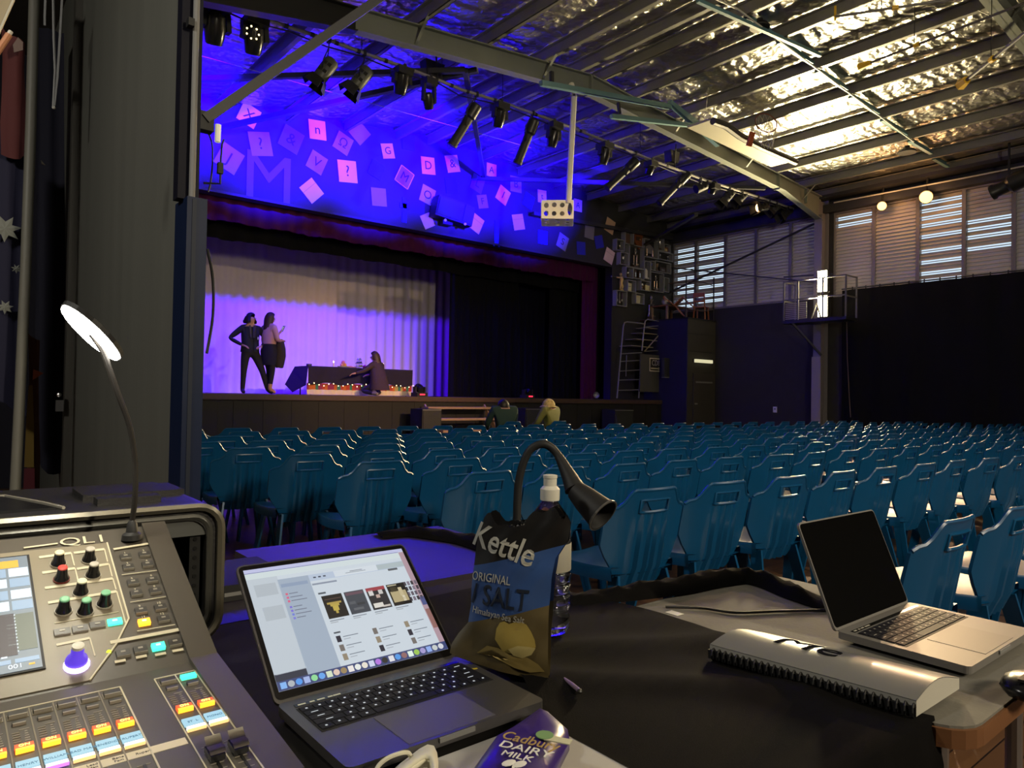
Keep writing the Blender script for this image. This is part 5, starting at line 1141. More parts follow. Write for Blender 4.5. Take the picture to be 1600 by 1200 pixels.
bm.to_mesh(ti.data); bm.free()
for v in ti.data.vertices:
    u_, v_ = 0.52+v.co.y/0.155, 0.40+v.co.x/0.31; v.co = bookp(u_, v_, hh(max(0,min(1,u_)))*0.965+0.0018+v.co.z)
par(ti, co)
b = MB(); b.grid([[bookp(-0.03,i/6,h) for i in range(7)] for h in (0.0,0.0145)]); b.grid([[bookp(u,i/6,0.0145) for i in range(7)] for u in (-0.03,0.06)]); b.obj('spine_strip', M_black, bk)
for k in range(30):
    c = bookp(0.0,(k+0.5)/30,0.008); d = (D_-A).normalized(); s = Vector((-d.y,d.x,0))
    MB().tube([c+s*0.010*math.cos(i/10*6.2832)+Vector((0,0,0.010*math.sin(i/10*6.2832)))+d*0.003*math.sin(i/10*3.14) for i in range(10)],0.0016,5,None,True).obj('spiral_ring', M_black, bk)
# cable, label and dark pouch on the laminate table
cb = MB().tube(spline([onZ(1040,948,TT+0.004),onZ(1095,950,TT+0.004),onZ(1150,957,TT+0.004),onZ(1215,955,TT+0.004),onZ(1290,953,TT+0.004)],6),0.0028,6).obj('black_cable', M_black, None, smooth=True); tag(cb,'thin black cable lying across the laminate table to the second laptop','cable')
MB().cyl(onZ(1282,953,TT+0.004),onZ(1292,953,TT+0.004),0.004,8).obj('plug', M_black, cb)
q = onZ(1054,958,TT+0.0006); lb = MB().box(q,(0.022,0.032,0.0006)).obj('paper_label', M_offw); tag(lb,'small cream paper label stuck on the laminate table','label')
q = onZ(1612,1072,TT+0.02); pc = MB().ball(q,0.05,12,sc=(1.2,0.8,0.38)).obj('glossy_pouch', M_blackG, None, smooth=2); tag(pc,'glossy black pouch at the rim of the laminate table','pouch')
MB().box(q+Vector((-0.02,0,0.018)),(0.05,0.012,0.004)).obj('strap', M_blackMet, pc)
# ================================================================== CRISP BAG
b0 = onZ(858,1066,TT+0.006); b1 = onZ(703,1008,TT+0.006); ea = (b0-b1); ea.z = 0; ea.normalize(); ea = (ea*0.55+Vector((_r.x,_r.y,0))*0.8).normalized(); ez = Vector((0.03,-0.05,1)).normalized(); nb = ea.cross(ez).normalized()
if nb.dot(EYE-b0) < 0: nb = -nb
bag = thing('crisp_packet', b0*0.5+b1*0.5, 'opened blue and black crisp packet standing in front of the water bottle', 'packet')
def BP(px, py): p = onP(px, py, b0, nb); d = p-b0; return d.dot(ea), d.dot(ez)
Lb = [(808,747),(830,742),(860,739),(900,738),(930,737),(958,734),(978,716),(995,705),(1010,702)]
Rb = [(800,868),(815,878),(842,876),(868,860),(900,856),(940,855),(990,855),(1040,857),(1068,858)]
lv = [BP(x, y) for y, x in Lb]; rv = [BP(x, y) for y, x in Rb]
NV = 32; NU_ = 24
def lerpl(L, t):
    k = t*(len(L)-1); i = min(int(k), len(L)-2); f = k-i; return (L[i][0]+(L[i+1][0]-L[i][0])*f, L[i][1]+(L[i+1][1]-L[i][1])*f)
amin = min(a for a, z in lv); amax = max(a for a, z in rv); zmax = max(z for a, z in lv+rv)
def bulge(a, z):
    u = (a-amin)/(amax-amin); v = z/zmax
    e = 0.032*max(0,math.sin(math.pi*max(0,min(1,u))))**0.7*max(0.0,math.sin(math.pi*min(1,max(0,0.04+v*0.80))))**0.8
    e += 0.0018*math.sin(60*a+40*z)*math.sin(55*z-20*a)+0.0016*math.sin(130*a-90*z)*(0.3+v)
    e += 0.004*max(0,v-0.72)/0.28*math.sin(70*a+20)
    return e
def bagp(a, z, side=1, off=0.0): return b0+ea*a+ez*z+nb*(side*bulge(a,z)+off)
rows = []; rowsB = []
for j in range(NV+1):
    l_ = lerpl(lv,j/NV); r_ = lerpl(rv,j/NV)
    row = []; rb = []
    for i in range(NU_+1):
        t = i/NU_; a = l_[0]+(r_[0]-l_[0])*t; z = max(0.0,l_[1]+(r_[1]-l_[1])*t + (0.012*math.sin(t*9+1)+0.006*math.sin(t*23) if j == 0 else 0))
        row.append(bagp(a,z)); rb.append(bagp(a,z,-0.8))
    rows.append(row); rowsB.append(rb)
M_bk, M_bl, M_bt = mat('foil_black',(0.012,0.012,0.013),0.32,spec=0.6), mat('foil_blue',(0.035,0.085,0.26),0.35,spec=0.6), mat('foil_tan',(0.13,0.10,0.045),0.42,var=0.35,vscale=25)
jb, jt = int(NV*0.30), int(NV*0.64)
f_ = MB(); f_.grid(rows[:jb+1],M_bk); f_.grid(rows[jb:jt+1],M_bl); f_.grid(rows[jt:],M_bt); f_.obj('front_film', M_bk, bag, smooth=2)
f_ = MB(); f_.grid(rowsB[:jb+1],M_bk); f_.grid(rowsB[jb:jt+1],M_bl); f_.grid(rowsB[jt:],M_bt); f_.obj('back_film', M_bk, bag, smooth=2)
def on_bag(o, off=0.0012):
    """drape a flat text mesh (made in plane coordinates) over the front film"""
    me = o.data; M = o.matrix_basis.copy()
    for v in me.vertices:
        a, z, h = M @ v.co; v.co = bagp(a, z, 1, off+h)
    o.matrix_basis = Matrix(); me.update(); par(o, bag); return o
def bag_text(body, px, py, size, m, rot=0, shear=0.0, sx=1.0, bold=0.0):
    a, z = BP(px, py); sg = 1 if ea.dot(_r) > 0 else -1
    M = Matrix.Translation((a,z,0)) @ Matrix.Rotation(math.radians(rot),4,'Z') @ Matrix.Diagonal((sx*sg,1,1,1)) @ Matrix(((1,shear,0,0),(0,1,0,0),(0,0,1,0),(0,0,0,1)))
    return on_bag(wtext('print', body, size, M, m, None, 0.0002, 'CENTER', bold))
M_ps, M_pb = mat('print_silver',(0.42,0.42,0.38),0.35), mat('print_dark',(0.012,0.018,0.035),0.5)
bag_text('Kettle',783,841,0.050,M_ps,-9,0.25,0.86,0.014)
bag_text('ORIGINAL',768,890,0.019,M_ps,-2,0,0.75); bag_text('/ SALT',782,921,0.046,M_pb,-2,0,0.74,0.01); bag_text('Himalayan Sea Salt',780,948,0.0145,M_ps,-1,0.2,0.80)
def blob(pxs, m, off):
    P_ = [BP(*q) for q in pxs]; ca = sum(p[0] for p in P_)/len(P_); cz = sum(p[1] for p in P_)/len(P_); n = len(P_); b = MB(); vs = []
    for s in (1.0,0.75,0.5,0.25): vs += [bagp(ca+(p[0]-ca)*s, cz+(p[1]-cz)*s, 1, off) for p in P_]
    vs.append(bagp(ca,cz,1,off)); fs = [(k*n+i,k*n+(i+1)%n,(k+1)*n+(i+1)%n,(k+1)*n+i) for k in range(3) for i in range(n)]+[(3*n+i,3*n+(i+1)%n,4*n) for i in range(n)]
    b.add(vs, fs); return b.obj('printed_crisp', m, bag, smooth=2)
M_cr1, M_cr2 = mat('crisp_yellow',(0.42,0.32,0.08),0.5,var=0.15,vscale=40), mat('crisp_pale',(0.50,0.42,0.17),0.5,var=0.15,vscale=40)
blob([(778,985),(780,968),(785,959),(792,957),(799,962),(806,960),(815,960),(824,966),(831,978),(836,992),(838,1004),(828,1014),(810,1012),(790,1008)],M_cr1,0.0011)
blob([(798,1003),(812,998),(828,1002),(838,1006),(832,1016),(818,1020),(806,1014)],M_cr2,0.0018)
blob([(748,1008),(765,996),(782,1000),(800,1012),(826,1020),(842,1032),(852,1046),(830,1046),(806,1036),(786,1022),(768,1012)],mat('crisp_tan',(0.36,0.27,0.09),0.5),0.0014)
# ================================================================== WATER BOTTLE
wb0 = onZ(857,1003,TT+0.004); wb0 = Vector((wb0.x+0.03,wb0.y+0.035,TT+0.0085))
bo = thing('water_bottle', wb0, 'clear ribbed water bottle with a white sports cap behind the crisp packet', 'bottle')
pr = [(0.030,0.0),(0.038,0.004),(0.041,0.014)]
for k in range(7): h = 0.03+0.020*k; pr += [(0.0415,h),(0.0385,h+0.010),(0.0415,h+0.020)]
pr += [(0.0415,0.185),(0.040,0.20),(0.032,0.222),(0.020,0.238),(0.0150,0.245),(0.0150,0.25)]
M_pet = mat('clear_pet',(0.92,0.95,0.97),0.04,trans=1.0,ior=1.33)
MB().lathe(pr,wb0,(0,0,1),28).obj('bottle_body', M_pet, bo, smooth=2)
MB().lathe([(0.0418,0.118),(0.0422,0.119),(0.0422,0.168),(0.0418,0.169)],wb0,(0,0,1),28,None,False).obj('paper_band', mat('bottle_band',(0.36,0.34,0.28),0.6), bo, smooth=True)
MB().lathe([(0.018,0.247),(0.0185,0.25),(0.0185,0.268),(0.015,0.272),(0.0125,0.274),(0.0125,0.288),(0.0135,0.289),(0.0135,0.294),(0.010,0.295)],wb0,(0,0,1),18).obj('sports_cap', M_offw, bo, smooth=True)
# ================================================================== BLACK GOOSENECK DESK LAMP
def onD(px, py, d): return EYE+ray(px,py)/FPX*d
gd = 1.46
bs = onZ(815,905,TT+0.006); g0 = onD(808,800,gd); bs = Vector((g0.x+0.002,g0.y,TT+0.008))
g2 = thing('black_gooseneck_lamp', bs, 'unlit black gooseneck lamp arching over the white capped bottle', 'lamp')
MB().lathe([(0.055,0),(0.055,0.008),(0.02,0.014),(0.010,0.03)],bs,(0,0,1),20).obj('base', M_blackMet, g2, smooth=True)
neck = [bs+Vector((0,0,0.03)),onD(808,795,gd),onD(812,745,gd),onD(826,706,gd),onD(848,694,gd),onD(868,706,gd),onD(886,738,gd-0.02),onD(898,764,gd-0.04)]
MB().tube(spline(neck,6),[0.0085]*31+[0.0085+0.0012*k for k in range(12)],10).obj('gooseneck', M_black, g2, smooth=True)
h0, h1 = onD(899,766,gd-0.045), onD(943,806,gd-0.09)
dd = (h1-h0).normalized(); Lh = (h1-h0).length
MB().lathe([(0.020,0),(0.026,Lh*0.35),(0.033,Lh*0.98),(0.035,Lh),(0.032,Lh),(0.020,Lh*0.25),(0.0,Lh*0.24)],h0,dd,20).obj('lamp_hood', M_black, g2, smooth=True)
MB().lathe([(0.0355,Lh*0.95),(0.0365,Lh*0.97),(0.0365,Lh*1.0),(0.034,Lh*1.005)],h0,dd,20,None,False).obj('hood_ring', mat('hood_ring',(0.09,0.085,0.08),0.4), g2)
# ================================================================== CHOCOLATE PACKET, MASK, PEN, YELLOW CONNECTOR
zc = TT+0.016
cp = [(812,1133),(846,1112),(856,1112),(887,1140),(890,1157),(880,1176),(866,1204),(850,1245),(715,1250),(742,1198),(768,1163),(797,1142)]
Pw = [onZ(a, b, zc+0.004) for a, b in cp]; ctr = sum(Pw, Vector())/len(Pw)
chp = thing('chocolate_packet', ctr, 'crumpled purple chocolate packet in front of the crisp packet', 'packet')
b = MB(); n = len(Pw); vs = []
for s, h in ((1.0,-0.012),(1.0,0.0),(0.85,0.009),(0.6,0.014),(0.3,0.015)): vs += [ctr+(p-ctr)*s+Vector((0,0,h+(0.002*math.sin(i*2.1+s*7) if h > 0 else 0))) for i, p in enumerate(Pw)]
vs.append(ctr+Vector((0,0,0.015))); fs = [(k*n+i,k*n+(i+1)%n,(k+1)*n+(i+1)%n,(k+1)*n+i) for k in range(4) for i in range(n)]+[(4*n+i,4*n+(i+1)%n,5*n) for i in range(n)]+[tuple(range(n-1,-1,-1))]
b.add(vs, fs); b.obj('wrapper', mat('purple_foil',(0.035,0.014,0.16),0.3,spec=0.6), chp, smooth=2)
zt_ = zc+0.0225
e1 = (onZ(858,1181,zt_)-onZ(787,1166,zt_)).normalized(); e2 = Vector((-e1.y,e1.x,0))
def ctext(t, px, py, size, m, sh=0.0, sx=1.0, rot=0): return wtext('print',t,size,frame_mat(onZ(px,py,zt_),e1,e2) @ Matrix.Rotation(math.radians(rot),4,'Z') @ Matrix(((sx,sh,0,0),(0,1,0,0),(0,0,1,0),(0,0,0,1))),m,chp,0.0004)
M_pg = mat('print_gold',(0.6,0.42,0.16),0.35,metal=0.4)
ctext('Cadbury',829,1158,0.027,M_pg,0.25,0.78,4); ctext('DAIRY',821,1171,0.022,M_white,0.1,1.05); ctext('MILK',808,1181.5,0.017,M_white,0.1,1.05)
gp = onZ(851,1149,zt_); MB().lathe([(0.011,0),(0.011,0.001),(0.0,0.0011)],gp,(0,0,1),18).obj('green_seal', mat('seal_green',(0.16,0.30,0.12),0.5), chp); MB().box(onZ(872,1156,zt_),(0.032,0.013,0.0012),None,Matrix((e1,e2,Vector((0,0,1)))).transposed()).obj('seal_tab', mat('seal_tab',(0.55,0.55,0.38),0.5), chp)
for k, (px, py) in enumerate(((795,1192),(812,1194))):
    q = onZ(px,py,zt_); MB().ball(q,0.010,10,sc=(1,0.62,0.08)).obj('milk_drop', M_white, chp)
MB().bar(onZ(803,1195,zt_),onZ(800,1207,zt_),0.003,0.0008).obj('milk_drop', M_white, chp)
M_mask = mat('mask_white',(0.72,0.69,0.55),0.8)
zk = TT+0.030
def K(px, py, z=zk): return onZ(px, py, z)
mk = thing('face_mask', K(655,1195), 'white folded face mask with its ear loop on the front of the laptop', 'mask')
e_out = [(612,1204),(625,1193),(642,1180),(655,1170),(668,1163),(678,1165),(683,1176),(685,1192),(684,1208),(680,1225)]
e_in = [(622,1225),(632,1215),(645,1205),(655,1198),(662,1194),(668,1194),(671,1200),(672,1208),(670,1218),(668,1228)]
rows = []
for t in [i/6 for i in range(7)]:
    rows.append([K(a[0]*(1-t)+b_[0]*t, a[1]*(1-t)+b_[1]*t, zk-0.014+0.022*math.sin(math.pi*(0.12+t*0.8))+0.004*math.sin(t*19)) for a, b_ in zip(e_out,e_in)])
b = MB(); b.grid(rows); b.grid([[p-Vector((0,0,0.004)) for p in r_] for r_ in rows]); b.grid([rows[0],[p-Vector((0,0,0.004)) for p in rows[0]]]); b.obj('mask_fabric', M_mask, mk, smooth=2)
MB().tube(spline([K(585,1212,zk-0.008),K(592,1196),K(607,1184,zk+0.006),K(625,1177,zk+0.008),K(637,1176,zk+0.004),K(642,1182,zk-0.006)],6),0.0026,7).obj('ear_loop', M_mask, mk, smooth=True)
pn = MB().tube([onZ(880,1060,TT+0.012),onZ(893,1069,TT+0.0125),onZ(905,1079,TT+0.013)],[0.0028,0.0034,0.0034],10).obj('pen', mat('pen_barrel',(0.22,0.15,0.2),0.3), None, smooth=True); tag(pn,'slim mauve pen lying on the black cloth by the crisp packet','pen')
MB().ball(onZ(906,1080,TT+0.013),0.0042,8).obj('pen_end', M_chrome, pn)
a_, b_ = onZ(729,1054,TT+0.014), onZ(746,1050,TT+0.015)
yc = MB().tube([a_,a_.lerp(b_,0.4),b_],[0.004,0.0075,0.0065],10).obj('yellow_connector', mat('yellow_sleeve',(0.5,0.38,0.03),0.45), None, smooth=True); tag(yc,'short yellow cable connector beside the corner of the laptop','connector')
MB().tube([a_+(a_-b_)*0.02,a_+(a_-b_)*0.45],0.0028,8).obj('metal_tip', M_chrome, yc)
# ================================================================== TROPHY FRAMES
YF = 15.02
M_frame = mat('frame_paint', (0.25,0.25,0.25), 0.5)
fr = [((977.3,357),(990.7,382.7),'tall narrow wall frame, topmost of all, with a dark brown back'),((963.7,373.3),(976.3,392.7),'small wall frame nearest to the stage opening'),((969.7,393.7),(982.3,415),'wall frame under the one nearest to the stage opening'),
((983.7,382.7),(1007,420),'large wall frame holding the tallest silver tower trophy'),((1007,373.7),(1029,404),'large wall frame holding a dark shield trophy'),((1029,367),(1038,392.7),'narrow upright wall frame at the window end of the top'),
((1038,381),(1047.7,395.3),'small square wall frame nearest to the windows'),((1029,393.5),(1052,408),'low wide wall frame below the two small ones by the windows'),((1007.7,407),(1016.8,437),'narrow wall frame glowing violet in the middle'),
((1017.2,407),(1023.6,423.3),'small upright slot wall frame in the middle'),((1024,408.5),(1048.7,427),'wide wall frame with a small brown trophy'),((978.3,416),(989.5,435.5),'small wall frame holding a bright silver ball'),
((990,419),(1007,437),'open wall frame with two dark column trophies'),((981,437),(994,457),'wall frame holding a cream certificate above the medals'),((1001.7,438),(1016.2,455.3),'low wall frame holding a small gold box'),
((1016.8,425),(1037.4,457),'large wall frame holding the second tower trophy'),((1038,433),(1045.7,457.5),'narrow dark wall frame beside the second tower trophy'),((963.7,453.3),(980,479.3),'wall frame with three hanging medals'),((993.6,457.5),(1007,476),'lowest wall frame with a cream certificate')]
FR = []
for (a, b_, lab) in fr:
    p = onY(a[0],a[1],YF); q = onY(b_[0],b_[1],YF); x0, x1, z1, z0 = p.x, q.x, (p.z+onY(b_[0],a[1]+1.5,YF).z)/2, q.z
    z0 = (onY(a[0],b_[1]-1.5,YF).z+q.z)/2
    o = thing('display_frame', ((x0+x1)/2,YF+0.08,z0), 'grey '+lab, 'frame', 'display frames on the dark wall')
    t = 0.024
    MB().box2((x0,YF,z0),(x0+t,YS,z1)).obj('side_board', M_frame, o); MB().box2((x1-t,YF,z0),(x1,YS,z1)).obj('side_board', M_frame, o)
    MB().box2((x0+t,YF,z1-t),(x1-t,YS,z1)).obj('top_board', M_frame, o); MB().box2((x0+t,YF,z0),(x1-t,YS,z0+t)).obj('bottom_board', M_frame, o)
    FR.append(((x0+x1)/2, z0+t, x1-x0-2*t, z1-z0-2*t))
M_dk = mat('dark_trophy_wood', (0.06,0.03,0.02), 0.4); M_red = mat('shield_brown',(0.20,0.06,0.02),0.35)
def cup(x, z, h, label, m, y=YF+0.08):
    o = thing('trophy_cup', (x,y,z), label, 'trophy')
    MB().box((x,y,z+h*0.1),(h*0.42,0.07,h*0.2)).obj('plinth', M_dk, o)
    MB().lathe([(h*0.16,h*0.2),(h*0.05,h*0.3),(h*0.04,h*0.5),(h*0.15,h*0.65),(h*0.2,h*0.9),(h*0.18,h)],(x,y,z),(0,0,1),12).obj('cup', m, o, smooth=True)
    return o
def tower(x, z, h, label, m, y=YF+0.08):
    o = thing('tower_trophy', (x,y,z), label, 'trophy'); w = h*0.22
    MB().box((x,y,z+h*0.06),(w*1.6,0.11,h*0.12)).obj('plinth', M_dk, o)
    for s in (-1,1):
        MB().cyl((x+s*w*0.5,y,z+h*0.12),(x+s*w*0.5,y,z+h*0.62),h*0.035,8).obj('column', m, o)
        MB().ball((x+s*w*0.75,y-0.02,z+h*0.17),h*0.06,8).obj('side_figure', m, o)
    MB().box((x,y,z+h*0.64),(w*1.3,0.09,h*0.04)).obj('platform', M_dk, o)
    MB().lathe([(h*0.03,0.66*h),(h*0.05,0.75*h),(h*0.09,0.82*h),(h*0.03,0.88*h)],(x,y,z),(0,0,1),10).obj('crown', m, o, smooth=True)
    MB().ball((x,y,z+h*0.93),h*0.055,8,sc=(1,1,1.4)).obj('figure', m, o)
    return o
def inF(i): return FR[i]
x,z,w,h = inF(3); tower(x,z,h*0.95,'tall silver tower trophy in the large frame under the brown shield',M_silver)
x,z,w,h = inF(15); tower(x,z,h*0.93,'second silver tower trophy, in the frame near the round white ball',M_silver)
x,z,w,h = inF(1); cup(x+0.03,z,h*0.55,'small silver cup in the frame nearest to the stage opening',M_silver)
x,z,w,h = inF(2); cup(x,z,h*0.75,'silver cup on a dark plinth in the second frame from the stage opening',M_silver)
x,z,w,h = inF(4); o = thing('shield_trophy',(x,YF+0.08,z),'dark shield trophy with silver legs in the large upper frame','trophy')
MB().prism([(x-w*0.25,YF+0.08,z+h*0.25),(x+w*0.25,YF+0.08,z+h*0.25),(x+w*0.3,YF+0.08,z+h*0.6),(x,YF+0.08,z+h*0.8),(x-w*0.3,YF+0.08,z+h*0.6)],(0,0.04,0)).obj('shield', mat('grey_shield',(0.16,0.14,0.15),0.35), o)
for s in (-1,1): MB().cyl((x+s*w*0.22,YF+0.08,z),(x+s*w*0.22,YF+0.08,z+h*0.5),0.03,8).obj('leg', M_silver, o)
MB().box((x,YF+0.09,z+0.02),(w*0.6,0.1,0.04)).obj('plinth', M_dk, o)
x,z,w,h = inF(5); cup(x,z,h*0.7,'slim silver trophy in the narrow upright frame by the windows',M_silver)
x,z,w,h = inF(6); o = MB().box((x,YF+0.09,z+h*0.35),(w*0.8,0.06,h*0.7)).obj('small_plaque', M_red); tag(o,'small brown plaque in the square frame by the windows','plaque'); MB().box((x,YF+0.057,z+h*0.35),(w*0.4,0.006,h*0.35)).obj('plate', M_gold, o)
x,z,w,h = inF(7); cup(x-w*0.3,z,h*0.75,'small round silver trophy at the wall end of the low wide frame',M_silver); cup(x+w*0.25,z,h*0.7,'small dull trophy at the window end of the low wide frame',M_alu)
x,z,w,h = inF(8); o = thing('glass_award',(x,YF+0.08,z),'clear glass award glowing violet in the narrow middle frame','award')
MB().box((x,YF+0.08,z+0.02),(w*0.9,0.08,0.04)).obj('plinth', M_white, o); MB().prism([(x-w*0.35,YF+0.08,z+0.04),(x+w*0.35,YF+0.08,z+0.04),(x+w*0.35,YF+0.08,z+h*0.5),(x,YF+0.08,z+h*0.62),(x-w*0.35,YF+0.08,z+h*0.5)],(0,0.03,0)).obj('panel', M_white, o)
x,z,w,h = inF(9); cup(x,z,h*0.8,'slim blue and silver trophy in the small slot frame',mat('blue_trophy',(0.05,0.06,0.4),0.3,metal=0.5))
x,z,w,h = inF(10); cup(x-w*0.3,z,h*0.8,'small brown trophy in the wide frame below the windows frame',M_timber); o = MB().box((x+w*0.15,YF+0.12,z+h*0.3),(w*0.4,0.03,h*0.55)).obj('dark_plaque', M_dk); tag(o,'dark wooden plaque in the wide frame next to the small brown trophy','plaque'); MB().box((x+w*0.15,YF+0.103,z+h*0.3),(w*0.2,0.005,h*0.2)).obj('plate', M_grey, o)
x,z,w,h = inF(11); o = MB().lathe([(0.05,0),(0.03,0.03),(0.03,h*0.35)],(x,YF+0.08,z)).obj('ball_trophy', M_dk); MB().ball((x,YF+0.08,z+h*0.5),h*0.17,10).obj('ball', M_silver, o, smooth=2); tag(o,'bright silver ball trophy in the small frame above the certificate','trophy')
x,z,w,h = inF(12)
for s, lab in ((-1,'dark column trophy at the stage side of the open frame'),(1,'dark column trophy at the window side of the open frame')):
    o = MB().box((x+s*w*0.22,YF+0.09,z+h*0.45),(w*0.2,0.07,h*0.9)).obj('column_trophy', M_dk); tag(o,lab,'trophy'); MB().box((x+s*w*0.22,YF+0.052,z+h*0.4),(w*0.10,0.005,h*0.5)).obj('plate', M_silver, o)
x,z,w,h = inF(13); o = MB().box((x-w*0.05,YF+0.10,z+h*0.42),(w*0.6,0.012,h*0.82),None,Matrix.Rotation(0.06,3,'Y')).obj('certificate', mat('certificate_cream',(0.62,0.58,0.42),0.7)); tag(o,'cream certificate in the frame above the three medals','certificate'); MB().box((x-w*0.05,YF+0.092,z+h*0.5),(w*0.4,0.003,h*0.05)).obj('print_line', M_grey, o)
x,z,w,h = inF(18); o = MB().box((x-w*0.05,YF+0.10,z+h*0.45),(w*0.7,0.012,h*0.9),None,Matrix.Rotation(0.05,3,'Y')).obj('certificate', mat('certificate_cream',(0,0,0))); tag(o,'cream certificate in the lowest frame','certificate'); MB().box((x-w*0.05,YF+0.092,z+h*0.75),(w*0.2,0.003,h*0.08)).obj('seal', M_gold, o)
x,z,w,h = inF(14); o = MB().box((x+w*0.25,YF+0.07,z+h*0.3),(w*0.5,0.10,h*0.55)).obj('gold_box', M_gold); tag(o,'small gold box in the low frame beside the second tower trophy','box'); MB().box((x+w*0.25,YF+0.07,z+h*0.59),(w*0.52,0.11,h*0.06)).obj('lid', M_gold, o); cup(x-w*0.2,z,h*0.75,'little silver plate trophy beside the small gold box',M_silver)
x,z,w,h = inF(16); cup(x,z,h*0.45,'small dark green cup in the narrow dark frame',mat('green_cup',(0.03,0.08,0.07),0.3))
x,z,w,h = inF(17)
for k, lab in enumerate(('medal hanging at the stage side of the three medals','middle one of the three hanging medals','medal hanging at the ladder side of the three medals')):
    xx = x+w*(-0.25+0.25*k); L = (0.62,0.72,0.6)[k]*h; o = MB().box((xx,YF+0.10,z+h-L/2),(0.03,0.004,L)).obj('medal', mat('ribbon_%d'%k,((0.12,0.12,0.3),(0.3,0.28,0.3),(0.1,0.05,0.15))[k],0.7)); tag(o,lab,'medal','three medals in a frame'); MB().cyl((xx,YF+0.095,z+h-L),(xx,YF+0.105,z+h-L),0.045,12).obj('disc', M_silver, o)
x,z,w,h = inF(0); o = MB().box((x,YF+0.15,z+h*0.4),(w*0.9,0.03,h*0.75)).obj('brown_board', mat('brown_board',(0.10,0.05,0.035),0.6)); tag(o,'dark brown board at the back of the topmost frame','board'); MB().box((x,YF+0.13,z+h*0.85),(w*0.6,0.02,h*0.15)).obj('pale_card', M_grey, o)
p = onY(998,374,YF+0.1); o = MB().prism([(p.x-0.20,p.y,p.z+0.22),(p.x,p.y,p.z+0.30),(p.x+0.2,p.y,p.z+0.2),(p.x+0.22,p.y,p.z-0.12),(p.x+0.05,p.y,p.z-0.32),(p.x-0.18,p.y,p.z-0.1)],(0,0.06,0)).obj('wooden_shield', M_red); tag(o,'polished brown wooden shield hung between the upper frames','shield'); MB().box((p.x-0.03,p.y-0.006,p.z+0.02),(0.2,0.008,0.12)).obj('plate', M_dk, o); MB().ball((p.x+0.05,p.y-0.01,p.z),0.03,8).obj('boss', M_gold, o)
# gold archer figure on the medal frame
x,z,w,h = inF(17); zz = FR[17][1]+FR[17][3]+0.026; xx = x+0.02; y = YF+0.07
o = thing('gold_figure',(xx,y,zz),'gold figurine of a pointing athlete standing on the medal frame','figurine')
MB().box((xx,y,zz+0.02),(0.16,0.1,0.04)).obj('plinth', M_gold, o)
MB().tube([(xx-0.04,y,zz+0.04),(xx-0.02,y,zz+0.14),(xx+0.0,y,zz+0.26),(xx+0.03,y,zz+0.36),(xx+0.0,y,zz+0.46)],[0.03,0.035,0.055,0.065,0.04],8).tube([(xx+0.04,y,zz+0.04),(xx+0.08,y,zz+0.14),(xx+0.0,y,zz+0.26)],[0.03,0.035,0.05],8).ball((xx-0.02,y,zz+0.52),0.05,8).obj('body', mat('figure_gold',(0.75,0.5,0.2),0.4,metal=0.3), o, smooth=2)
MB().tube([(xx+0.01,y,zz+0.43),(xx-0.13,y-0.02,zz+0.40),(xx-0.24,y-0.03,zz+0.40)],[0.03,0.024,0.02],7).obj('arm', mat('figure_gold',(0,0,0)), o)
MB().tube([(xx-0.24,y-0.03,zz+0.40),(xx-0.46,y-0.03,zz+0.39)],0.008,6).ball((xx-0.47,y-0.03,zz+0.39),0.03,8).obj('ball_rod', M_silver, o)
# ================================================================== CONTROL BLOCK, DOOR, RAILS
BX0, BY0 = 18.08, 13.47; BZ = onY(1118,500,BY0).z; BZ2 = onX(1073,497,BX0).z; BZ = (BZ+BZ2)/2
bl = thing('control_block', (18.8,14.3,0), 'tall dark block built in the hall corner beside the stage', 'cabin')
MB().box2((BX0,BY0,0),(XR-0.02,YS-0.02,BZ-0.05)).obj('body', mat('block_paint',(0.045,0.042,0.036),0.7,var=0.2,vscale=2), bl)
MB().box2((BX0-0.012,BY0+0.02,0),(BX0-0.001,YS-0.03,BZ-0.05)).obj('side_panel', mat('block_navy',(0.015,0.014,0.04),0.7), bl)
for zz in (1.75, 2.7, 3.25): MB().box2((BX0,BY0-0.006,zz),(XR-0.03,BY0-0.001,zz+0.012)).obj('panel_joint', M_black, bl)
MB().box2((BX0-0.02,BY0-0.02,BZ-0.05),(XR-0.02,YS-0.02,BZ)).obj('roof_board', M_black, bl)
a = onY(1082,583,BY0); b_ = onY(1116,652,BY0)
d1 = struct(MB().box2((a.x,BY0-0.05,0),(b_.x-0.05,BY0-0.012,a.z)).obj('door_2', mat('block_door',(0.05,0.045,0.04),0.6)))
MB().box2((a.x+0.06,BY0-0.06,1.05),(a.x+0.20,BY0-0.05,1.10)).obj('door_handle', M_grey, d1); MB().box2((a.x+0.1,BY0-0.056,a.z-0.3),(b_.x-0.2,BY0-0.05,a.z-0.25)).obj('door_sign', M_grey, d1)
a = onY(1087,562,BY0-0.08); b_ = onY(1113,568,BY0-0.08)
o = MB().box2((a.x,BY0-0.10,b_.z),(b_.x,BY0-0.03,a.z+0.02)).obj('batten_light', emis('batten_lit',(0.8,0.74,0.45),0.9)); tag(o,'short pale batten light fixed over the door of the block','light'); MB().box2((a.x-0.03,BY0-0.03,b_.z),(b_.x+0.03,BY0-0.001,a.z+0.03)).obj('fitting', M_black, o)
rl = thing('roof_rail', (18.8,13.6,BZ), 'thin post and rope rail on top of the corner block', 'rail')
posts = [onY(1072.5,430,BY0+0.05), onY(1115.5,434,BY0+0.05)]
for p in posts: MB().cyl((p.x,BY0+0.05,BZ),(p.x,BY0+0.05,p.z),0.022,8).obj('post', M_steelD, rl)
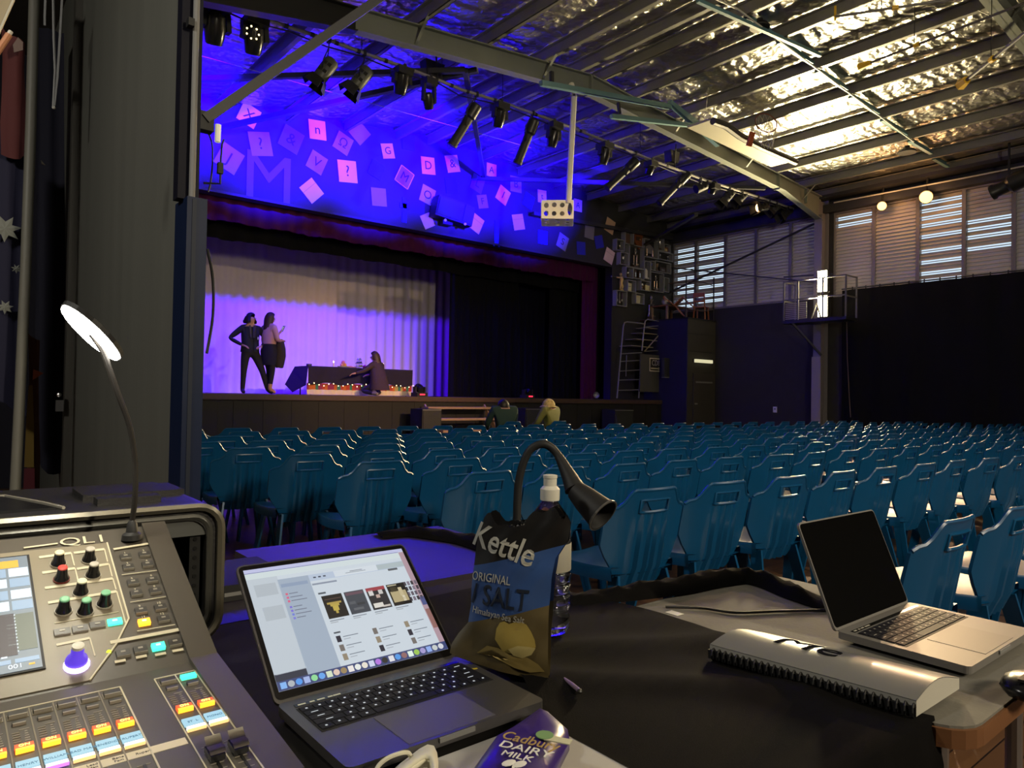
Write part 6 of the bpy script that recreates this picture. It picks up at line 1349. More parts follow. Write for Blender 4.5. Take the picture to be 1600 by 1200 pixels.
for q0, q1, q2 in (((1045,443),(1090,440),(1115,447)),((1045,478),(1092,486),(1115,484))): MB().tube(spline([onY(*q0,14.2)]+[onY(*q1,BY0+0.05),onY(*q2,BY0+0.05)],6),0.014,5).obj('rope', M_dk, rl)
# wooden table and chairs on the block
tp_ = onY(1033,470,14.3); tb_ = thing('wooden_table',(18.7,14.6,BZ),'old wooden table standing on the corner block','table'); zt_ = onY(1034,474,14.3).z
MB().box2((18.12,14.3,zt_-0.05),(19.2,15.0,zt_)).obj('table_top', M_wood, tb_)
for xx in (18.16,19.15):
    for yy in (14.34,14.95): MB().box2((xx-0.03,yy-0.03,BZ),(xx+0.03,yy+0.03,zt_-0.05)).obj('leg', M_timber if xx < 18.5 else M_wood, tb_)
p = Vector((18.25,14.5,zt_+0.12)); o = MB().ball(p,0.12,12).obj('white_ball', mat('old_ball',(0.5,0.47,0.40),0.6), None, smooth=2); tag(o,'round whitish ball lying on the wooden table on the block','ball'); MB().tube([p+Vector((0.123*math.cos(i/12*6.28),0.0,0.123*math.sin(i/12*6.28))) for i in range(12)],0.004,4,None,True).obj('seam', M_grey, o)
def woodchair(x, y, rz, tip, label):
    o = thing('wooden_chair', (x,y,BZ), label, 'chair'); R = Matrix.Rotation(rz,3,'Z') @ Matrix.Rotation(tip,3,'X'); O = Vector((x,y,BZ+(0.25 if tip else 0)))
    def T(v): return O+R@Vector(v)
    MB().box(T((0,0,0.42)),(0.40,0.40,0.03),None,R).obj('seat', M_orangeW, o)
    for sx in (-1,1):
        for sy in (-1,1): MB().bar(T((sx*0.17,sy*0.17,0.41)),T((sx*0.19,sy*0.20,0.0)),0.035,0.035).obj('leg', M_orangeW, o)
        MB().bar(T((sx*0.17,0.18,0.43)),T((sx*0.17,0.25,0.85)),0.035,0.03).obj('back_post', M_orangeW, o)
    MB().bar(T((-0.19,0.25,0.80)),T((0.19,0.25,0.80)),0.03,0.14).obj('back_rail', M_orangeW, o); MB().bar(T((-0.19,0.21,0.60)),T((0.19,0.21,0.60)),0.03,0.06).obj('back_rail', M_orangeW, o)
woodchair(18.5,13.78,0.5,-0.75,'orange wooden chair tipped over on the corner block'); woodchair(19.2,13.80,1.9,0.0,'orange wooden chair standing on the corner block by the windows')
# skeleton like tower trophy on the table edge of the block
p = onY(1020,500,14.9); tower(p.x,p.z+0.0,0.80,'silver twin column trophy standing high on a wall ledge by the block',M_silver,14.98)
ld = MB().box2((p.x-0.28,14.86,p.z-0.05),(p.x+0.28,YS,p.z)).obj('wall_ledge', M_dk); tag(ld,'narrow dark wall ledge under the twin column trophy','ledge'); MB().box2((p.x-0.03,15.0,p.z-0.2),(p.x+0.03,YS,p.z-0.05)).obj('bracket', M_black, ld)
# ================================================================== MOBILE PLATFORM LADDER AND SIGN
LY = 14.62
lad = thing('platform_ladder', (onY(1000,622,LY).x,LY,STZ), 'grey tubular mobile platform ladder at the end of the stage', 'ladder')
M_tube = mat('ladder_tube', (0.30,0.29,0.28), 0.4, metal=0.5)
def ft(pts, y, r=0.022): 
    P_ = [onY(a, b, y) for a, b in pts]; P_[0].z = max(P_[0].z, STZ); return MB().tube(P_, r, 7).obj('frame_tube', M_tube, lad, smooth=True)
ft([(964,622),(969,565),(974,510),(976,504),(980,503),(1006,506)],LY); ft([(1003,548),(1006,515),(1008,502),(1012,499),(1034,503),(1038,508),(1041,552)],LY-0.02)
ft([(998,622),(1000,590),(1001,555)],LY); ft([(1041,622),(1041,590),(1041,552)],LY-0.02)
ft([(978,588),(979,555)],LY+0.4,0.016)
for a, b_ in (((969,553),(1003,551)),((968,565),(1001,563)),((967,580),(1000,578)),((966,594),(999,593)),((965,610),(998,609)),((1008,511),(1040,508)),((1008,549),(1041,547))): MB().cyl(onY(a[0],a[1],LY),onY(b_[0],b_[1],LY),0.015,7).obj('rung', M_tube, lad)
for k, (x0, x1, y0) in enumerate(((977,1012,544),(986,1021,534),(995,1030,525),(1003,1036,517))):
    p = onY(x0,y0,LY+0.25); q = onY(x1,y0,LY+0.25)
    MB().box2((p.x,LY+0.02,q.z),(q.x,LY+0.5,q.z+0.022)).obj('tread', mat('tread_pale',(0.30,0.26,0.18),0.5), lad)
MB().bar(onY(1007,549,LY),onY(1036,516,LY),0.03,0.03,None,(0,1,0)).obj('stringer', mat('tread_pale',(0,0,0)), lad)
a = onY(1000,553,LY-0.05); b_ = onY(1037,613,LY-0.05)
MB().box2((a.x,LY-0.07,b_.z),(b_.x,LY-0.04,a.z)).obj('side_panel', mat('ladder_panel',(0.07,0.068,0.06),0.6), lad)
sg = thing('arrow_sign', onY(1024,572,LY-0.08), 'outlined sign with letters over an arrow on the ladder panel', 'sign')
M_sgn = mat('sign_cream',(0.62,0.56,0.40),0.5)
a = onY(1015.2,559.0,LY-0.085); b_ = onY(1033,582,LY-0.085); x0, x1, z1, z0 = a.x, b_.x, a.z, b_.z+0.02; yy = LY-0.085
MB().box2((x0,yy+0.006,z0),(x1,yy+0.014,z1)).obj('backing', mat('sign_dark',(0.03,0.025,0.02),0.6), sg)
MB().box2((x0,yy,z1-0.03),(x1,yy+0.006,z1)).box2((x0,yy,z0),(x1,yy+0.006,z0+0.03)).box2((x0,yy,z0+0.03),(x0+0.03,yy+0.006,z1-0.03)).obj('border', M_sgn, sg)
wtext('letters','CD8',0.25,Matrix.Translation(((x0+x1)/2+0.02,yy,z0+(z1-z0)*0.62)) @ Matrix.Rotation(math.pi/2,4,'X') @ Matrix.Diagonal((0.82,1.0,1,1)),mat('sign_pale',(0.42,0.40,0.42),0.5),sg,0.002)
za = z0+(z1-z0)*0.23
MB().box2((x0+0.07,yy,za-0.018),(x1-0.10,yy+0.005,za+0.018)).add([(x1-0.14,yy,za+0.055),(x1-0.14,yy,za-0.055),(x1-0.02,yy,za)],[(0,1,2)]).obj('arrow', M_sgn, sg)
# loudspeakers on stands
for px0, px1, py0, py1, pole, lab, y in ((1038,1056.5,559,590,1042,'dark loudspeaker on a pole in front of the ladder sign',14.15),(1057.5,1069.5,560,592,1058,'dark loudspeaker on a pole next to the corner block',14.18)):
    a = onY(px0,py0,y); b_ = onY(px1,py1,y); o = thing('pole_speaker',((a.x+b_.x)/2,y+0.13,b_.z),lab,'speaker')
    MB().box2((a.x,y,b_.z),(b_.x,y+0.10,a.z)).obj('cabinet', mat('pole_speaker',(0.035,0.038,0.036),0.5), o); MB().box2((a.x+0.02,y-0.008,b_.z+0.03),(b_.x-0.02,y,a.z-0.03)).obj('grille', mat('speaker_mesh',(0,0,0)), o)
    MB().box2((a.x,y-0.01,b_.z-0.02),(b_.x,y+0.10,b_.z)).obj('bottom_trim', M_grey, o)
    q = onY(pole,600,y+0.1); s = thing('speaker_stand',(q.x,y+0.13,0),'dark pole stand carrying the loudspeaker '+('in front of the ladder sign' if pole == 1042 else 'next to the corner block'),'stand')
    xm = (a.x+b_.x)/2
    MB().cyl((xm,y+0.13,0.03),(xm,y+0.13,b_.z-0.02),0.022,8).obj('pole', M_steelD, s); MB().lathe([(0.10,0),(0.10,0.02),(0.03,0.03)],(xm,y+0.13,0),(0,0,1),16).obj('base', M_black, s)
# ================================================================== SIDE BALCONY WITH WORK FLOODS
bz = onX(1283,497,18.4).z; ya, yb = onX(1223,497,18.4).y, onX(1322,500,18.4).y; zt = onX(1283,433,18.4).z
bc = thing('side_balcony', (18.9,(ya+yb)/2,bz), 'small steel lighting balcony high on the side wall column', 'balcony')
MB().box2((18.4,yb,bz-0.08),(19.04,ya,bz)).obj('deck', M_blackMet, bc)
M_rail = mat('balcony_rail',(0.10,0.095,0.085),0.45)
for y in (ya-0.02,(ya+yb)/2+0.45,(ya+yb)/2-0.25,yb+0.02): MB().box2((18.40,y-0.018,bz),(18.436,y+0.018,zt)).obj('post', M_rail, bc)
for y in (ya-0.02,yb+0.02):
    MB().box2((19.0,y-0.018,bz),(19.036,y+0.018,zt)).obj('post', M_rail, bc)
    for zz in (zt-0.018,bz+(zt-bz)*0.5): MB().box2((18.42,y-0.016,zz-0.016),(19.02,y+0.016,zz+0.016)).obj('rail', M_rail, bc)
for zz in (zt-0.018,bz+(zt-bz)*0.52): MB().box2((18.402,yb,zz-0.016),(18.434,ya,zz+0.016)).obj('rail', M_rail, bc)
gm = MB().box((0,0,0),(0.012,0.62,0.03)).mesh('grille_slat', mat('grille_pale',(0.28,0.25,0.19),0.5))
for k in range(9):
    o = bpy.data.objects.new('grille_slat', gm); COL.objects.link(o); o.location = (18.45,ya-0.36,bz+0.05+0.052*k); par(o, bc)
for s in (0,1): MB().bar((18.55,yb+0.75+0.28*s,bz),(18.6,yb+0.9,bz+0.45),0.03,0.03).obj('easel_leg', M_rail, bc)
MB().bar((18.45,ya-0.25,bz-0.06),(19.05,(ya+yb)/2+0.1,bz-0.95),0.05,0.05).obj('brace', M_steelD, bc)
for k, (p0, p1) in enumerate((((1284.5,422),(1284.5,457)),((1285,461),(1285,496)))):
    a = onX(p0[0],p0[1],18.78); b_ = onX(p1[0],p1[1],18.78)
    o = thing('work_flood', (18.8,a.y,b_.z), ('upper of the two glaring work floods on the balcony','lower of the two glaring work floods on the balcony')[k], 'floodlight', 'work floods on the balcony')
    MB().box2((18.80,a.y-0.15,b_.z+0.01),(18.92,a.y+0.15,a.z)).obj('housing', M_black, o)
    MB().box2((18.785,a.y-0.125,b_.z+0.03),(18.80,a.y+0.125,a.z-0.02)).obj('lens', emis('flood_lens',(1.0,0.86,0.50),45), o)
    MB().box2((18.85,a.y-0.17,b_.z),(18.88,a.y+0.17,b_.z+0.02)).obj('bracket', M_steelD, o)
# warm spots on the conduit of the side wall
for S, nm, r in ((S1,'brighter warm spotlight at the roof edge, towards the masking curtain',0.155),(S2,'smaller warm spotlight at the roof edge, beside the steel column',0.115)):
    o = thing('wall_spotlight', S, nm, 'spotlight', 'warm spotlights under the eaves'); d = (Vector((3.2,1.6,0.8))-S).normalized()
    MB().lathe([(r*0.6,-0.36),(r,-0.30),(r,-0.03),(r*1.05,0.0)],S,d,16).obj('can', M_blackMet, o, smooth=True)
    MB().cyl(S+d*0.002,S+d*0.008,r*0.95,18).obj('lens', emis('spot_lens',(1.0,0.44,0.11),5.5), o)
    MB().bar(S-d*0.15+Vector((0,0,r)),(S.x+0.1,S.y,6.9),0.03,0.03).obj('hanger', M_black, o)
a, b_ = onX(1549,302,18.6), onX(1600,278,18.6); d = (b_-a)
o = thing('unlit_spotlight', a+d*0.5, 'unlit dark profile spotlight under the eaves near the picture edge', 'spotlight')
MB().lathe([(0.17,0),(0.17,0.06),(0.14,0.10),(0.14,d.length*0.5),(0.20,d.length*0.6),(0.20,d.length*1.1),(0.1,d.length*1.2)],a,d,14).obj('barrel', M_blackMet, o, smooth=True)
MB().bar(a+d*0.55,a+d*0.55+Vector((0,0,0.95)),0.04,0.04).obj('hanger', M_black, o)
# ================================================================== BASKETBALL HOOP FRAME
M_hoopT = mat('hoop_teal',(0.13,0.24,0.25),0.45)
HY = 9.3
hp = thing('folding_basketball_hoop', onY(1045,165,HY), 'teal folding basketball frame with hoop and net swung up under the rafter', 'basketball hoop')
for a, b_, w in (((845,130),(1047,167),0.09),((955,182),(1088,197),0.08),((1046,160),(1122,226),0.10),((1056,166),(1106,204),0.07)): MB().bar(onY(a[0],a[1],HY),onY(b_[0],b_[1],HY),w,w).obj('frame_arm', M_hoopT, hp)
MB().bar(onY(862,128,HY),onY(862,112,HY),0.06,0.06).obj('hanger', M_steelD, hp); MB().bar(onY(968,178,HY),onY(966,160,HY),0.05,0.05).obj('hanger', M_steelD, hp)
bd = [onY(*q,8.6) for q in ((1098,193),(1118,200),(1140,216),(1172,232),(1228,256),(1268,290))]
MB().bar(bd[0]+Vector((0,0.1,0.04)),bd[4]+Vector((0,0.1,0.04)),0.55,0.05).obj('backboard', mat('backboard_cream',(0.36,0.34,0.26),0.5), hp)
MB().tube([p+Vector((0,-0.24,-0.02)) for p in bd[:5]],0.075,8).obj('edge_pad', mat('pad_dark',(0.05,0.047,0.04),0.6), hp, smooth=True)
rc = onY(1197,192,8.0); ra = (Vector((0.75,-0.3,0.42))).normalized(); rb = (Vector((0.28,0.2,0.93))).normalized()
rb = (rb-ra*rb.dot(ra)).normalized()
MB().tube([rc+ra*0.235*math.cos(i/24*6.2832)+rb*0.235*math.sin(i/24*6.2832) for i in range(24)],0.012,6,None,True).obj('ring', mat('ring_dark',(0.16,0.05,0.03),0.4), hp, smooth=True)
q = onY(1176,214,8.05); MB().bar(q+Vector((0,0,0.10)),q+Vector((0.02,0.1,-0.16)),0.12,0.05,mat('hoop_orange',(0.40,0.09,0.03),0.5)).obj('ring_bracket', None, hp)
rn = ra.cross(rb); rn = rn if rn.z < 0 else -rn; rn = (rn*0.3+Vector((0.35,0,-0.9))).normalized(); net = MB()
for i in range(12):
    t0 = i/12*6.2832
    for sgn in (-1,1):
        pts = []
        for k in range(5):
            f = k/4; tt = t0+sgn*f*1.05; rr_ = 0.235*(1-0.42*f); pts.append(rc+ra*rr_*math.cos(tt)+rb*rr_*math.sin(tt)+rn*0.42*f)
        net.tube(pts,0.005,4,None,False,False)
net.obj('net', mat('net_cord',(0.45,0.43,0.36),0.8), hp)
wr = MB().cyl(onY(1117,42,8.2),onY(1103,172,8.9),0.005,5).obj('hoist_wire', M_offw); tag(wr,'thin hoist wire dropping from a purlin to the basketball frame','wire'); MB().box(onY(1117,40,8.2),(0.08,0.08,0.10)).obj('pulley', M_black, wr)
# ================================================================== PENDANTS AND STORED POLES
for px, py, y, r, lab in ((1187,44,6.6,0.165,'round pendant lamp hanging from the bridging, nearer the camera'),(1417,239,6.9,0.20,'round pendant lamp low over the warm spotlights')):
    p = onY(px,py,y); o = thing('pendant_lamp', p, lab, 'pendant lamp', 'pendant lamps under the roof')
    MB().lathe([(r,0),(r*1.02,0.025),(r*0.8,0.075),(r*0.35,0.11),(r*0.3,0.16)],p,(0,0,1),20).obj('shade', M_black, o, smooth=True)
    MB().cyl(p+Vector((0,0,0.004)),p+Vector((0,0,0.012)),r*0.93,20).obj('diffuser', mat('diffuser',(0.62,0.58,0.48),0.6), o)
    MB().cyl(p+Vector((0,0,0.16)),(p.x,p.y,zr(p.x)+0.02),0.012,6).obj('rod', M_offw, o)
for a, b_, lab, z in (((1355,100),(1590,9),'thin dark pole with a yellow foot stored under the purlins',6.8),((1508,127),(1640,20),'thicker dark pole with a yellow foot stored nearest the picture edge',6.7),((1305,26),(1520,-6),'dark pole with a small yellow tag stored furthest from the windows',6.9)):
    p, q = onZ(a[0],a[1],z), onZ(b_[0],b_[1],z); d = (q-p); L = d.length; d.normalize(); r = 0.03 if 'thicker' in lab else 0.02
    o = MB().cyl(p,q+d*1.0,r,8).obj('stored_pole', mat('pole_dark',(0.10,0.09,0.085),0.45)); tag(o,lab,'pole','poles stored under the roof')
    if 'tag' not in lab: MB().frus(p-d*0.14,p+d*0.06,r*3.2,r*2.2,6).obj('foot', M_yellow, o)
    else: MB().box(p+Vector((0,0,0.05)),(0.012,0.03,0.22)).obj('tag', M_yellow, o)
    MB().cyl(p+d*0.75,p+d*0.83,r*1.7,8).obj('band', M_yellow, o)
    for f in (0.35,0.85): c = p+d*L*f; MB().cyl(c,(c.x,c.y,zr(c.x)),0.006,5).obj('strap', M_black, o)
# ================================================================== FLAGS IN THE CORRIDOR DOORWAY
fy = 7.9
def flag(name, pxs, y, m, label, amp=0.03):
    """hanging flag from pixel outline columns: list of (px, top, bottom)"""
    rows = [[], [], [], [], []]
    for i, (px, t, b) in enumerate(pxs):
        for j in range(5):
            p = onY(px+ (2*math.sin(j*1.3+i) if 0 < j < 4 else 0), t+(b-t)*j/4, y); rows[j].append((p.x, y+amp*math.sin(i*1.9+j*0.3), p.z))
    return tag(MB().grid(rows).obj(name, m, None, smooth=2), label, 'flag')
M_navyF = mat('flag_navy',(0.010,0.010,0.035),0.8); M_marF = mat('flag_maroon',(0.075,0.014,0.016),0.8)
f1 = flag('navy_flag',[(-20,190,620),(-5,195,625),(8,198,630),(20,205,640),(30,210,650),(40,214,650)],7.2,M_navyF,'navy flag with a white star hanging on the near flag pole')
f2 = flag('maroon_flag',[(2,40,240),(12,52,246),(22,58,250),(32,62,248),(40,66,240)],7.1,M_marF,'maroon flag with a pale crest above the navy flag')
f3 = flag('dark_flag',[(56,40,700),(64,42,730),(74,45,740),(84,48,742),(94,50,740),(100,52,735)],7.9,mat('flag_black',(0.008,0.008,0.02),0.85),'very dark flag filling the doorway beside the flag pole')
f4 = flag('red_yellow_flag',[(44,520,790),(49,525,792),(55,530,790),(62,532,770)],7.6,mat('flag_rust',(0.10,0.035,0.018),0.8),'rust red and yellow flag low beside the flag pole')
MB().prism([onY(*q,7.52) for q in ((52,577),(68,583),(51,594))],(0,0.01,0)).obj('orange_point', mat('flag_orange',(0.42,0.10,0.04),0.7), f4)
MB().prism([onY(*q,7.53) for q in ((45,602),(51,602),(53,660),(53,730),(38,730),(41,660))],(0,0.01,0)).obj('yellow_band', mat('flag_yellow',(0.16,0.10,0.015),0.7), f4)
MB().prism([onY(*q,7.53) for q in ((38,732),(54,732),(55,785),(36,785))],(0,0.01,0)).obj('red_band', mat('flag_red',(0.10,0.012,0.02),0.7), f4)
def star(px, py, r, y, par_, n=7):
    c = onY(px,py,y); pts = []
    for i in range(2*n): a = math.pi*i/n+0.2; k = r if i % 2 == 0 else r*0.5; pts.append((c.x+k*math.cos(a), y, c.z+k*math.sin(a)))
    b = MB(); b.add([(c.x,y-0.012,c.z)]+pts,[(0,1+i,1+(i+1) % (2*n)) for i in range(2*n)]); return b.obj('star', mat('star_white',(0.20,0.21,0.19),0.7), par_)
star(8,357,0.115,7.12,f1); star(8,480,0.06,7.12,f1); star(26,420,0.04,7.12,f1)
MB().prism([onY(*q,6.95) for q in ((20,70),(28,58),(36,66),(36,78),(22,82))],(0,0.01,0)).obj('crest', mat('crest_pale',(0.16,0.11,0.10),0.7), f2)
MB().prism([onY(*q,7.4) for q in ((64,250),(71,258),(65,256))],(0,0.01,0)).obj('tag', M_offw, f3)
fp = MB().tube([onY(54,-30,7.0),onY(48,200,6.95),onY(40,420,6.9),onY(30,640,6.85),onY(22,800,6.8)],0.038,10).obj('flag_pole', mat('flag_pole',(0.17,0.165,0.14),0.5), None, smooth=True); tag(fp,'pale thick flag pole leaning in the corridor doorway','flag pole')
MB().box(onY(54,-30,7.0)+Vector((0,0,0.02)),(0.1,0.1,0.05)).obj('finial', M_gold, fp)
cd_ = MB()
for q in (((83,0),(84,60),(86,110),(83,168)),((97,0),(93,70),(90,120),(85,165)),((71,0),(70,25),(70,40))): cd_.tube([onY(a, b, 6.7) for a, b in q],0.009,5)
cd_ = cd_.obj('loose_cords', mat('cord_pale',(0.30,0.30,0.30),0.7)); tag(cd_,'pale loose flag cords hanging in the doorway beside the grey wall','cord'); MB().ball(onY(84,168,6.7),0.014,6).obj('cord_end', M_offw, cd_)
db = MB().box(onY(93,634,7.45),(0.06,0.02,0.10)).obj('door_catch', M_alu); tag(db,'small metal door catch on the jamb of the corridor doorway','door catch'); MB().ball(onY(92,617,7.42),0.022,8).obj('knob', M_chrome, db)
bb = MB().prism([onY(*q,3.2) for q in ((-40,120),(-40,-40),(26,-8),(0,50))],(0,0.04,0)).obj('leaning_board', mat('board_beige',(0.42,0.36,0.25),0.6)); tag(bb,'pale beige board leaning high at the picture corner','board'); MB().prism([onY(*q,3.19) for q in ((0,50),(26,-8),(22,-8),(-4,50))],(0,0.01,0)).obj('edge_strip', M_offw, bb)
op = MB().cyl(onY(-10,90,4.0),onY(14,54,4.0),0.014,8).obj('orange_pole', mat('pole_orange',(0.55,0.24,0.12),0.5)); tag(op,'short orange pole end below the beige board','pole'); MB().cyl(onY(14,54,4.0),onY(17,49,4.0),0.010,8).obj('tip', M_offw, op)
# ================================================================== PEOPLE
def grow(name, verts, edges, radii, root=0, sub=2):
    me = bpy.data.meshes.new('t'); me.from_pydata([tuple(v) for v in verts], edges, []); o = bpy.data.objects.new('t', me); COL.objects.link(o)
    o.modifiers.new('s','SKIN'); sv = me.skin_vertices[0].data
    for i, r in enumerate(radii): sv[i].radius = (r, r) if not isinstance(r, tuple) else r; sv[i].use_root = (i == root)
    s = o.modifiers.new('u','SUBSURF'); s.levels = sub; s.render_levels = sub
    dg = bpy.context.evaluated_depsgraph_get(); out = bpy.data.meshes.new_from_object(o.evaluated_get(dg)); bpy.data.objects.remove(o); bpy.data.meshes.remove(me)
    out.name = name; return out
def segd(p, a, b): d = b-a; t = max(0, min(1, (p-a).dot(d)/max(1e-9, d.length_squared))); return (p-a-d*t).length
def person(J, cols, label, M, hair='short', lookz=0.0, extra=None, hold=None):
    """J: joint positions in the person's own frame (x right, y forward, z up); cols: material per zone"""
    V = {k: Vector(v) for k, v in J.items()}
    names_ = ['pelvis','waist','chest','neck','skull','crown','shl','ell','wrl','shr','elr','wrr','hil','knl','anl','tol','hir','knr','anr','tor']
    rad = dict(pelvis=(0.150,0.115),waist=(0.130,0.100),chest=(0.165,0.115),neck=0.055,skull=(0.083,0.098),crown=(0.070,0.082),shl=0.078,ell=0.052,wrl=0.034,shr=0.078,elr=0.052,wrr=0.034,hil=0.105,knl=0.066,anl=0.046,tol=0.036,hir=0.105,knr=0.066,anr=0.046,tor=0.036)
    if extra: rad.update(extra)
    E = [('pelvis','waist'),('waist','chest'),('chest','neck'),('neck','skull'),('skull','crown'),('chest','shl'),('shl','ell'),('ell','wrl'),('chest','shr'),('shr','elr'),('elr','wrr'),('pelvis','hil'),('hil','knl'),('knl','anl'),('anl','tol'),('pelvis','hir'),('hir','knr'),('knr','anr'),('anr','tor')]
    idx = {n: i for i, n in enumerate(names_)}
    me = grow('body', [V[n] for n in names_], [(idx[a], idx[b]) for a, b in E], [rad[n] for n in names_])
    zone = {('pelvis','waist'):'legs',('waist','chest'):'top',('chest','neck'):'top',('neck','skull'):'skin',('skull','crown'):'skin',('chest','shl'):'top',('shl','ell'):'top',('ell','wrl'):'sleeve',('chest','shr'):'top',('shr','elr'):'top',('elr','wrr'):'sleeve',('pelvis','hil'):'legs',('hil','knl'):'legs',('knl','anl'):'legs',('anl','tol'):'shoe',('pelvis','hir'):'legs',('hir','knr'):'legs',('knr','anr'):'legs',('anr','tor'):'shoe'}
    zs = ['skin','top','sleeve','legs','shoe']
    for z_ in zs: me.materials.append(cols[z_])
    for p in me.polygons:
        c = p.center; best = min(E, key=lambda e: segd(c, V[e[0]], V[e[1]])-0.5*(rad[e[0]] if not isinstance(rad[e[0]], tuple) else rad[e[0]][0])); z_ = zone[best]
        if best == ('chest','neck') and c.z > V['neck'].z-0.045: z_ = 'skin'
        if best[0] in ('knl','knr'):
            an = V[best[1]]
            if (c-an).length < cols.get('boot',0.05): z_ = 'shoe'
        if best == ('pelvis','waist') and c.z > V['pelvis'].z+cols.get('hem',0.05): z_ = 'top'
        p.material_index = zs.index(z_); p.use_smooth = True
    root = thing('person', M.translation, label, 'person')
    b = bpy.data.objects.new('body', me); COL.objects.link(b); b.matrix_basis = M; par(b, root)
    def part(name, mesh, m=None):
        o = bpy.data.objects.new(name, mesh); COL.objects.link(o); o.matrix_basis = M; par(o, root); return o
    # head details
    fwd = Vector(cols.get('face',(0,1,0))).normalized(); sd = fwd.cross(Vector((0,0,1))).normalized(); hc = V['skull']*0.4+V['crown']*0.6; upv = fwd.cross(sd)*-1
    upv = sd.cross(fwd)
    def H(a, f, u): return hc+sd*a+fwd*f+upv*u
    d = MB()
    d.ball(H(0.032,0.083,-0.005),0.011,8,mat('eye_white',(0.6,0.6,0.58),0.3)); d.ball(H(-0.032,0.083,-0.005),0.011,8,mat('eye_white',(0,0,0)))
    d.ball(H(0.032,0.093,-0.005),0.005,6,M_black); d.ball(H(-0.032,0.093,-0.005),0.005,6,M_black)
    part('eyes', d.mesh('eyes'))
    part('nose', MB().tube([H(0,0.085,0.005),H(0,0.105,-0.03),H(0,0.088,-0.042)],[0.008,0.014,0.010],6,cols['skin']).mesh('nose',cols['skin'],2))
    part('mouth', MB().box(H(0,0.083,-0.067),(0.045,0.012,0.012),mat('lips',(0.35,0.10,0.09),0.5),Matrix((sd,fwd,upv)).transposed()).mesh('mouth'))
    for s in (-1,1): part('ear', MB().ball(H(s*0.084,0.0,-0.015),0.026,8,cols['skin'],sc=(0.5,0.8,1.2)).mesh('ear',cols['skin'],2))
    hm = cols['hair']; hb = MB(); rows = []
    n = 18
    for j in range(7):
        ph = j/6*math.pi*0.60; row = []
        for i in range(n):
            t = 2*math.pi*i/n; fr_ = math.cos(t)
            k = 1.0+0.03*math.sin(t*5+j)
            fcut = 1.0 if fr_ < 0.25 else (0.62 if fr_ < 0.7 else 0.50)
            p2 = ph*fcut; row.append(H(0.095*k*math.sin(p2)*math.sin(t), 0.106*k*math.sin(p2)*fr_-0.008, 0.104*k*math.cos(p2)+0.012))
        rows.append(row)
    hb.grid(rows,None,True)
    if hair == 'bob':
        r2 = []
        for j in range(4):
            row = []
            for i in range(15):
                t = math.radians(60+240*i/14); k = 1.0+0.06*math.sin(i*2.1+j*1.7); rr_ = 0.108+0.018*j*(1 if j < 3 else 0.7)
                row.append(H(rr_*k*math.sin(t), rr_*k*math.cos(t)-0.015, 0.03-0.048*j))
            r2.append(row)
        hb.grid(r2); hb.grid([[q*0.97+hc*0.03 for q in r_] for r_ in r2])
    if hair == 'long':
        r2 = []
        for j in range(7):
            row = []
            for i in range(13):
                t = math.radians(75+210*i/12); rr_ = (0.108,0.115,0.112,0.105,0.10,0.09,0.07)[j]*(1+0.03*math.sin(i*2.3+j)); row.append(H(rr_*math.sin(t), rr_*math.cos(t)-0.012-0.005*j, 0.03-0.058*j))
            r2.append(row)
        hb.grid(r2); hb.grid([[q*0.96+hc*0.04 for q in r_] for r_ in r2])
    if hair != 'none': part('hair', hb.mesh('hair', hm, 2))
    # hands with five fingers
    for w_, e_, nm in (('wrl','ell',-1),('wrr','elr',1)):
        wv = V[w_]; dr = (wv-V[e_]).normalized()
        if hold and w_ in hold: dr = Vector(hold[w_]).normalized()
        si = dr.cross(Vector((0,0.3,1))); si.normalize(); pl = si.cross(dr)
        vs = [wv-dr*0.01, wv+dr*0.045, wv+dr*0.085]; es = [(0,1),(1,2)]; rd = [0.026,(0.034,0.020),(0.036,0.018)]
        for f, (off, L) in enumerate(((-0.028,0.066),(-0.010,0.078),(0.010,0.073),(0.027,0.056))):
            b0_ = wv+dr*0.088+si*off; b1_ = b0_+dr*L*0.55-pl*0.010; b2_ = b1_+(dr*0.7-pl*0.6).normalized()*L*0.45; k = len(vs); vs += [b0_,b1_,b2_]; es += [(2,k),(k,k+1),(k+1,k+2)]; rd += [0.0095,0.0085,0.007]
        k = len(vs); t0 = wv+dr*0.035-si*0.028*1; t1 = t0-si*0.026+dr*0.030-pl*0.008; t2 = t1+dr*0.030-pl*0.010+si*0.004; vs += [t0,t1,t2]; es += [(1,k),(k,k+1),(k+1,k+2)]; rd += [0.013,0.0105,0.008]
        hmsh = grow('hand', vs, es, rd, 0, 1); hmsh.materials.append(cols['skin']); part('hand', hmsh)
    return root, part, H
def face_rot(p, ang): return Matrix.Translation(p) @ Matrix.Rotation(ang, 4, 'Z')
M_jk = mat('dark_jacket',(0.016,0.017,0.022),0.7); M_tr = mat('dark_trousers',(0.020,0.017,0.016),0.8); M_sk2 = mat('skin_warm',(0.56,0.30,0.20),0.55); M_hd = mat('hair_dark',(0.012,0.008,0.007),0.5); M_hb = mat('hair_brown',(0.045,0.022,0.012),0.5)
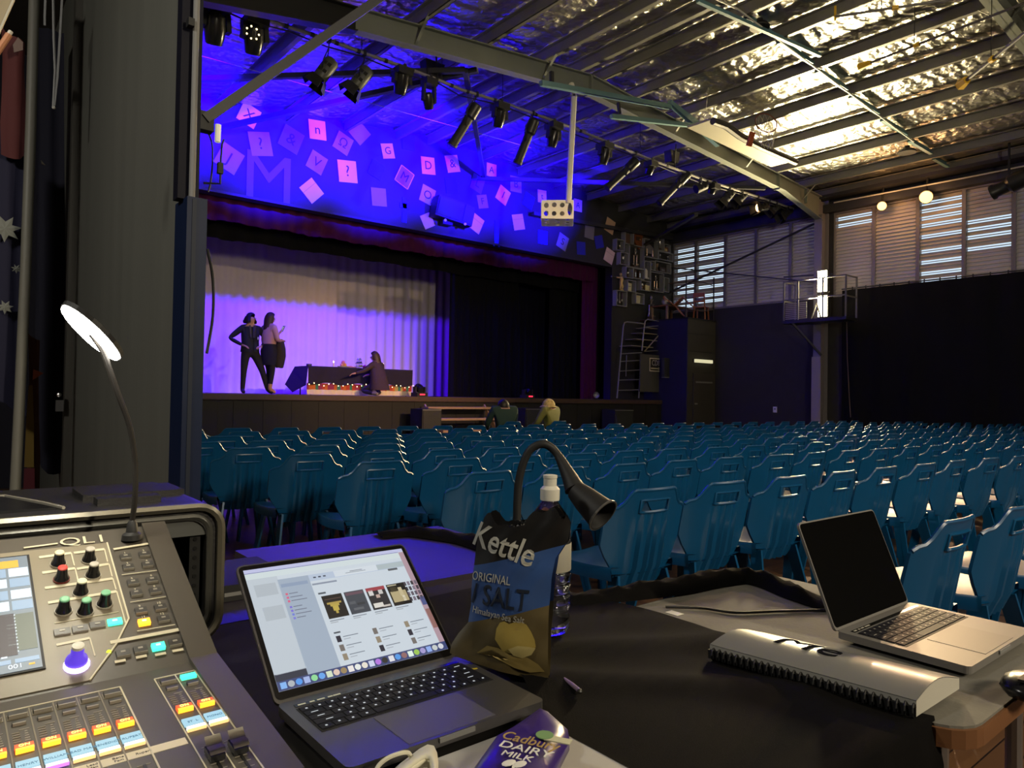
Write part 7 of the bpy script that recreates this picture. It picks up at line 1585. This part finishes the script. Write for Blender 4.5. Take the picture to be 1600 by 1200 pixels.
# viewing axis at the pair: camera looks along about 18 degrees right of +Y; person 1 faces the camera, turned to the table
p1 = onY(389,616,15.05); p1.z = STZ
camdir = math.atan2(-p1.y, -p1.x)                 # direction towards the camera
a1 = camdir-math.pi/2+0.30
J1 = dict(pelvis=(0,0,0.93),waist=(0,0.0,1.08),chest=(0,0.0,1.30),neck=(0,0.01,1.47),skull=(0.0,0.03,1.56),crown=(0.0,0.03,1.63),
 shr=(0.175,0,1.38),elr=(0.40,-0.08,1.16),wrr=(0.20,0.10,1.02), shl=(-0.175,0,1.38),ell=(-0.40,-0.08,1.15),wrl=(-0.21,0.09,1.02),
 hir=(0.09,0,0.87),knr=(0.125,0.02,0.48),anr=(0.13,-0.02,0.08),tor=(0.15,0.14,0.035), hil=(-0.10,0,0.87),knl=(-0.26,0.03,0.49),anl=(-0.40,-0.02,0.08),tol=(-0.46,0.12,0.035))
P1, part, H = person(J1, dict(skin=M_sk2,top=M_jk,sleeve=M_jk,legs=M_tr,shoe=M_black,hair=M_hd,face=(-0.75,0.75,0.0),boot=0.09,hem=-0.04), 'person with dark bobbed hair and black jacket standing hands on hips on the stage', face_rot(p1, a1), 'bob', hold=dict(wrl=(0.75,0.45,-0.3),wrr=(-0.75,0.45,-0.3)))
jk = MB(); rows = []
for z, rx, ry in ((1.40,0.185,0.125),(1.25,0.19,0.135),(1.10,0.178,0.128),(0.98,0.185,0.135),(0.88,0.195,0.145)): rows.append([(rx*math.sin(t), ry*math.cos(t), z) for t in [math.radians(14+332*i/20) for i in range(21)]])
jk.grid(rows); part('jacket', jk.mesh('jacket', M_jk, 2)); part('lapel', MB().bar((0.05,0.118,1.44),(0.03,0.142,1.18),0.05,0.012,mat('shirt_grey',(0.07,0.06,0.055),0.7)).bar((-0.05,0.118,1.44),(-0.03,0.142,1.18),0.05,0.012).mesh('lapel'))
part('badge', MB().ball((-0.12,0.135,1.17),0.02,6,M_white,sc=(0.8,0.4,1.6)).mesh('badge', M_white))
p2 = onY(418,616,15.0); p2.z = STZ
a2 = math.atan2(-p2.y, -p2.x)-math.pi/2+math.pi*0.72
M_pk = mat('pink_blouse',(0.55,0.30,0.27),0.8)
J2 = dict(pelvis=(0,0,0.98),waist=(0,0.01,1.12),chest=(0,0.01,1.34),neck=(0,0.02,1.51),skull=(0.0,0.04,1.60),crown=(0.0,0.04,1.67),
 shr=(0.165,0,1.42),elr=(0.24,0.03,1.15),wrr=(0.10,0.24,1.16), shl=(-0.165,0,1.42),ell=(-0.20,0.16,1.20),wrl=(-0.08,0.36,1.34),
 hir=(0.085,0,0.92),knr=(0.08,0.04,0.52),anr=(0.06,0.0,0.11),tor=(0.07,0.15,0.04), hil=(-0.085,0,0.92),knl=(-0.06,0.08,0.52),anl=(-0.10,0.10,0.11),tol=(-0.13,0.26,0.04))
P2, part, H = person(J2, dict(skin=M_sk2,top=M_pk,sleeve=M_sk2,legs=mat('black_leggings',(0.012,0.010,0.011),0.8),shoe=mat('tan_boots',(0.55,0.28,0.13),0.6),hair=M_hb,face=(0.15,0.98,-0.12),boot=0.13,hem=0.06), 'person in a pink blouse and tan boots holding a phone on the stage', face_rot(p2, a2), 'long', hold=dict(wrl=(0.1,0.5,0.8),wrr=(-0.3,0.9,0.1)))
rows = [[(rx*math.sin(t), ry*math.cos(t)+0.01, z) for t in [2*math.pi*i/18 for i in range(18)]] for z, rx, ry in ((1.08,0.15,0.125),(0.92,0.185,0.165),(0.75,0.175,0.155),(0.62,0.165,0.145))]
part('skirt', MB().grid(rows,None,True).mesh('skirt', mat('black_skirt',(0.010,0.009,0.010),0.85), 2))
rows = [[(rx*math.sin(t), ry*math.cos(t)+0.005, z) for t in [2*math.pi*i/18 for i in range(18)]] for z, rx, ry in ((1.42,0.16,0.10),(1.30,0.185,0.14),(1.16,0.18,0.14),(1.07,0.165,0.132))]
part('blouse', MB().grid(rows,None,True).mesh('blouse', M_pk, 2))
ph_ = P2.matrix_basis
w = face_rot(p2,a2)
phn = bpy.data.objects.new('phone', MB().box((-0.06,0.42,1.44),(0.075,0.012,0.15),M_blackG,Matrix.Rotation(-0.5,3,'X')).box((-0.06,0.412,1.442),(0.066,0.003,0.13),emis('phone_screen',(0.5,0.5,0.7),0.5),Matrix.Rotation(-0.5,3,'X')).mesh('phone')); COL.objects.link(phn); phn.matrix_basis = w; tag(phn,'dark phone held up by the person in the pink blouse','phone')
cam_b = bpy.data.objects.new('camera_bump', MB().box((-0.04,0.428,1.49),(0.02,0.006,0.02),M_black,Matrix.Rotation(-0.5,3,'X')).mesh('camera_bump')); COL.objects.link(cam_b); cam_b.matrix_basis = w; par(cam_b, phn)
rows = []
for j, (z, hw, dy) in enumerate(((1.19,0.06,0.0),(1.12,0.10,0.03),(0.98,0.13,0.05),(0.82,0.14,0.05),(0.68,0.12,0.03),(0.58,0.10,0.02))): rows.append([(0.05+hw*math.cos(t)*0.7, 0.25+dy*0.5+hw*0.9*math.sin(t), z+0.01*math.sin(i_)) for i_, t in enumerate([2*math.pi*i/14 for i in range(14)])])
ct = bpy.data.objects.new('folded_coat', MB().grid(rows,None,True).mesh('folded_coat', mat('coat_dark',(0.03,0.022,0.02),0.85), 2)); COL.objects.link(ct); ct.matrix_basis = w; tag(ct,'dark coat draped over the arm of the person in the pink blouse','coat')
cl_ = bpy.data.objects.new('coat_lining', MB().box((-0.02,0.20,0.72),(0.01,0.05,0.08),M_grey).mesh('coat_lining')); COL.objects.link(cl_); cl_.matrix_basis = w; par(cl_, ct)
# kneeling person at the stage table: seen from behind, facing the table
p3 = onY(592,619,14.85); p3.z = STZ; M_bc = mat('brown_coat',(0.055,0.032,0.024),0.85)
J3 = dict(pelvis=(0.02,-0.02,0.33),waist=(0,0.03,0.47),chest=(0,0.09,0.66),neck=(0.0,0.13,0.82),skull=(0.0,0.16,0.90),crown=(0,0.16,0.97),
 shr=(0.165,0.08,0.73),elr=(0.22,0.22,0.55),wrr=(0.05,0.36,0.50), shl=(-0.165,0.08,0.73),ell=(-0.34,0.16,0.58),wrl=(-0.52,0.26,0.52),
 hir=(0.10,-0.02,0.29),knr=(0.17,0.36,0.30),anr=(0.16,0.10,0.07),tor=(0.17,0.24,0.035), hil=(-0.10,-0.02,0.27),knl=(-0.20,0.34,0.11),anl=(-0.24,-0.08,0.06),tol=(-0.26,-0.20,0.04))
P3, part, H = person(J3, dict(skin=M_sk2,top=M_bc,sleeve=M_bc,legs=M_tr,shoe=mat('pale_sole',(0.25,0.20,0.14),0.6),hair=M_hb,face=(-0.3,0.95,-0.2),boot=0.06,hem=-0.2), 'person in a long brown coat crouching in front of the stage table', face_rot(p3, 0.35), 'long')
rows = [[(rx*math.sin(t), ry*math.cos(t)+oy, z) for t in [math.radians(30+300*i/16) for i in range(17)]] for z, rx, ry, oy in ((0.78,0.15,0.10,0.10),(0.62,0.20,0.14,0.06),(0.45,0.215,0.17,0.02),(0.28,0.24,0.20,-0.01),(0.14,0.26,0.21,-0.03))]
part('coat', MB().grid(rows).mesh('coat', M_bc, 2))
# two seated people in the front row, seen from behind
def seated(px, py, y, cols, label, hair, turn, face):
    p = onY(px, py, y); q = Vector((p.x, y, 0)); hz = p.z
    b = hz-1.20
    J = dict(pelvis=(0,0,0.53),waist=(0,-0.02,0.68),chest=(0,0.0,0.90),neck=(0,0.02,1.08+b*0.5),skull=(0,0.04,1.17+b),crown=(0,0.04,1.24+b),shr=(0.19,0,0.99),elr=(0.25,0.10,0.76),wrr=(0.14,0.32,0.66),shl=(-0.19,0,0.99),ell=(-0.25,0.10,0.76),wrl=(-0.14,0.32,0.66),
      hir=(0.10,0.05,0.52),knr=(0.13,0.46,0.50),anr=(0.13,0.46,0.09),tor=(0.14,0.60,0.035),hil=(-0.10,0.05,0.52),knl=(-0.13,0.46,0.50),anl=(-0.13,0.46,0.09),tol=(-0.14,0.60,0.035))
    cols = dict(cols); cols['face'] = face
    return person(J, cols, label, face_rot(q, turn), hair)
M_gs = mat('dark_green_shirt',(0.020,0.045,0.035),0.8); M_ol = mat('olive_jacket',(0.11,0.12,0.025),0.8)
S_, part, H = seated(788,636,8.95,dict(skin=M_skin,top=M_gs,sleeve=M_gs,legs=M_tr,shoe=M_black,hair=M_hd),'person with short dark hair in a dark green shirt sitting ahead of the front row','short',-0.2,(0.3,0.95,0))
part('collar', MB().tube([(0.075*math.sin(t),0.02+0.07*math.cos(t),1.045) for t in [2*math.pi*i/14 for i in range(14)]],0.014,6,mat('collar_cream',(0.5,0.45,0.35),0.7),True).mesh('collar'))
S2_, part, H = seated(860,636,8.95,dict(skin=M_skin,top=M_ol,sleeve=M_ol,legs=M_tr,shoe=M_black,hair=M_hd),'person in a patterned cap and olive jacket sitting ahead of the front row','short',0.25,(-0.95,0.3,0))
cp_ = MB(); rows = []
for j in range(6):
    ph = math.pi*0.5*j/5; rows.append([H(0.108*math.sin(ph)*math.sin(t), 0.116*math.sin(ph)*math.cos(t)-0.004, 0.118*math.cos(ph)+0.015) for t in [2*math.pi*i/18 for i in range(18)]])
cp_.grid(rows,None,True); cp_.grid([[H(r_*math.sin(t), r_*1.05*math.cos(t), u_) for t in [2*math.pi*i/18 for i in range(18)]] for r_, u_ in ((0.108,0.018),(0.150,-0.012),(0.150,-0.018),(0.108,0.008))],None,True)
part('bucket_hat', cp_.mesh('bucket_hat', mat('patterned_hat',(0.30,0.25,0.10),0.8,var=0.9,vscale=22), 2))
# chairs for the two sitters
for k, (px, lab) in enumerate(((788,'blue plastic chair under the person in the dark green shirt'),(860,'blue plastic chair under the person in the patterned cap'))):
    q = onY(px,636,8.95); dup(chair0, Matrix.Translation((q.x,8.97,0)) @ Matrix.Rotation(-0.05,4,'Z'), lab)
